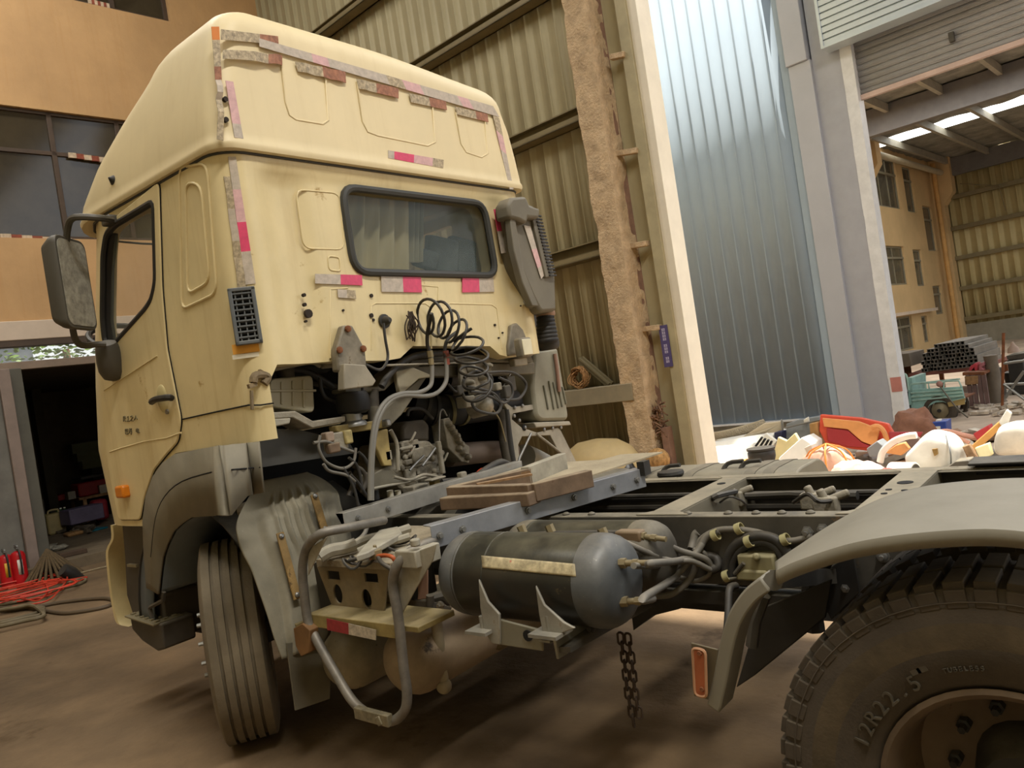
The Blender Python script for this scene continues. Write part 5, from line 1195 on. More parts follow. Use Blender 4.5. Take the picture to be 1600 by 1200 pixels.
# bracket with valves right of the coil
polyX('valve_plate', [(720, 566), (765, 560), (772, 600), (760, 612), (724, 612), (720, 600)], -.82, .03, M_MNT)
for px, py, r in ((735, 577, .03), (752, 588, .03), (732, 598, .02), (760, 572, .02)):
    q = A(px, py, X=-.83); b = B(); b.lathe(q, (-1, 0, 0), [(0, r), (.03, r*.9), (.05, r*.4)], 10); done('valve_boss', b, M_ENG, T)
q = A(758, 632, X=-.85); b = B(); b.lathe(q, (-1, -.2, .1), [(-.1, .07), (0, .07), (.03, .055), (.05, .02)], 14); done('turbo_end', b, mat('alloy_end', '918a7a', .4, .4, var=.25, vscale=15), T)
bx('valve_stack', 728, 628, -.84, .09, .08, .07, M_ENG)
# right stand: vertical channel, foot and crank plate
M_STD = mat('stand_pale', '9b9484', .6, .1, var=.18, vscale=7, dust=.45)
std = polyX('intake_stand', [(783, 624), (800, 636), (834, 632), (834, 640), (802, 646), (800, 655), (815, 668), (840, 676), (872, 668), (876, 672), (905, 730), (894, 733), (870, 700), (860, 680), (816, 682), (810, 695), (813, 730), (806, 730), (800, 680), (796, 645)], -.70, .03, M_STD, bev=.004)
for px, py in ((804, 637), (816, 634), (803, 650), (811, 657), (820, 668), (850, 671), (863, 669), (876, 668)):
    q = A(px, py, X=-.705); b = B(); b.lathe(q, (-1, 0, 0), [(0, .013), (.008, .012), (.012, .006)], 8); done('stand_bolt', b, M_STEEL, std)
q = A(819, 668, X=-.702); b = B(); b.cyl(q, q-Vector((.004, 0, 0)), .022); done('stand_hole', b, M_DARK, std)
polyX('stand_shelf', [(834, 660), (890, 658), (893, 664), (838, 668)], -.72, .2, M_STD)
tubeX('stand_rod', [(808, 730, -.76), (812, 715, -.76), (830, 677, -.76)], .008, M_STEEL, k=0); tubeX('stand_rod', [(838, 678, -.76), (860, 695, -.76), (880, 712, -.76), (888, 732, -.76)], .010, M_ENG)
tubeX('stand_rod', [(800, 580, -.8), (780, 616, -.8)], .004, M_STEEL, k=0)
tubeX('cable_bundle', [(790, 640, -.68), (795, 680, -.68), (803, 735, -.68)], .025, M_HOSE); tubeX('cable_bundle', [(784, 640, -.66), (787, 690, -.66), (797, 740, -.66)], .03, M_ENGD)
tubeX('fat_hose', [(735, 752, -.95), (765, 730, -.9), (785, 722, -.86), (800, 732, -.85), (806, 745, -.85)], .022, M_HOSE); tubeX('fat_hose', [(690, 752, -.9), (722, 748, -.9), (740, 742, -.9)], .014, M_HOSE)
bx('hose_bracket', 722, 744, -.93, .05, .04, .05, M_ENG)
b = B(); b.ball(A(757, 740, X=-.88), .055, 12, 8, sc=(.7, 1.3, .7)); done('orange_rag', b, mat('orange_rag', 'e0502a', .6, var=.35, vscale=30, bump=.6), T)
b = B(); b.ball(A(775, 735, X=-.86), .045, 10, 8, sc=(.7, 1.3, .8)); done('pale_bottle', b, mat('bottle_pale', 'c9c3b4', .4, var=.2), T)
# pale curved cover and pipes low on the right
duct([(818, 715, -.45), (835, 722, -.42), (860, 735, -.4)], .10, mat('fan_cover', '8f8d82', .6, var=.1), (), 'fan_cover')
# air cleaner housing, ribbed, and its snorkel
M_AC = mat('air_cleaner_grey', '8a8674', .6, var=.1, vscale=5, dust=.4)
b = B(); P = [A(x, y, X=-.72) for x, y in ((836, 547), (872, 543), (889, 650), (886, 657), (846, 658), (838, 650), (832, 605))]
b.prism(rounded(P, .03, 3), (.30, 0, 0)); ac = done('air_cleaner', b, M_AC, T, bevel=.025)
b = B()
for i, (pa, pb) in enumerate((((849, 602), (856, 640)), ((857, 595), (865, 640)), ((864, 597), (872, 638)), ((871, 600), (878, 636)), ((878, 604), (884, 632)))):
    b.beam(A(*pa, X=-.722), A(*pb, X=-.722), .014, .02, (1, 0, 0))
done('cleaner_rib', b, mat('cleaner_rib', '6d6a5a', .6, dust=.3), ac, bevel=.004)
tubeX('cleaner_strip', [(867, 553, -.735), (870, 575, -.74), (874, 612, -.735)], .014, mat('strip_copper', '8b6a58', .5), ac)
polyX('cleaner_neck', [(828, 555), (838, 545), (840, 600), (834, 606)], -.70, .2, M_CHAS2)
for i in range(7):
    p = A(852+.6*i, 496+i*6.0, X=-.9); r_i = .062+.0025*i
    b = B(); b.lathe(p, (.02, 0, -1), [(-.02, r_i*.86), (-.006, r_i), (.006, r_i), (.02, r_i*.86)], 20); done('intake_bellows', b, M_BLK, T)
p = A(856, 532, X=-.62); b = B(); b.lathe(A(855, 530, X=-.88), (0, 0, -1), [(0, .075), (.03, .08), (.06, .075), (.075, .06)], 20); done('bellows_collar', b, M_HOSE, T)
b = B(); b.lathe(A(852, 488, X=-.9), (0, 0, -1), [(0, .066), (.02, .068), (.03, .062)], 20); done('intake_band', b, mat('band_copper', '94745c', .5), T)
M_SNK = mat('snorkel_grey', '6c6658', .6, var=.1, vscale=4, dust=.2)
P = [A(x, y, X=-1.02) for x, y in ((796, 318), (804, 310), (836, 322), (843, 335), (868, 430), (870, 486), (846, 488), (834, 465), (812, 415), (802, 380))]
b = B(); b.prism(rounded(P, .03, 3), (.20, 0, 0)); sn = done('intake_snorkel', b, M_SNK, T, bevel=.022)
polyX('snorkel_cheek', [(797, 340), (806, 345), (818, 420), (834, 460), (842, 478), (832, 478), (816, 440), (803, 390)], -1.06, .05, M_SNK, sn)
polyX('snorkel_head', [(794, 318), (800, 308), (822, 306), (828, 320), (845, 326), (843, 342), (826, 340), (824, 350), (812, 344), (797, 340)], -1.08, .12, M_SNK, sn, bev=.02)
q = [A(x, y, X=-1.025) for x, y in ((818, 352), (828, 354), (850, 430), (845, 436))]
b = B(); b.mi = 0; m_ = [q[0].lerp(q[3], .45), q[1].lerp(q[2], .45)]; m2_ = [q[0].lerp(q[3], .8), q[1].lerp(q[2], .8)]
for mi, (u, v) in enumerate(((q[:2], m_), (m_, m2_), (m2_, [q[3], q[2]]))):
    b.mi = mi % 2; b.rings([[u[0], u[1], v[1], v[0]], [p+Vector((-.004, 0, 0)) for p in (u[0], u[1], v[1], v[0])]])
done('snorkel_strip', b, [M_REFW, M_REFP], sn)
b = B(); P = [(830, 333), (836, 334), (861, 432), (853, 434)]; q = [A(x, y, X=-1.04) for x, y in P]; b.prism(q, (.05, 0, 0)); gr = done('snorkel_grille', b, M_SNK, sn, bevel=.006)
b = B()
for i in range(19):
    u = (i+.5)/19; p = q[0].lerp(q[3], u); r = q[1].lerp(q[2], u)+Vector((0, -.055, 0)); b.beam(p.lerp(r, .35)-Vector((.004, 0, 0)), r+Vector((-.004, -.0, -.004)), .012, .011)
done('grille_tooth', b, M_BLKP, gr, bevel=.002)
tubeX('snorkel_foot', [(824, 470, -.98), (832, 478, -.95), (842, 486, -.9)], .03, M_SNK, sn)
polyX('snorkel_bracket', [(826, 484), (838, 480), (842, 510), (832, 512)], -.74, .1, M_CHAS2)

# more pipes and cables of the open bay
for nm, pts, r, m in (('heater_pipe', [(596, 604, -.86), (606, 588, -.86), (624, 570, -.86), (650, 556, -.86), (690, 552, -.86)], .02, M_HOSE),
    ('heater_pipe', [(640, 566, -.83), (700, 562, -.83), (725, 566, -.83)], .014, M_CHAS), ('heater_pipe', [(560, 592, -.86), (566, 600, -.86), (566, 620, -.84)], .008, M_HOSE),
    ('wire_loom', [(558, 612, -.84), (560, 630, -.84), (556, 642, -.84), (566, 650, -.84)], .008, M_HOSE), ('wire_loom', [(500, 590, -.7), (502, 608, -.7), (510, 622, -.7), (528, 630, -.7)], .010, M_HOSE),
    ('wire_loom', [(636, 650, -.6), (640, 640, -.6), (660, 640, -.6), (676, 655, -.6)], .012, M_HOSE), 
    ('wire_loom', [(706, 640, -.6), (700, 650, -.6), (702, 668, -.6)], .01, M_HOSE), ('wire_loom', [(770, 640, -.78), (780, 655, -.76), (785, 670, -.74), (790, 690, -.74)], .006, M_FIT),
    ('wire_loom', [(615, 745, -.86), (640, 750, -.84), (662, 742, -.8), (684, 745, -.8)], .009, M_ENG), ('wire_loom', [(565, 770, -.88), (572, 750, -.88), (566, 735, -.88), (552, 728, -.88)], .012, M_ENGD),
    ('wire_loom', [(545, 775, -.86), (552, 755, -.86), (545, 738, -.86)], .014, M_HOSE), ('wire_loom', [(700, 600, -.86), (712, 612, -.86), (722, 608, -.86)], .008, M_HOSE),
    ('shift_rod', [(640, 735, -.72), (652, 722, -.72), (662, 712, -.72)], .007, M_STEEL)):
    tubeX(nm, pts, r, m)
for nm, px, py, X, w, d, h, m in (('fuse_box', 604, 712, -.8, .05, .04, .06, M_ENG), ('flange_plate', 635, 700, -.69, .10, .02, .02, M_ENG), ('flange_plate', 658, 726, -.69, .16, .02, .015, M_ENG), ('flange_plate', 655, 748, -.69, .18, .02, .015, M_ENG),
    ('selector_cover', 652, 712, -.68, .10, .03, .09, M_ENG), ('selector_cover', 640, 740, -.68, .08, .03, .06, M_ENG), ('air_valve', 740, 610, -.86, .06, .05, .05, M_ENG), ('air_valve', 716, 610, -.85, .05, .05, .06, M_ENGD), ('air_valve', 776, 604, -.86, .05, .05, .05, M_ENG), ('air_valve', 790, 612, -.84, .06, .05, .08, M_CHAS), ('lamp_bracket', 810, 566, -.84, .14, .05, .05, M_STD), ('lamp_bracket', 795, 600, -.8, .08, .06, .10, M_ENGD)):
    bx(nm, px, py, X, w, d, h, m)
# ================================================================== loose things in the hall and the storeroom
def hv(px, py, **k): return HW(px, py, **k)
def scale(p): return (p-CAMP).dot(FW)/FPX               # metres per photo pixel at a point
UH = Vector((0, 0, 1)); XH = hw(1, 0, 0); YH = hw(0, 1, 0)
# fire extinguishers
M_LBL = mat('extinguisher_label', 'd9d3c6', .5, var=.1); M_YL = mat('extinguisher_yellow', 'd8a52c', .5)
def extinguisher(px, py, h, lab, lm):
    q = hv(px, py, Z=0.0); r = .085
    t = thing('fire_extinguisher', lab, 'fire extinguisher', q, 'fire extinguishers by the storeroom door')
    b = B(); b.lathe(q, UH, [(0, r*.9), (.01, r), (h*.78, r), (h*.86, r*.8), (h*.9, r*.35)], 20); done('cylinder_body', b, M_RED, t)
    b = B(); b.cyl(q+UH*h*.88, q+UH*h*.96, .018); b.obox(q+UH*h*.98+XH*.02, XH*.06, YH*.012, UH*.01); b.obox(q+UH*h*1.03+XH*.02, XH*.06, YH*.010, UH*.008+XH*.01); done('valve_handle', b, M_STEEL, t)
    b = B(); b.tube([q+UH*h*.93, q+UH*h*.9-XH*.1, q+UH*h*.6-XH*.12, q+UH*h*.3-XH*.1], .012, 6, k=4); done('discharge_hose', b, M_BLKP, t)
    b = B(); d = (CAMP-q); d.z = 0; d.normalize(); s = Vector((-d.y, d.x, 0))
    b.rings([[q+d.lerp(s, w).normalized()*(r+.002)+UH*z for w in (-.25, -.1, .05, .2, .35)] for z in (h*.3, h*.68)], closed=False); done('label_sheet', b, lm, t, solid=.002)
    return t
extinguisher(35, 914, .50, 'red fire extinguisher with a white label, the right one of the pair', M_LBL)
extinguisher(15, 918, .48, 'red fire extinguisher with a yellow label, left behind the other one', M_YL)
# cord pile, hoses, rope
random.seed(21)
def floorpath(pts, z=.015): return [HW(x, y, Z=z) for x, y in pts]
b = B()
for i in range(13):
    c = HA(random.uniform(20, 70), random.uniform(905, 935), Z=.02); P = []
    n = random.randint(5, 8); r = random.uniform(.25, .55); a0 = random.uniform(0, 6)
    for k in range(n): P.append(hw(c.x+r*random.uniform(.5, 1)*cos(a0+k*1.3), c.y+r*random.uniform(.6, 1.2)*sin(a0+k*1.3), .015+.012*(i % 6)))
    b.tube(P, .009, 5, k=6)
for pts in ([(0, 942), (30, 935), (60, 938), (75, 920), (60, 905), (30, 915)], [(20, 948), (70, 940), (90, 925), (105, 902), (80, 900), (60, 908)]): b.tube(floorpath(pts, .05), .009, 5, k=6)
tag(done('extension_cord', b, M_ORCORD), 'tangled orange red cable heaped on the floor before the extinguishers', 'cord')
M_OLIVE = mat('olive_hose', '5d5138', .6, var=.15, dust=.3)
b = B(); b.tube(floorpath([(60, 948), (90, 942), (130, 937), (165, 935), (178, 940), (165, 948), (130, 955), (100, 958), (75, 955), (40, 949), (0, 950)], .02), .02, 8, k=6)
tag(done('rubber_hose', b, mat('brown_hose', '584a38', .6, var=.1)), 'dark brown hose looping across the floor towards the truck bumper', 'hose')
b = B()
for k, (e, f) in enumerate(((0, 0), (5, 3), (9, 7))): b.tube(floorpath([(-30, 976+f), (0, 972+f), (35, 964+f), (62, 956+e), (68, 950+e), (50, 949-e*.3), (20, 953-e*.3), (-10, 955), (-40, 962)], .02+.02*k), .02, 8, k=6)
tag(done('rubber_hose', b, M_OLIVE), 'coil of thick olive hose lying at the left edge of the floor', 'hose')
b = B(); b.tube(floorpath([(90, 920), (105, 912), (125, 905), (134, 906), (125, 912), (105, 917), (88, 922), (65, 932), (20, 942), (-20, 948)], .02), .018, 8, k=6)
tag(done('rubber_hose', b, M_OLIVE), 'small olive hose loop beside the orange cable heap', 'hose')
b = B(); b.tube(floorpath([(112, 898), (130, 894), (150, 889), (175, 883), (215, 872)], .02), .012, 6, k=4)
tag(done('twisted_rope', b, mat('rope', '8f8064', .85, var=.3, vscale=60)), 'pale twisted rope running along the floor to the truck', 'rope')
# fish-tail bundle of rods with dark grip
q0 = HW(78, 868, Z=.45); b = B()
t = thing('net_bundle', 'brown net bundle slumped in a peak in front of the door step', 'net', HW(85, 905, Z=0))
top = HW(80, 900, Z=.0)+UH*.36
for i in range(26):
    a = 2*pi*i/26; e = HW(84, 905, Z=0)+XH*(.26*cos(a))+YH*(.34*sin(a)); b.tube([top, top.lerp(e, .45)+UH*.015*sin(i*2.1), e+UH*.01], .02, 5, k=3)
done('net_folds', b, mat('net_brown', '584830', .9, var=.3, vscale=40), t, sharp=80)
b = B(); b.lathe(HW(98, 890, Z=.15), HW(114, 898, Z=.05)-HW(98, 890, Z=.15), [(0, .08), (.12, .09), (.3, .05), (.42, .02)], 12); done('bundle_grip', b, M_BLKP, t)
# sack bundle at the far left
c = HW(-10, 912, Z=0); b = B(); b.ball(c+UH*.30, .3, 18, 12, sc=(.8, .8, 1.05)); 
for v in b.bm.verts: v.co += (v.co-c).normalized()*.04*noise.noise(v.co*9)
t = tag(done('tied_sack', b, mat('sack_olive', '6b5f40', .9, var=.3, vscale=20, bump=.5), sharp=80), 'olive sack tied with cords at the left edge beside extinguishers', 'sack')
b = B()
for a in range(5): b.tube([c+UH*.62+XH*.02*a, c+UH*.5+XH*(.2*cos(a))+YH*(.2*sin(a)), c+UH*.2+XH*(.26*cos(a))+YH*(.26*sin(a))], .01, 6, k=4)
done('sack_cord', b, mat('sack_cord', '8c7c50', .8), t)
# on the raised threshold
def lump(name, px, py, Z, sx, sy, sz, m, label, cat, n=.15, seed=0, group=None):
    q = hv(px, py, Z=Z); b = B(); b.ball(Vector((0, 0, 0)), 1, 16, 10)
    for v in b.bm.verts:
        v.co *= 1+n*noise.noise(v.co*1.7+Vector((seed, seed*2, 0))); v.co = XH*v.co.x*sx+YH*v.co.y*sy+UH*(v.co.z*sz)
        v.co += q+UH*sz*.92
        if v.co.z < q.z: v.co.z = q.z
    return tag(done(name, b, m, sharp=60), label, cat, group)
lump('crumpled_bag', 72, 863, .14, .16, .17, .06, mat('bag_grey', '8c8778', .7, var=.35, vscale=14), 'crumpled grey plastic bag on the door step', 'bag', .5, 3)
lump('crumpled_bag', 92, 860, .14, .10, .13, .045, mat('bag_grey', '8c8778'), 'small grey plastic scrap beside the bag on the door step', 'bag', .5, 5)
b = B(); q = hv(114, 868, Z=.14); b.obox(q+UH*.035, YH*.17+XH*.03, XH*.06, UH*.035); tag(done('brick', b, mat('dark_brick', '4b3a2c', .85), bevel=.01), 'single dark brick lying on the edge of the door step', 'brick')
q = hv(49, 872, Z=.14); t = thing('glass_jar', 'small glass jar just right of the extinguishers', 'jar', q); b = B(); b.lathe(q, UH, [(0, .05), (.08, .05), (.1, .035)], 14); done('jar_body', b, mat('jar_glass', 'a9adb0', .15, .3), t); b = B(); b.cyl(q+UH*.1, q+UH*.125, .04); done('jar_lid', b, M_BLKP, t)
# storeroom clutter: boxes and shapes at their own depth
def sbox(name, x0, y0, x1, y1, X, dep, m, label, cat, bev=.015, yaw=0.0, group=None):
    p0, p1 = HA(x0, y1, X=X), HA(x1, y0, X=X); z0 = max(.14, p0.z); z1 = max(p1.z, z0+.03)
    c = Vector((X+dep/2, (p0.y+p1.y)/2, (z0+z1)/2)); b = B(); w = abs(p0.y-p1.y)/2; R = Matrix.Rotation(yaw, 3, 'Z')
    b.obox(HROT @ c, HROT @ (R @ Vector((dep/2, 0, 0))), HROT @ (R @ Vector((0, w, 0))), Vector((0, 0, (z1-z0)/2)))
    return tag(done(name, b, m, bevel=bev), label, cat, group)
SX = 12.0
# bench carrying the upper clutter
b = B(); zB = HA(120, 780, X=SX+.3).z
zt_ = max(.5, HA(130, 776, X=SX+.5).z)
t = thing('store_bench', 'dark low bench carrying red cases inside the storeroom', 'bench', hw(SX+.8, -2.9, .14))
b = B(); hbox(b, (SX+.35, -4.2, zt_-.05), (SX+1.2, -2.0, zt_)); done('bench_top', b, M_WOOD, t)
for y in (-4.1, -3.05, -2.1):
    for x in (SX+.4, SX+1.15):
        b = B(); hbox(b, (x-.03, y-.03, .14), (x+.03, y+.03, zt_-.05)); done('leg', b, M_WOOD, t)
def onb(name, x0, y0, x1, y1, X, dep, m, label, cat, bev=.02):
    p0, p1 = HA(x0, y1, X=X), HA(x1, y0, X=X); h = p1.z-p0.z; b = B(); w = abs(p0.y-p1.y)
    y = (p0.y+p1.y)/2; hbox(b, (X, y-w/2, zt_), (X+dep, y+w/2, zt_+h)); return tag(done(name, b, m, bevel=bev), label, cat)
rc_ = onb('red_case', 124, 746, 166, 776, SX+.45, .5, mat('case_red', '8f1a1c', .5, var=.15), 'large red tool case on the storeroom bench', 'case', .03)
b = B(); p = HA(125, 746, X=SX+.44); q = HA(165, 746, X=SX+.44); hbox(b, (SX+.42, q.y, zt_+.33), (SX+.97, p.y, zt_+.38)); done('case_lid', b, M_BLKP, rc_, bevel=.01)
onb('red_box', 86, 738, 112, 752, SX+.6, .4, mat('case_red2', '8a1c20', .6, var=.2), 'small red box left of the large red case', 'box')
onb('carton', 106, 758, 116, 772, SX+.4, .2, mat('carton_white', 'a9a69c', .7), 'little white labelled carton between the red box and the red case', 'box', .004)
onb('carton', 157, 758, 172, 774, SX+.36, .1, mat('carton_white2', 'bdbab2', .7), 'white carton leaning at the right end of the bench', 'box', .004)
for k, (x, y) in enumerate(((86, 778), (92, 778), (98, 777))):
    q = HA(x, y, X=SX+.1); q = hw(q.x, q.y, .14+.0); t = thing('green_bottle', 'green glass bottle standing in the row behind the jerrycan', 'bottle', q, 'green bottles behind the jerrycan'); b = B(); b.lathe(q, UH, [(0, .05), (.25, .05), (.32, .02), (.4, .018)], 12); done('bottle_body', b, mat('bottle_green', '1f4a22', .2), t); b = B(); b.cyl(q+UH*.4, q+UH*.42, .02); done('bottle_cap', b, M_WHITE, t)
q = HA(90, 826, X=11.6); b = B(); hbox(b, (11.6, q.y-.17, .14), (11.9, q.y+.15, .52)); jc = tag(done('jerrycan', b, mat('jerrycan_yellow', '97875a', .5, var=.2), bevel=.04), 'dirty yellowish jerrycan on the storeroom floor', 'jerrycan')
b = B(); b.tube([hw(11.75, q.y-.1, .5), hw(11.75, q.y-.08, .57), hw(11.75, q.y+.06, .57), hw(11.75, q.y+.08, .5)], .018, 6, k=3); done('jerrycan_handle', b, mat('jerrycan_yellow', '97875a'), jc)
sbox('plastic_crate', 107, 786, 160, 822, 11.2, .4, mat('crate_violet', '5c5468', .5, var=.2), 'violet grey plastic crate in the middle of the storeroom clutter', 'crate', .02, .15)
sbox('red_sack', 150, 778, 168, 815, 11.8, .3, mat('sack_red', '7a1620', .7, var=.3), 'crumpled dark red sack behind the violet crate', 'sack', .06)
for k, (x0, x1) in enumerate(((36, 47), (48, 58), (60, 70))):
    p0, p1 = HA(x0, 820, X=12.3), HA(x1, 780, X=12.3); c = hw(12.4, (p0.y+p1.y)/2, .14); b = B(); b.lathe(c, UH, [(0, abs(p0.y-p1.y)/2), (max(.3, p1.z-.14), abs(p0.y-p1.y)/2)], 16)
    tag(done('film_roll', b, mat('roll_grey', '66635a', .6, var=.2)), ['grey upright roll nearest the storeroom door post', 'middle one of three grey upright rolls in the storeroom', 'grey upright roll beside the dark storeroom pillar'][k], 'roll', 'upright rolls in the storeroom')
b = B(); p0, p1 = HA(63, 700, X=12.6), HA(78, 700, X=12.6); hbox(b, (12.6, p1.y, .14), (12.9, p0.y, z_lint0)); struct(done('column_storeroom', b, mat('store_pillar', '3b362b', .9)))
for k in range(3):
    p0, p1 = HA(130-8*k, 734-12*k, X=13.3), HA(180, 722-12*k, X=13.3); b = B(); hbox(b, (13.3, max(-4.3, p1.y-.8), p0.z), (13.6, p0.y, p1.z+(HA(180-8*k, 710-12*k, X=13.3).z-p1.z)*.98)); tag(done('pale_board', b, mat('board_green', '5f6450', .8, var=.15), bevel=.005), ['lowest', 'middle', 'topmost'][k]+' of three pale boards stacked at the storeroom back wall', 'board', 'boards at the storeroom back wall')
b = B(); hbox(b, (13.3, -4.3, .14), (13.9, -2.6, HA(130, 734, X=13.3).z)); tag(done('board_stand', b, mat('stand_dark', '2c2a26', .8)), 'dark cabinet under the pale boards at the storeroom back', 'cabinet')
sbox('wicker_basket', 107, 828, 131, 842, 10.6, .3, mat('wicker', '8d6a40', .8, var=.3, vscale=40), 'small tan wicker basket on the storeroom floor near the door', 'basket', .03)
sbox('teal_box', 139, 826, 168, 841, 10.6, .35, mat('teal_box', '17606e', .5, var=.2), 'teal plastic box on the storeroom floor near the door', 'box', .03, .2)
random.seed(9); b = B()
for i in range(60):
    q = HA(random.uniform(80, 145), random.uniform(822, 834), Z=.15); r = random.uniform(.02, .07); c = HROT @ q; a = random.uniform(0, 6)
    b.obox(c+UH*(.02+.05*random.random()), (r*2*cos(a), r*2*sin(a), r*.3), (-r*.5*sin(a), r*.5*cos(a), 0), (0, 0, r*.4))
o = done('scrap_metal', b, mat('scrap_mix', '6e6454', .5, .4, var=.5, vscale=8)); tag(o, 'loose heap of small metal scrap on the storeroom floor', 'scrap', kind='stuff')
# tree and grey wall added behind the transom to stand for its reflection
b = B(); random.seed(4)
ct = HA(110, 545, X=15.3)
for i in range(1700):
    a = Vector((max(-.8, min(.7, random.gauss(0, .35))), random.gauss(0, 1.5), random.gauss(0, .75))); c = hw(ct.x+a.x, ct.y+a.y, ct.z+.1+a.z); d = Vector((random.uniform(-1, 1), random.uniform(-1, 1), random.uniform(-1, 1))).normalized(); x, y = frame_of(d); s = random.uniform(.05, .1)
    b.poly([c-x*s, c+y*s*.5, c+x*s, c-y*s*.5])
tr = thing('reflection_tree', 'green tree added behind the glass strip over the door as its reflection', 'tree', hw(ct.x, ct.y, 0)); done('foliage', b, mat('leaf_green', '5c7a26', .6, var=.4, vscale=3), tr, sharp=180, normals=False)
b = B(); b.tube([hw(ct.x, ct.y, 0), hw(ct.x+.05, ct.y, 1.5), hw(ct.x, ct.y+.1, ct.z)], .08, 8); done('trunk', b, M_WOOD, tr)
b = B(); p = HA(50, 545, X=16.2); hbox(b, (16.2, p.y, 0), (16.6, p.y+4, 6)); struct(done('wall_reflection', b, mat('reflection_grey', '8a93a0', .7)))
# things on the ledge and in the niches of the side wall
LEDGE = zl
q = HA(908, 606, Y=SY+.2); c = hw(q.x, SY+.2, LEDGE+.14); b = B()
M_WICK = mat('dry_withies', 'a1794e', .9, var=.35, vscale=30)
random.seed(8)
for i in range(22):
    d = Vector((random.uniform(-.35, .35), 1, random.uniform(-.35, .35))).normalized(); x, y = frame_of(HROT @ d); r = random.uniform(.08, .14)
    b.tube([c+(x*cos(t)+y*sin(t))*r+YH*random.uniform(-.05, .05) for t in [2*pi*k/12 for k in range(12)]], .008, 5, closed=True, k=2)
tag(done('wire_coil', b, M_WICK), 'round tangled coil of brownish wire on the wall ledge', 'coil')
p, q = HW(908, 562, Y=SY+.15), HW(955, 602, Y=SY+.15); b = B(); b.beam(p, q, .1, .03, YH); b.beam(p+UH*.02, q+UH*.02, .02, .1, YH); tag(done('angle_offcut', b, mat('offcut_olive', '6b6248', .6, dust=.3)), 'grey angle iron offcut leaning on the ledge by the coil', 'metal scrap')
b = B(); c = HA(922, 715, Y=SY+1.2)
b.rings([[hw(c.x+.25+.52*cos(t)*s, SY+.72+.42*sin(t)*s*.9, z) for t in [2*pi*k/28 for k in range(28)]] for z, s in ((0, 1), (.5, 1.02), (.62, .96), (.74, .8), (.83, .5), (.86, .05))])
tag(done('rounded_cover', b, mat('cover_beige', 'b39c6c', .6, var=.1, dust=.2), sharp=50), 'big rounded beige plastic cover on the floor behind the truck', 'cover')
b = B(); c = HA(962, 725, Y=SY+.9); b.ball(hw(c.x, SY+.8, .33), .36, 20, 14, sc=(.6, .45, 1))
for v in b.bm.verts: v.co += (v.co-hw(c.x, SY+1.0, .35)).normalized()*.06*noise.noise(v.co*7); v.co.z = max(v.co.z, 0)
tag(done('rubbish_bag', b, mat('bag_black', '26241f', .3, var=.2), sharp=50), 'black rubbish bag between the beige cover and foam column', 'bag')
b = B(); c = HA(1028, 718, Y=SY+.42); cc = hw(c.x, SY+.42, c.z)
for i in range(34):
    a = pi*i/34; b.tube([cc+(XH*cos(a)*cos(t)+YH*sin(a)*cos(t)*.8+UH*sin(t)*.9)*.13*(1+.03*sin(i*5)) for t in [2*pi*k/14 for k in range(14)]], .010, 5, closed=True)
wb = done('straw_ball', b, mat('straw', 'b08a58', .9, var=.3, vscale=25)); tag(wb, 'tan woven straw ball beside the foot of the foam column', 'ball')
b = B(); hbox(b, (c.x-.16, SY+.22, 0), (c.x+.16, SY+.62, c.z-.12)); tag(done('timber_block', b, M_WOOD, bevel=.01), 'wooden block under the woven straw ball', 'block')
random.seed(6); b = B(); c = HA(1022, 655, Y=SY+.22); c.x -= .03
for i in range(60):
    q = hw(c.x+random.uniform(-.09, .09), SY+.22+random.uniform(-.05, .06), c.z+random.uniform(-.18, .16)); d = Vector((random.uniform(-1, 1), random.uniform(-.4, .4), random.uniform(-.7, .7))).normalized()*random.uniform(.04, .09); b.tube([q-d, q+Vector((0, 0, .01)), q+d], random.uniform(.006, .014), 5)
nb = done('debris_bundle', b, mat('dry_debris', '7c5f4a', .9, var=.45, vscale=20)); tag(nb, 'bundle of sticks and rags stuffed between column and door jamb', 'debris')
b = B(); b.beam(hw(c.x-.1, SY+.2, 0), hw(c.x-.1, SY+.2, c.z-.1), .12, .08); tag(done('prop_post', b, M_FLG), 'short brown post under the bundle of sticks by the column', 'post')
# ================================================================== the yard and the second hall
GYP = -9.6
M_GREY = mat('blue_grey_sheet', '98a6b2', .9, 0, spec=.1, var=.04, vscale=.5)
M_GREY2 = mat('grey_trim_sheet', 'a9abb2', .5, 0, var=.05, vscale=.8)
M_LIGHT = mat('pale_edge', 'd3d4d6', .5, var=.08, vscale=6)
M_SHUT = mat('shutter_grey', '9f9d9d', .5, .1, var=.05)
def gx(px, py=300): return HA(px, py, Y=GYP).x
x250, x262, x300, x345, x362 = gx(1252), gx(1264), gx(1300), gx(1345), gx(1364)
# ribbed wall
b = B(); x = x250; pit = (HA(1018, 0, Y=GYP).x-HA(1219, 0, Y=GYP).x)/9; xs = []
while x < 9:
    for dx, d in ((0, 0), (.86, 0), (.90, .04), (.97, .04)): xs.append((x+dx*pit, d*.6))
    x += pit
for (xa, da), (xc, dc) in zip(xs, xs[1:]): b.poly([hw(xa, GYP+da, .28), hw(xc, GYP+dc, .28), hw(xc, GYP+dc, 8.25), hw(xa, GYP+da, 8.25)])
bmesh.ops.remove_doubles(b.bm, verts=b.bm.verts, dist=1e-4); struct(done('wall_yard', b, M_GREY, sharp=15, solid=.004), 'tall blue grey ribbed metal wall across the yard')
b = B(); hbox(b, (x250, GYP-.3, -.1), (9, GYP-.02, .30)); struct(done('baseboard_yard', b, mat('base_concrete', '8d8a80', .9)))
b = B(); hbox(b, (x250, GYP-.02, .26), (9, GYP+.06, .29)); struct(done('trim_20', b, M_LIGHT))
b = B(); hbox(b, (x262-.0, GYP-.3, -.1), (x250+.02, GYP+.04, 8.25)); struct(done('trim_21', b, M_GREY, bevel=.006))
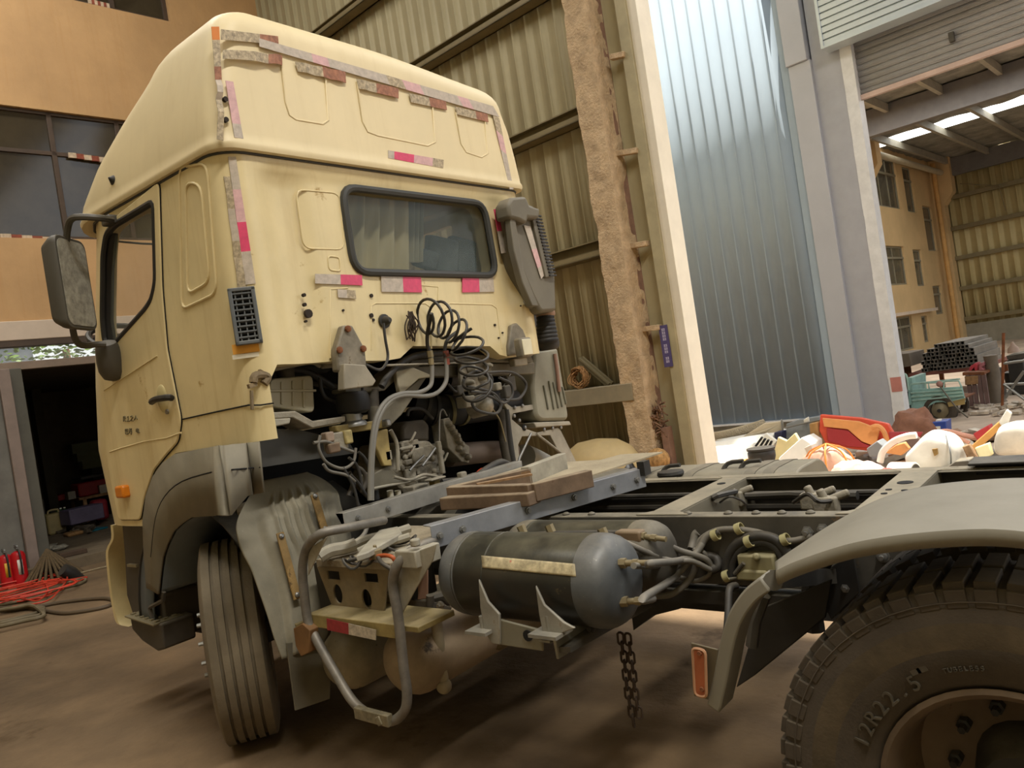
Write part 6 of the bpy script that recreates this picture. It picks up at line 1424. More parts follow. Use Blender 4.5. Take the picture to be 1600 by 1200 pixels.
b = B(); zb0 = HA(1270, 90, Y=GYP+.1).z; hbox(b, (x300, GYP-.3, -.1), (x262, GYP+.10, zb0)); hbox(b, (x300+.03, GYP-.3, zb0), (x262+.02, GYP+.14, 8.25)); struct(done('trim_22', b, M_GREY2, bevel=.01))
b = B(); hbox(b, (x345, GYP-.35, -.1), (x300, GYP+.02, 8.25)); struct(done('column_yard', b, mat('post_grey', 'a0a2aa', .5, var=.05)))
b = B()
zz_ = -.1; 
while zz_ < 6:
    j = .012*noise.noise(Vector((zz_*3, 1, 0))); hbox(b, (x362, GYP-.2, zz_), (x345+j, GYP+.03, zz_+.1)); zz_ += .1
struct(done('trim_23', b, M_LIGHT), 'pale chipped edge channel of the roller door')
b = B(); p = HA(1376, 598, Y=GYP+.04); hbox(b, (x362-.004, GYP+.0, p.z-.16), (x345-.03, GYP+.036, p.z+.06)); tag(done('paint_patch', b, mat('red_mark', 'b87a70', .6)), 'faded red paint patch low on the pale door channel', 'paint mark')
# roller shutter
zs0 = HA(1335, 160, Y=GYP-.1).z; zs1 = HA(1322, 60, Y=GYP+.3).z
b = B(); z = zs0+.06; n = 0
while z < min(8.2, zs1+1.2):
    h = .085; rs = []
    for k in range(6):
        t = k/5; rs.append((z+h*t, GYP-.12+.02*sin(pi*t)))
    for (za, ya), (zc3, yc) in zip(rs, rs[1:]): b.poly([hw(-8, ya, za), hw(x362+.1, ya, za), hw(x362+.1, yc, zc3), hw(-8, yc, zc3)])
    b.poly([hw(-8, GYP-.12, z+h), hw(x362+.1, GYP-.12, z+h), hw(x362+.1, GYP-.13, z+h+.008), hw(-8, GYP-.13, z+h+.008)])
    z += h+.008
sh = struct(done('door_2', b, M_SHUT, sharp=30, solid=.004), 'half raised grey roller shutter of the opposite hall')
b = B(); hbox(b, (-8, GYP-.16, zs0), (x362+.1, GYP-.08, zs0+.07)); done('bottom_bar', b, mat('bar_pink', 'c2aaa0', .5), sh)
q = HA(1487, 58, Y=GYP-.08); b = B(); b.obox(HROT @ q, XH*.035, YH*.03, UH*.07); done('shutter_latch', b, M_CHAS, sh, bevel=.01)
b = B(); z = zs1; 
while z < 8.2:
    hbox(b, (-8, GYP+.1, z), (x345+.12, GYP+.34, z+.075)); hbox(b, (-8, GYP+.1, z+.075), (x345+.12, GYP+.31, z+.10)); z += .10
hbox(b, (-8, GYP+.05, zs1-.03), (x345+.14, GYP+.36, zs1)); hbox(b, (x345+.1, GYP+.05, zs1), (x345+.14, GYP+.36, 8.2)); struct(done('trim_24', b, mat('box_sheet', 'b9c3c8', .35, .2, var=.05)), 'ribbed metal shutter housing over the roller door')
# second hall shell
AX_, AY = 5.32, -36.0
b = B(); hbox(b, (AX_, AY, -.1), (AX_+.4, GYP-.3, 8.6)); aw = done('wall_annex', b, mat('annex_render', 'd2b383', .8, var=.1, vscale=.5, streak=.1, spotcol='b08a50')); struct(aw)
b = B(); sheet(b, -14, AX_+.3, .3, 8.6, AY, .42, .03)
bmesh.ops.remove_doubles(b.bm, verts=b.bm.verts, dist=1e-4); struct(done('wall_annex_end', b, mat('annex_sheet', 'b9a878', .55, var=.05, streak=.15, spotcol='8c7c54'), sharp=15, solid=.004))
b = B(); hbox(b, (-14, AY-.2, -.1), (AX_, AY+.1, .9)); struct(done('baseboard_annex', b, mat('annex_base', '8f8876', .8, var=.1)))
for i, y in enumerate((280, 332, 382, 433, 484)):
    z = HA(1600, y, Y=AY+.2).z; b = B(); hbox(b, (-14, AY+.06, z-.12), (AX_, AY+.26, z+.05)); struct(done('trim_%d' % (30+i), b, M_PUR))
def fw(px, py): q = HA(px, py, X=AX_); return q
cs = []; wins = []
for k, (a, c_) in enumerate((((1362, 247), (1403, 323)), ((1414, 262), (1428, 331)), ((1446, 323), (1460, 392)), ((1366, 384), (1416, 446)), ((1430, 390), (1443, 447)), ((1460, 446), (1473, 491)), ((1379, 496), (1428, 551)), ((1442, 493), (1451, 535)))):
    p, q = HA(*a, X=AX_), HA(*c_, X=AX_); mx, my = (a[0]+c_[0])/2, (a[1]+c_[1])/2
    ya, yb = HA(a[0], my, X=AX_).y, HA(c_[0], my, X=AX_).y; za, zb2 = HA(mx, c_[1], X=AX_).z, HA(mx, a[1], X=AX_).z
    wins.append((ya, yb, za, zb2)); c = B(); hbox(c, (AX_-.2, yb, za), (AX_+.2, ya, zb2)); cs.append(c)
cut(aw, cs)
M_WF2 = mat('annex_window_frame', '8d8672', .5); M_GL2 = mat('annex_glass', '5d574a', .12, var=.2, vscale=.6)
for k, (ya, yb, za, zb2) in enumerate(wins):
    b = B(); x0, x1 = AX_+.08, AX_+.14; t_ = .07; wd = ya-yb
    hbox(b, (x0, yb, za), (x1, ya, za+t_)); hbox(b, (x0, yb, zb2-t_), (x1, ya, zb2)); hbox(b, (x0, yb, za), (x1, yb+t_, zb2)); hbox(b, (x0, ya-t_, za), (x1, ya, zb2))
    tr2 = zb2-(zb2-za)*.3; hbox(b, (x0-.03, yb, tr2-.04), (x1, ya, tr2+.04)); nm = 3 if wd > 1.6 else 1
    for i in range(1, nm): y = yb+wd*i/nm; hbox(b, (x0, y-.03, za), (x1, y+.03, zb2))
    o = struct(done('window_%d' % (10+k), b, M_WF2)); g = B(); hbox(g, (AX_+.11, yb, za), (AX_+.12, ya, zb2)); done('pane', g, M_GL2, o)
# haunched columns, ledge, downpipe
def haunch(px, pt, ph, name):
    q = HA(px, pt, X=AX_-.0); z = q.z; y = q.y; b = B()
    hbox(b, (AX_-.35, y-.25, -.1), (AX_, y+.25, 8.4)); b.prism([hw(AX_-.35, y-.25, z-1.3), hw(AX_-.7, y-.25, z-.8), hw(AX_-.7, y-.25, 8.3), hw(AX_-.35, y-.25, 8.3)], YH*.5); return struct(done(name, b, mat('annex_render', 'd2b383')))
haunch(1338, 230, 0, 'column_annex')
b = B(); hbox(b, (AX_-.4, AY+.1, -.1), (AX_, AY+.7, 8.4)); b.prism([hw(AX_-.4, AY+.1, 6.2), hw(AX_-.8, AY+.1, 6.7), hw(AX_-.8, AY+.1, 8.3), hw(AX_-.4, AY+.1, 8.3)], YH*.6); struct(done('column_annex_corner', b, mat('annex_render', 'd2b383')))
q = HA(1475, 400, X=AX_-.15); b = B(); b.tube([hw(AX_-.3, q.y+.3, 8), hw(AX_-.3, q.y+.3, 0)], .1, 10); tag(done('drain_pipe', b, mat('pipe_ochre', 'c99a5c', .6)), 'ochre downpipe in the far corner of the second hall', 'pipe')
q = HA(1420, 489, X=AX_-.2); b = B(); hbox(b, (AX_-.3, AY+3.5, q.z-.06), (AX_, -20, q.z+.06)); struct(done('trim_40', b, M_PINKM))
# roof with insulation, rafters, purlins, skylight
M_INS = mat('sagging_insulation', '8d897e', .85, var=.3, vscale=1.5, bump=.8, bscale=3)
ZR = 8.2
b = B(); sky0, sky1 = -29.1, -27.9
for y0, y1 in ((GYP-.4, sky1), (sky0, AY)): b.grid(lambda u, v, y0=y0, y1=y1: hw(-14+u*20, y0+(y1-y0)*v, ZR+.10*noise.noise(Vector((u*26, v*18, 2)))), 60, 40)
struct(done('ceiling_annex', b, M_INS, sharp=180))
M_SKY = mat('skylight_sheet', 'f4f6f0', .5, var=0, emit=4.0)
b = B(); hbox(b, (-14, sky0, ZR-.02), (AX_, sky1, ZR+.02)); struct(done('window_20', b, M_SKY), 'bright translucent skylight strip in the second hall roof')
M_RAF = mat('rafter_grey', '6f6b68', .6, var=.1)
pB0 = HA(1348, 203, Z=ZR-.55); 
b = B(); hbox(b, (-14, pB0.y-.15, ZR-.85), (AX_, pB0.y+.15, ZR-.05)); struct(done('beam_1', b, M_RAF))
b = B(); hbox(b, (-14, AY+.1, ZR-.8), (AX_, AY+.4, ZR-.05)); struct(done('beam_2', b, M_RAF))
for i in range(9):
    x = 4.6-i*1.5; b = B(); hbox(b, (x-.06, AY+.2, ZR-.30), (x+.06, GYP-.5, ZR-.05)); struct(done('beam_%d' % (3+i), b, mat('roof_purlin', '9a9384', .6)))
b = B(); b.tube([hw(AX_-.45, GYP-2, ZR-.6), hw(AX_-.45, AY+.5, ZR-.6)], .12, 10); tag(done('roof_gutter_pipe', b, mat('pipe_pale', 'b3a78e', .5)), 'pale horizontal pipe under the roof above the ochre facade', 'pipe')
b = B(); b.tube([HW(1500, 287, Y=AY+.35), HW(1560, 290, Y=AY+.35)], .02, 6); b.tube([HW(1560, 290, Y=AY+.35), HW(1572, 330, Y=AY+.35)], .02, 6); tag(done('conduit', b, M_PUR), 'thin conduit across the upper far sheet wall', 'conduit')
# ------------------------------------------------------------------ tricycle truck
TYp = -10.8; M_TEAL = mat('teal_paint', '8ab0a8', .5, var=.15, vscale=6, spots=.15, spotcol='8a7a5c', spotscale=9, dust=.25)
M_TEAL2 = mat('teal_faded', '9dbcb0', .55, var=.2, vscale=8)
def ty(px, py, dy=0.0): return HW(px, py, Y=TYp+dy)
tc = thing('cargo_tricycle', 'small teal cargo tricycle with ribbed load bed and rails', 'tricycle', HW(1450, 655, Y=TYp))
def tplate(name, pts, t, m, parent=tc, dy=0.0, bev=.004):
    b = B(); b.prism([ty(x, y, dy) for x, y in pts], YH*-t); return done(name, b, m, parent, bevel=bev)
tplate('bed_side', [(1421, 609), (1503, 604), (1507, 622), (1425, 633)], .03, M_TEAL)
for k in range(3):
    b = B(); p, q = ty(1423+k, 614+k*6, .01), ty(1503+k, 608+k*5, .01); b.beam(p, q, .02, .022); done('bed_rib', b, M_TEAL2, tc)
tplate('bed_skirt', [(1423, 630), (1507, 620), (1508, 628), (1496, 632), (1482, 631), (1474, 628), (1462, 629), (1452, 634), (1448, 642), (1424, 640)], .04, M_TEAL)
tplate('bed_skirt', [(1480, 629), (1508, 622), (1507, 632), (1482, 636)], .035, mat('teal_ochre', 'a08a56', .6, var=.3), dy=.015)
b = B(); pa, pb = ty(1423, 632, -.02), ty(1505, 624, -.02); b.prism([pa, pb, pb-YH*.75, pa-YH*.75], UH*.02); done('bed_floor', b, M_RUST, tc)
tplate('bed_side', [(1421, 609), (1503, 604), (1507, 622), (1425, 633)], .03, mat('bed_inner_red', '96544a', .7, var=.2), dy=-.75)
tplate('bed_headboard', [(1418, 590), (1425, 590), (1427, 633), (1420, 633)], .75, M_TEAL)
b = B()
for pts in ([(1421, 608), (1423, 600), (1450, 597), (1452, 607)], [(1474, 606), (1476, 596), (1498, 595), (1502, 604)], [(1423, 600), (1476, 597)], [(1446, 598), (1447, 608)]): b.tube([ty(*p, -.01) for p in pts], .014, 6)
for pts in ([(1421, 600), (1500, 592)], [(1421, 606), (1440, 597)]): b.tube([ty(*p, -.7) for p in pts], .014, 6)
done('bed_rail', b, M_TEAL2, tc)
b = B(); b.tube([ty(1391, 612), ty(1390, 590), ty(1396, 585), ty(1412, 584), ty(1417, 590), ty(1420, 610)], .018, 6, k=3); b.tube([ty(1391, 612, -.6), ty(1390, 590, -.6), ty(1396, 585, -.6), ty(1412, 584, -.6), ty(1417, 590, -.6), ty(1420, 610, -.6)], .018, 6, k=3); b.beam(ty(1407, 588), ty(1411, 612), .025, .025, YH); done('cab_frame', b, M_TEAL2, tc)
tplate('seat_box', [(1394, 626), (1414, 624), (1416, 640), (1418, 654), (1395, 656)], .6, M_TEAL)
tplate('seat_box', [(1397, 629), (1413, 627), (1413, 633), (1397, 635)], .02, M_DARK, dy=.01)
tplate('front_panel', [(1390, 606), (1396, 604), (1398, 618), (1390, 622)], .5, M_TEAL)
tplate('seat', [(1396, 614), (1418, 612), (1418, 624), (1396, 626)], .55, M_BLKP)
wc = ty(1467, 642, .02); b = B(); tyre_mesh(b, wc-YH*.08, YH, .25, .14, .14, 3); wt = done('tricycle_wheel', b, [M_TYRE, M_TYRED], tc)
b = B(); b.lathe(wc-YH*.1, YH, [(0, .135), (.03, .13), (.05, .08), (.07, .04), (.075, .01)], 20); done('wheel_rim', b, mat('trike_rim', '8b8066', .5, .3), wt)
b = B(); tyre_mesh(b, wc-YH*.75, YH, .25, .14, .14, 3); done('tricycle_wheel', b, [M_TYRE, M_TYRED], tc)
b = B(); b.tube([wc, wc-YH*.75], .03, 8); b.tube([ty(1424, 640, -.3), ty(1400, 655, -.3)], .03, 6); done('tricycle_axle', b, M_CHAS2, tc)
b = B(); fc = ty(1385, 648, -.35); tyre_mesh(b, fc, YH, .24, .1, .14, 3); done('tricycle_wheel', b, [M_TYRE, M_TYRED], tc)
b = B(); b.tube([ty(1466, 600, .02), ty(1475, 612, .1), ty(1495, 638, .35), ty(1512, 652, .5)], .012, 6); tag(done('thin_pole', b, M_CHAS), 'thin dark pole leaning against the tricycle bed', 'pole')
b = B(); b.ball(ty(1468, 600, .03), .05, 8, 6); tag(done('rag', b, mat('rag_pink', 'a87c70', .8), sharp=80), 'pinkish rag knotted on the tricycle rail', 'rag')
# rack of steel profiles seen end-on
def bar_rack():
    SYp = -14.0; q0 = HA(1422, 584, Y=SYp); q1 = HA(1532, 584, Y=SYp)
    rk = thing('profile_rack', 'rust brown low rack carrying the pile of square tubes', 'rack', hw((q0.x+q1.x)/2, SYp-1, 0))
    b = B(); hbox(b, (q1.x-.05, SYp-2.2, q0.z-.07), (q0.x+.05, SYp-.05, q0.z)); done('rack_top', b, mat('rack_red', '7c4a3e', .7, var=.2), rk)
    for x in (q1.x, q0.x):
        for y in (SYp-2.1, SYp-.15):
            b = B(); hbox(b, (x-.04, y-.04, 0), (x+.04, y+.04, q0.z-.07)); done('leg', b, M_RUST, rk)
    return q0, q1, SYp
q0, q1, SYp = bar_rack()
s = .072; b = B()
for a in range(4):
    R = Matrix.Rotation(a*pi/2, 3, 'Y')
    pts = [R @ Vector(p) for p in ((-s/2, 0, s/2), (s/2, 0, s/2), (s/2-.011, 0, s/2-.011), (-s/2+.011, 0, s/2-.011))]; b.prism(pts, (0, -1.9, 0))
M_PROF = mat('dark_profile', '77726a', .5, .2, var=.3, vscale=2); M_PROFB = mat('violet_profile', '46465c', .5, .2); M_PROFR = mat('rust_profile', '6b4a3c', .7)
proto = done('square_tube', b, M_PROF, org=(0, 0, 0)); proto.rotation_euler = (0, 0, YAW)
random.seed(12); cnt = 0; L0 = q1.x+.02; rowsN = [14, 13, 13, 12, 12, 10, 7]
used = False
for r_i, nn in enumerate(rowsN):
    off = (14-nn)*.45*s+random.uniform(-.01, .01)
    for k in range(nn):
        x = q1.x+.03+off+k*(s+.004); z = q0.z+s/2+r_i*(s+.003)
        if x > q0.x: continue
        if not used: o = proto; used = True
        else: o = proto.copy(); COL.objects.link(o)
        o.location = hw(x, SYp+random.uniform(-.12, .02), z); 
        tag(o, 'dark square steel tube in the pile behind the tricycle, seen end-on', 'steel tube', 'square steel tubes piled behind the tricycle')
        if random.random() < .3:
            o.data = o.data if False else o.data
b = B(); b.prism([HW(x, y, Y=SYp+.05) for x, y in ((1383, 555), (1420, 552), (1424, 572), (1390, 578))], YH*-1.0); tag(done('grey_box', b, mat('dusky_box', '6a6054', .8, var=.15), bevel=.01), 'dull grey box left of the square tube pile', 'box')
p = HW(1392, 578, Y=SYp+.05); b = B(); b.beam(Vector((p.x, p.y-.5, 0)), Vector((p.x, p.y-.5, p.z-.0)), .4, .5, YH); tag(done('crate_stand', b, M_RUST), 'dark crate under the grey box left of the tubes', 'crate')
# red clamp, stools, round post, machine table and other workshop gear right of the rack
q = HA(1525, 575, Y=-12.6)
def yb(name, pts, Y, t, m, label, cat, group=None, bev=.006):
    b = B(); b.prism([HW(x, y, Y=Y) for x, y in pts], YH*-t); return tag(done(name, b, m, bevel=bev), label, cat, group)
tb = thing('steel_stool', 'tall rusty steel table with many legs right of the tricycle', 'table', HW(1525, 640, Y=-11.9))
b = B(); b.prism([HW(x, y, Y=-11.9) for x, y in ((1504, 582), (1538, 581), (1538, 585), (1504, 587))], YH*-.7); done('table_top', b, M_RUST, tb)
for x in (1512, 1520, 1529, 1537):
    for dy in (0, -.6):
        p = HW(x, 586, Y=-11.9+dy); b = B(); b.beam(p, Vector((p.x, p.y, 0)), .06, .05, YH); done('leg', b, mat('leg_brownviolet', '6c5550', .7, var=.2), tb)
yb('timber_offcut', [(1507, 588), (1528, 587), (1528, 600), (1508, 602)], -11.85, .2, M_WOOD, 'brown timber offcut strapped under the rusty table edge', 'timber')
yb('red_clamp', [(1513, 580), (1516, 572), (1524, 567), (1527, 571), (1527, 580), (1523, 580), (1522, 574), (1517, 580)], -12.2, .3, mat('clamp_red', 'b03a44', .5), 'red cast clamp lying on the rusty table', 'clamp')
yb('red_clamp', [(1529, 580), (1530, 569), (1536, 566), (1537, 571), (1533, 574), (1537, 578), (1537, 581)], -12.2, .2, mat('clamp_pinkgrey', 'a8666a', .5), 'pinkish grey clamp beside the red one on the table', 'clamp')
p = HW(1548, 560, Y=-12.4); b = B(); b.lathe(Vector((p.x, p.y, 0)), UH, [(0, .16), (.05, .12), (p.z-.05, .10), (p.z+.05, .11), (p.z+.07, .02)], 14); tag(done('round_post', b, mat('post_brown', '6d6254', .7, var=.2)), 'thick round dusty post behind the rusty table', 'post')
def scaffold():
    Y = -11.4; t = thing('trestle', 'pale tube trestle with crossed braces at the right edge', 'trestle', HW(1585, 628, Y=Y)); 
    for nm, pts in (('upright', [(1568, 520), (1566, 640)]), ('brace', [(1570, 622), (1600, 580)]), ('brace', [(1568, 600), (1606, 628)]), ('cross_bar', [(1568, 568), (1610, 562)]), ('cross_bar', [(1568, 601), (1610, 599)])):
        b = B(); b.tube([HW(x, y, Y=Y+(0 if nm != 'brace' else .03)) for x, y in pts], .022, 8); done(nm, b, M_STEEL if nm != 'upright' else M_RUST, t)
    p = HW(1606, 560, Y=Y); b = B(); b.tube([p, Vector((p.x, p.y, 0))], .022, 8); done('upright', b, M_RUST, t)
    p = HW(1567, 640, Y=Y); b = B(); b.tube([p, Vector((p.x, p.y, 0))], .022, 8); done('upright', b, M_RUST, t)
scaffold()
yb('machine_table', [(1572, 556), (1605, 551), (1605, 560), (1574, 562)], -13.2, .8, M_CHAS, 'dark machine table top at the right edge behind the trestle', 'table')
p = HW(1588, 560, Y=-13.4); b = B(); b.beam(p, Vector((p.x, p.y, 0)), .25, .25, YH); tag(done('machine_pedestal', b, M_CHAS2, bevel=.02), 'dark pedestal under the machine table at the right edge', 'pedestal')
b = B(); p = HW(1584, 551, Y=-13.5); b.lathe(p, UH, [(0, .10), (.08, .09), (.14, .04), (.2, .02)], 12); tag(done('desk_lamp', b, mat('lamp_pink', 'b39a8a', .5)), 'small pale bell shaped lamp on the machine table', 'lamp')
for k, (x, y, w) in enumerate(((1560, 600, 18), (1580, 612, 20), (1592, 596, 16), (1556, 575, 14), (1578, 582, 16))):
    c = HW(x, y, Y=-13.0-.4*k); sc_ = scale(c); b = B(); b.lathe(Vector((c.x, c.y, 0)), UH, [(0, w*sc_*.5), (c.z, w*sc_*.55), (c.z+.03, w*sc_*.3)], 14)
    tag(done('metal_drum', b, [M_CHAS, M_GALV, M_RUST, M_ENGD, M_CHAS2][k]), ['dark round drum just right of the round post', 'pale galvanised drum behind the trestle braces', 'rusty drum at the right edge behind the trestle', 'grey brown drum behind the round post', 'black drum furthest back behind the trestle'][k], 'drum', 'drums behind the trestle')
random.seed(17); b = B()
for i in range(90):
    q = HA(random.uniform(1490, 1640), random.uniform(628, 648), Z=.02); r = random.uniform(.02, .09); a = random.uniform(0, 6); c = hw(q.x, max(q.y, -13), .01)
    b.obox(c+UH*r*.25, (r*cos(a), r*sin(a), 0), (-r*.5*sin(a), r*.5*cos(a), r*.1), (0, 0, r*.25))
tag(done('floor_litter', b, mat('litter_pale', 'c2b5a4', .8, var=.4, vscale=5)), 'scattered pale offcuts and litter on the second hall floor', 'litter', kind='stuff')
# ------------------------------------------------------------------ sunlit scrap heap between the halls
M_WP = mat('scrap_white', 'e3e0d6', .5, var=.08, vscale=3); M_GRY = mat('scrap_grey', '7b7f80', .5, var=.15); M_PERF = mat('perforated_beige', 'bfb39c', .6, var=.1)
M_ORR = mat('panel_red_orange', 'd8553c', .4, var=.12, vscale=3); M_ORI = mat('panel_inner', 'd8965a', .5, var=.12); M_DRED = mat('panel_dark_red', '9a2c30', .5, var=.1)
GR = 'scrap parts in the sunlit heap'
def sp(name, pts, Y, t, m, label, cat, tilt=0.0, bev=.01, parent=None):
    P = [HA(x, y, Y=Y) for x, y in pts]; z0 = min(p.z for p in P)
    P = [Vector((p.x, p.y-(p.z-z0)*tilt, p.z)) for p in P]
    b = B(); b.prism([HROT @ p for p in P], YH*-t); o = done(name, b, m, parent, bevel=bev)
    return tag(o, label, cat, GR) if parent is None else o
def perf(name, pts, Y, label, bulge=.12):
    P = [HA(x, y, Y=Y) for x, y in pts]
    def f(u, v):
        a = P[0].lerp(P[1], u); c = P[3].lerp(P[2], u); p = a.lerp(c, v); return HROT @ Vector((p.x, p.y+bulge*sin(pi*u)*1.0-.12*v, p.z-.05*sin(pi*u)))
    b = B(); nu, nv = 44, 7
    V = [[b.vert(f(i/nu, j/nv)) for i in range(nu+1)] for j in range(nv+1)]
    for j in range(nv):
        for i in range(nu):
            q = [V[j][i], V[j][i+1], V[j+1][i+1], V[j+1][i]]; c = sum((v.co for v in q), Vector())/4
            if j in (0, nv-1): b.face(q); continue
            w = [b.vert(v.co.lerp(c, .45)) for v in q]
            for k in range(4): b.face([q[k], q[(k+1) % 4], w[(k+1) % 4], w[k]])
    return tag(done(name, b, M_PERF, sharp=180, solid=.008, normals=False), label, 'grille', GR)
perf('perforated_grille', [(1070, 678), (1193, 655), (1194, 668), (1072, 694)], -7.3, 'long curved beige perforated strip at the back of the heap')
perf('perforated_grille', [(1110, 688), (1215, 664), (1216, 678), (1112, 702)], -7.0, 'second perforated strip lying below the long one', .06)
sp('body_panel', [(1194, 661), (1222, 658), (1223, 684), (1150, 697), (1148, 690)], -7.0, .05, M_PERF, 'beige riveted panel end behind the slatted white piece', 'panel')
sp('steel_bar', [(1219, 655), (1222, 656), (1224, 690), (1221, 690)], -6.9, .03, M_STEEL, 'upright thin steel bar beside the dark blue carton', 'bar')
sp('blue_carton', [(1209, 676), (1221, 674), (1222, 690), (1211, 692)], -6.8, .15, mat('carton_navy', '2e2f4c', .6), 'small navy carton among the white scrap', 'box')
sp('wheel_arch_liner', [(1224, 664), (1240, 658), (1276, 652), (1278, 672), (1262, 688), (1240, 696), (1226, 690)], -6.9, .12, M_GRY, 'large dark grey plastic arch liner in the heap', 'panel', .3)
b = B(); b.tube([HW(1226, 669, Y=-6.85), HW(1250, 663, Y=-6.85), HW(1282, 656, Y=-6.85)], .012, 6); tag(done('steel_rod', b, M_STEEL), 'thin bright rod lying across the grey arch liner', 'rod', GR)
sp('white_scrap', [(1255, 656), (1263, 651), (1264, 660), (1256, 662)], -6.9, .03, M_WP, 'small white scrap on top of the grey liner', 'scrap')
sp('white_sheet', [(1075, 702), (1110, 696), (1150, 690), (1185, 686), (1188, 700), (1160, 716), (1120, 730), (1078, 734)], -6.4, .5, M_WP, 'broad white plastic sheet at the left of the heap', 'sheet', 1.2)
sp('white_sheet', [(1076, 712), (1140, 706), (1150, 735), (1076, 740)], -5.9, .5, M_WP, 'white plastic sheet lying in front by the door jamb', 'sheet', .9)
sp('bracket_scrap', [(1084, 699), (1098, 702), (1102, 707), (1086, 706)], -6.1, .1, M_CHAS, 'little dark bracket on the white sheet', 'bracket')
t = sp('slatted_panel', [(1176, 698), (1192, 678), (1210, 690), (1196, 712)], -6.5, .05, M_WP, 'white slatted grille piece standing in the heap', 'grille', .3)
for k in range(4):
    p, q = HW(1181+k*6, 697-k*0+k*2, Y=-6.44), HW(1191+k*5, 683+k*2, Y=-6.44); b = B(); b.beam(p, q, .02, .035, YH); done('slot', b, M_DARK, t)
sp('folded_panel', [(1206, 715), (1212, 684), (1226, 690), (1238, 678), (1246, 690), (1230, 704), (1210, 724)], -6.3, .06, mat('scrap_cream', 'd8cc9c', .5, var=.12), 'cream folded body panel standing right of the slatted piece', 'panel', .2)
sp('white_box', [(1216, 715), (1246, 686), (1262, 695), (1266, 714), (1240, 726), (1210, 728)], -6.2, .35, M_WP, 'white box-like fairing part in the middle of the heap', 'fairing', .4)
sp('white_box', [(1256, 700), (1268, 694), (1270, 706), (1262, 712)], -6.1, .15, mat('scrap_offwhite', 'cfcbc0', .6), 'small offwhite carton right of the white fairing part', 'box')
q = HW(1192, 723, Y=-5.75); t = thing('rubber_bellows', 'black ribbed rubber bellows standing at the front of the heap', 'bellows', Vector((q.x, q.y, 0)))
b = B(); zt5 = HA(1192, 700, Y=-5.75).z; b.lathe(Vector((q.x, q.y, 0)), UH, [(0, .13), (zt5*.4, .15), (zt5*.6, .14), (zt5*.75, .16), (zt5*.9, .16), (zt5, .13)], 22); done('bellows_body', b, M_BLKP, t)
b = B(); b.lathe(Vector((q.x, q.y, 0)), UH, [(zt5-.02, .165), (zt5+.005, .165), (zt5+.01, .13)], 22); done('bellows_lid', b, M_BLKP, t)
def bag(name, px, py, Y, sx, sy, sz, m, label, cat='bag', seed=0, n=.3):
    c = HA(px, py, Y=Y); h = max(c.z, .05); b = B(); b.ball(Vector((0, 0, 0)), 1, 26, 16)
    for v in b.bm.verts:
        k = 1+n*noise.noise(v.co*1.6+Vector((seed, 0, 0)))+n*.5*noise.noise(v.co*4+Vector((0, seed, 0))); v.co = hw(c.x+v.co.x*sx*k, Y+v.co.y*sy*k, max(.0, sz*.8+v.co.z*sz*k))
    return tag(done(name, b, m, sharp=50), label, cat, GR)
M_YB = mat('bag_yellow', 'e6a02c', .5, var=.25, vscale=6); M_PKB = mat('bag_pinkish', 'd3a790', .6, var=.2, vscale=5)
bag('yellow_bag', 1158, 715, -5.7, .17, .15, .17, M_YB, 'orange yellow plastic bag left of the black bellows', seed=2)
t = bag('tied_bag', 1290, 708, -5.9, .28, .22, .20, M_PKB, 'pinkish tied bag with orange cords in the heap', seed=4, n=.15)
b = B(); c = HA(1285, 695, Y=-5.7); 
for a in range(7): b.tube([hw(c.x, -5.8, .42), hw(c.x+.2*cos(a*.9), -5.8+.18*sin(a*.9), .34), hw(c.x+.29*cos(a*.9), -5.8+.25*sin(a*.9), .18)], .010, 6, k=3)
done('bag_cord', b, mat('cord_orange', 'e08a3c', .5), t)
bag('plastic_bag', 1335, 725, -5.5, .28, .2, .14, mat('bag_white_red', 'd9c2b4', .5, var=.2, vscale=4, spots=.25, spotcol='c25048', spotscale=4), 'crumpled pinkish white plastic bag in front of the red panel', seed=7, n=.4)
bag('red_cloth', 1375, 733, -5.35, .20, .16, .11, mat('cloth_red', 'd0433c', .8, var=.2, vscale=8), 'bright red cloth lump at the front of the heap', 'cloth', 9, .45)
# red orange cab side panel
t = sp('cab_side_panel', [(1275, 650), (1340, 655), (1384, 664), (1392, 676), (1404, 704), (1385, 708), (1330, 702), (1288, 694), (1276, 675)], -6.7, .06, M_ORR, 'large upturned red and orange vehicle panel in the heap', 'panel', .25)
sp('inner_lining', [(1280, 655), (1338, 660), (1372, 672), (1368, 698), (1345, 690), (1322, 672), (1284, 668)], -6.66, .03, M_ORI, '', '', .25, .006, t)
sp('inner_lining', [(1288, 670), (1322, 674), (1345, 692), (1366, 700), (1325, 698), (1292, 690)], -6.66, .03, M_DRED, '', '', .25, .006, t)
b = B(); b.tube([HW(1362, 668, Y=-6.62), HW(1372, 666, Y=-6.62), HW(1382, 676, Y=-6.62), HW(1390, 704, Y=-6.62)], .03, 8, k=3); done('panel_rib', b, M_ORI, t)
sp('brown_carton', [(1264, 662), (1276, 660), (1282, 700), (1268, 705)], -6.75, .2, mat('carton_brown', 'a98352', .7, var=.2), 'brown carton left of the big red panel', 'box')
sp('red_board', [(1386, 676), (1440, 676), (1436, 684), (1390, 688)], -6.6, .04, M_DRED, 'flat red board right behind the big red panel', 'board', .5)
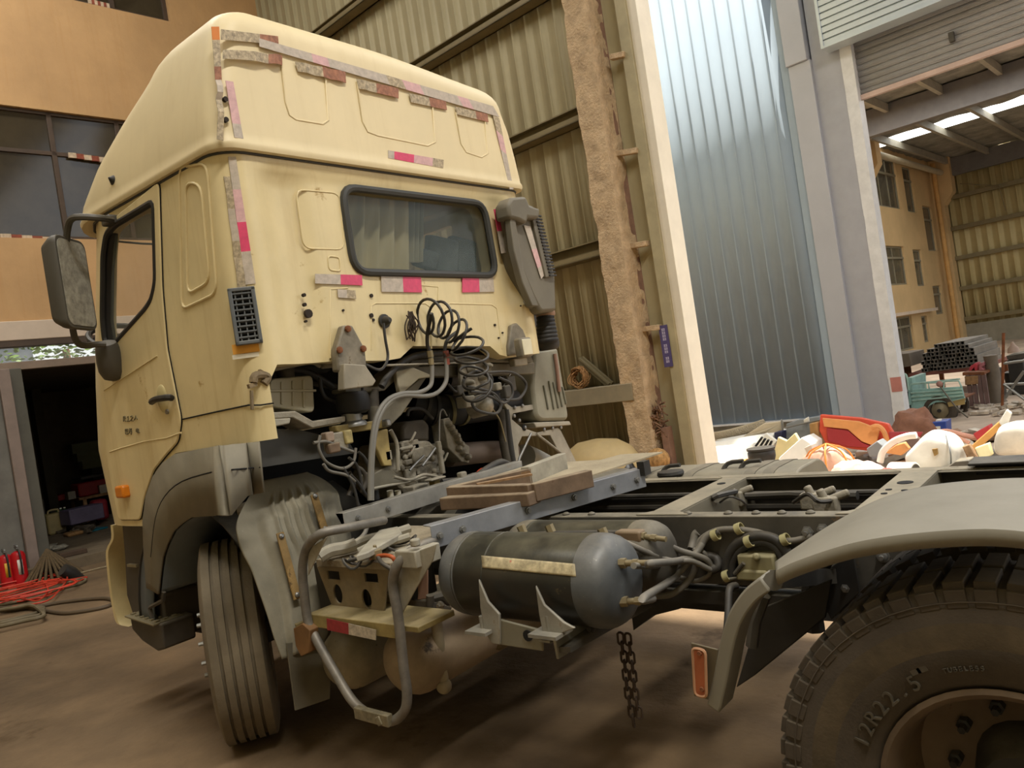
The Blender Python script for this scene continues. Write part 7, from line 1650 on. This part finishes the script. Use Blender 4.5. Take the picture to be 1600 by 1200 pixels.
# rounded white fairings
def shell(name, pts, Y, dep, m, label, cat='fairing'):
    P = [HA(x, y, Y=Y) for x, y in pts]; P = rounded(P, .07, 4); c = sum(P, Vector())/len(P); b = B(); rs = []
    for s_, d in ((.02, dep), (.45, dep*.97), (.72, dep*.9), (.84, dep*.82), (.93, dep*.5), (.97, dep*.1), (1, 0), (.98, -.05)):
        rs.append([hw(c.x+(p.x-c.x)*s_, Y+d*.8-.5*dep, c.z+(p.z-c.z)*s_) for p in P])
    b.rings(rs); return tag(done(name, b, m, sharp=50), label, cat, GR)
shell('white_fairing', [(1406, 716), (1436, 684), (1452, 674), (1486, 682), (1500, 700), (1504, 738), (1470, 744), (1424, 742)], -5.8, .35, M_WP, 'largest rounded white fairing in the heap, holed and scratched')
shell('white_fairing', [(1548, 690), (1556, 668), (1585, 660), (1640, 664), (1660, 700), (1640, 716), (1550, 714)], -5.9, .3, mat('scrap_white_sooty', 'dcd6c8', .5, var=.15, vscale=3, spots=.3, spotcol='5a4c40', spotscale=3), 'sooty white fairing at the right edge of the heap')
fh = bpy.data.objects['white_fairing']
b = B(); b.tube([HW(x, y, Y=Y) for x, y, Y in ((1478, 678, -5.85), (1484, 700, -5.62), (1486, 722, -5.62), (1484, 740, -5.8))], .008, 6, k=4); done('fairing_seam', b, M_GRY, fh)
b = B(); b.prism([HW(x, y, Y=-5.66) for x, y in ((1456, 702), (1464, 701), (1465, 710), (1460, 713))], YH*-.03); done('torn_hole', b, mat('torn_edge', '9a7c48', .8, var=.3), fh)
b = B(); b.tube([HW(x, y, Y=-5.7) for x, y in ((1375, 722), (1380, 705), (1396, 690), (1416, 682), (1432, 680))], .035, 10, k=4); tag(done('white_arch', b, M_WP), 'curved white plastic arch left of the largest fairing', 'trim', GR)
sp('black_frame', [(1412, 688), (1428, 680), (1440, 690), (1426, 704)], -5.95, .05, mat('frame_dark', '5e4a42', .6), 'dark square frame behind the white arch', 'frame', .2)
sp('orange_trim', [(1382, 708), (1398, 696), (1412, 692), (1420, 702), (1408, 712)], -6.0, .08, M_ORI, 'orange plastic trim inside the white arch', 'trim', .2)
q = HW(1408, 738, Y=-5.5); b = B(); p0 = HW(1392, 732, Y=-5.5); p1 = HW(1430, 732, Y=-5.45); b.cyl(Vector((p0.x, p0.y, .12)), Vector((p1.x, p1.y, .12)), .12, n=20); t = tag(done('white_drum', b, M_WP, bevel=.01), 'short white cylinder lying before the largest fairing', 'cylinder', GR)
b = B(); d = (p1-p0).normalized(); b.cyl(Vector((p1.x, p1.y, .12)), Vector((p1.x, p1.y, .12))+d*.004, .10, n=20); done('cylinder_mouth', b, M_CHAS, t)
sp('dark_wedge', [(1462, 742), (1490, 722), (1512, 720), (1520, 738), (1500, 745)], -5.5, .2, M_CHAS, 'dark torn wedge of plastic at the front right of the heap', 'scrap', .3)
sp('dark_wedge', [(1352, 702), (1368, 690), (1382, 700), (1376, 712), (1358, 714)], -6.1, .2, M_GRY, 'grey torn plastic wedge before the big red panel', 'scrap', .3)
sp('orange_strip', [(1500, 712), (1510, 718), (1548, 684), (1566, 664), (1558, 660), (1540, 676)], -6.1, .05, mat('strip_orange', 'd9a05a', .5, var=.15), 'long orange strip rising to the right in the heap', 'trim', .2)
sp('white_strap', [(1560, 660), (1572, 640), (1580, 646), (1574, 664), (1566, 668)], -6.1, .05, M_WP, 'upright white plastic end at the tip of the orange strip', 'scrap', .1)
sp('cream_panel', [(1520, 702), (1542, 694), (1550, 712), (1530, 718)], -5.9, .08, mat('scrap_cream', 'd8cc9c'), 'cream square panel left of the sooty fairing', 'panel', .5)
sp('brown_board', [(1500, 700), (1512, 696), (1530, 722), (1516, 726)], -5.8, .06, M_WOOD, 'brown board leaning between the two white fairings', 'board', .4)
sp('red_box', [(1520, 678), (1545, 664), (1549, 674), (1528, 690)], -6.6, .15, mat('box_red', 'b8383c', .5, var=.1), 'red box behind the orange strip', 'box')
b = B(); b.tube([HW(x, y, Y=-6.7) for x, y in ((1460, 677), (1480, 674), (1505, 680), (1528, 685))], .03, 8, k=4); b.tube([HW(x, y, Y=-6.6) for x, y in ((1470, 684), (1495, 684), (1515, 692))], .022, 8, k=4); tag(done('pink_hose', b, mat('hose_pink', 'cf9a84', .6, var=.15)), 'pinkish corrugated hose behind the largest white fairing', 'hose', GR)
q = HA(1467, 674, Y=-8.4); t = sp('blue_canister', [(1452, 660), (1478, 658), (1479, 684), (1454, 686)], -8.0, .25, mat('canister_blue', '2f4a9a', .4, var=.1), 'blue canister with a white label behind the heap', 'canister')
sp('canister_label', [(1457, 667), (1469, 666), (1470, 680), (1458, 681)], -7.99, .01, M_WP, '', '', 0, 0, t)
sp('canister_cap', [(1462, 656), (1470, 655), (1470, 661), (1462, 661)], -8.05, .06, M_WP, '', '', 0, .004, t)
bag('brown_sack', 1432, 672, -8.1, .30, .25, .26, mat('sack_brown', '8d6450', .85, var=.25, vscale=5), 'slumped brown sack left of the blue canister', 'sack', 12, .3)
bag('white_litter', 1475, 690, -7.2, .3, .2, .12, mat('bag_cream', 'd8ccb8', .6, var=.2), 'cream plastic bag lying behind the largest fairing', 'bag', 14, .45)
bag('flat_sack', 1545, 680, -8.3, .5, .3, .06, mat('sack_dark', '6e5640', .9, var=.3), 'flat dark sacking on the ground beyond the heap', 'sack', 15, .4)
for k, (x, y, w) in enumerate(((1085, 672, 0), (1092, 668, 1))):
    pass
b = B(); random.seed(31); c = HA(1085, 682, Y=-7.6)
for i in range(70):
    p = hw(c.x+random.gauss(0, .13), -7.6+random.gauss(0, .08), random.uniform(0.02, c.z+.12)); d = Vector((random.uniform(-1, 1), random.uniform(-1, 1), random.uniform(.1, 1))).normalized(); x, y = frame_of(d); s_ = random.uniform(.03, .06); b.poly([p, p+d*s_+x*s_*.4, p+d*s_*2, p+d*s_-x*s_*.4])
wd_ = thing('green_weed', 'green weed growing at the foot of the grey wall by the jamb', 'plant', hw(c.x, -7.6, 0)); done('leaves', b, mat('weed_green', '4f8a35', .6, var=.3), wd_, sharp=180, normals=False)
b = B()
for k in range(5): b.tube([hw(c.x, -7.6, 0), hw(c.x+.1*cos(k*1.3), -7.6+.06*sin(k), c.z*.8)], .006, 5)
done('stem', b, mat('weed_green', '4f8a35'), wd_)
random.seed(41); b = B()
for i in range(420):
    x, y = random.uniform(-5, 2.2), random.uniform(-8.6, -5.2); r = random.uniform(.02, .10)*(1 if random.random() < .8 else 1.8); a, e = random.uniform(0, 6), random.uniform(-.4, .4)
    c = hw(x, y, .02+random.uniform(0, .06)); b.mi = random.choice((0, 0, 1, 2)); b.obox(c+UH*r*.2, (r*cos(a), r*sin(a), r*e), (-r*.6*sin(a), r*.6*cos(a), 0), (-r*.2*e, 0, r*.2))
tag(done('scrap_debris', b, [mat('debris_pale', 'cfc6b4', .7, var=.3), mat('debris_brown', '93745a', .8, var=.3), mat('debris_grey', '84827c', .7, var=.3)]), 'small broken plastic and rubble strewn under the scrap heap', 'debris', kind='stuff')
# ================================================================== light
W = bpy.data.worlds.new('sky'); SC.world = W; W.use_nodes = True
nt = W.node_tree; nt.nodes.clear()
wo = nt.nodes.new('ShaderNodeOutputWorld'); bg = nt.nodes.new('ShaderNodeBackground'); sk_ = nt.nodes.new('ShaderNodeTexSky')
sk_.sky_type = 'NISHITA'; sk_.sun_disc = False; sk_.sun_elevation = radians(66); sk_.sun_rotation = radians(200); sk_.air_density = 1.3; sk_.dust_density = 3.0; sk_.ozone_density = .8
hs = nt.nodes.new('ShaderNodeHueSaturation'); hs.inputs['Saturation'].default_value = .30; nt.links.new(sk_.outputs[0], hs.inputs['Color']); nt.links.new(hs.outputs[0], bg.inputs[0]); nt.links.new(bg.outputs[0], wo.inputs[0]); bg.inputs[1].default_value = SKY_STR
sun = bpy.data.objects.new('sun', bpy.data.lights.new('sun', 'SUN')); COL.objects.link(sun)
sun.data.energy = SUN_STR; sun.data.angle = radians(1.0); sun.data.color = (1, .93, .82)
el = radians(70); az = hw(-.25, -1, 0).normalized()
sd = az*cos(el)+Vector((0, 0, sin(el))); sun.rotation_euler = sd.to_track_quat('Z', 'Y').to_euler(); sun.location = sd*20
def skylight(name, x, y, z, sx, sy, e, col=(1, .97, .91)):  # area lamp facing down, no roof opening goes with it
    l = bpy.data.lights.new(name, 'AREA'); l.shape = 'RECTANGLE'; l.size = sx; l.size_y = sy; l.energy = e; l.color = col
    o = bpy.data.objects.new(name, l); COL.objects.link(o); o.location = hw(x, y, z); o.rotation_euler = (0, 0, YAW); return o
for x, y, e in ((-7.5, 2.0, 1.9), (-1.0, 4.0, .4), (5.0, 1.5, .7)): skylight('fill_light', x, y, 10.8, .9, 6.0, FILL_E*e)  # unseen fill lamps added to brighten the hall and the cab rear
skylight('annex_light', 0, -20, 7.9, 12, .9, ANX_E, (1, .97, .92))
SC.cycles.use_denoising = True
SC.cycles.max_bounces = 7; SC.cycles.diffuse_bounces = 4; SC.cycles.transparent_max_bounces = 12
try: SC.cycles.denoiser = 'OPENIMAGEDENOISE'
except Exception: pass
vs = SC.view_settings; vs.view_transform = 'Standard'; vs.look = 'None'; vs.gamma = 1.0; vs.use_curve_mapping = False; vs.exposure = EXPO
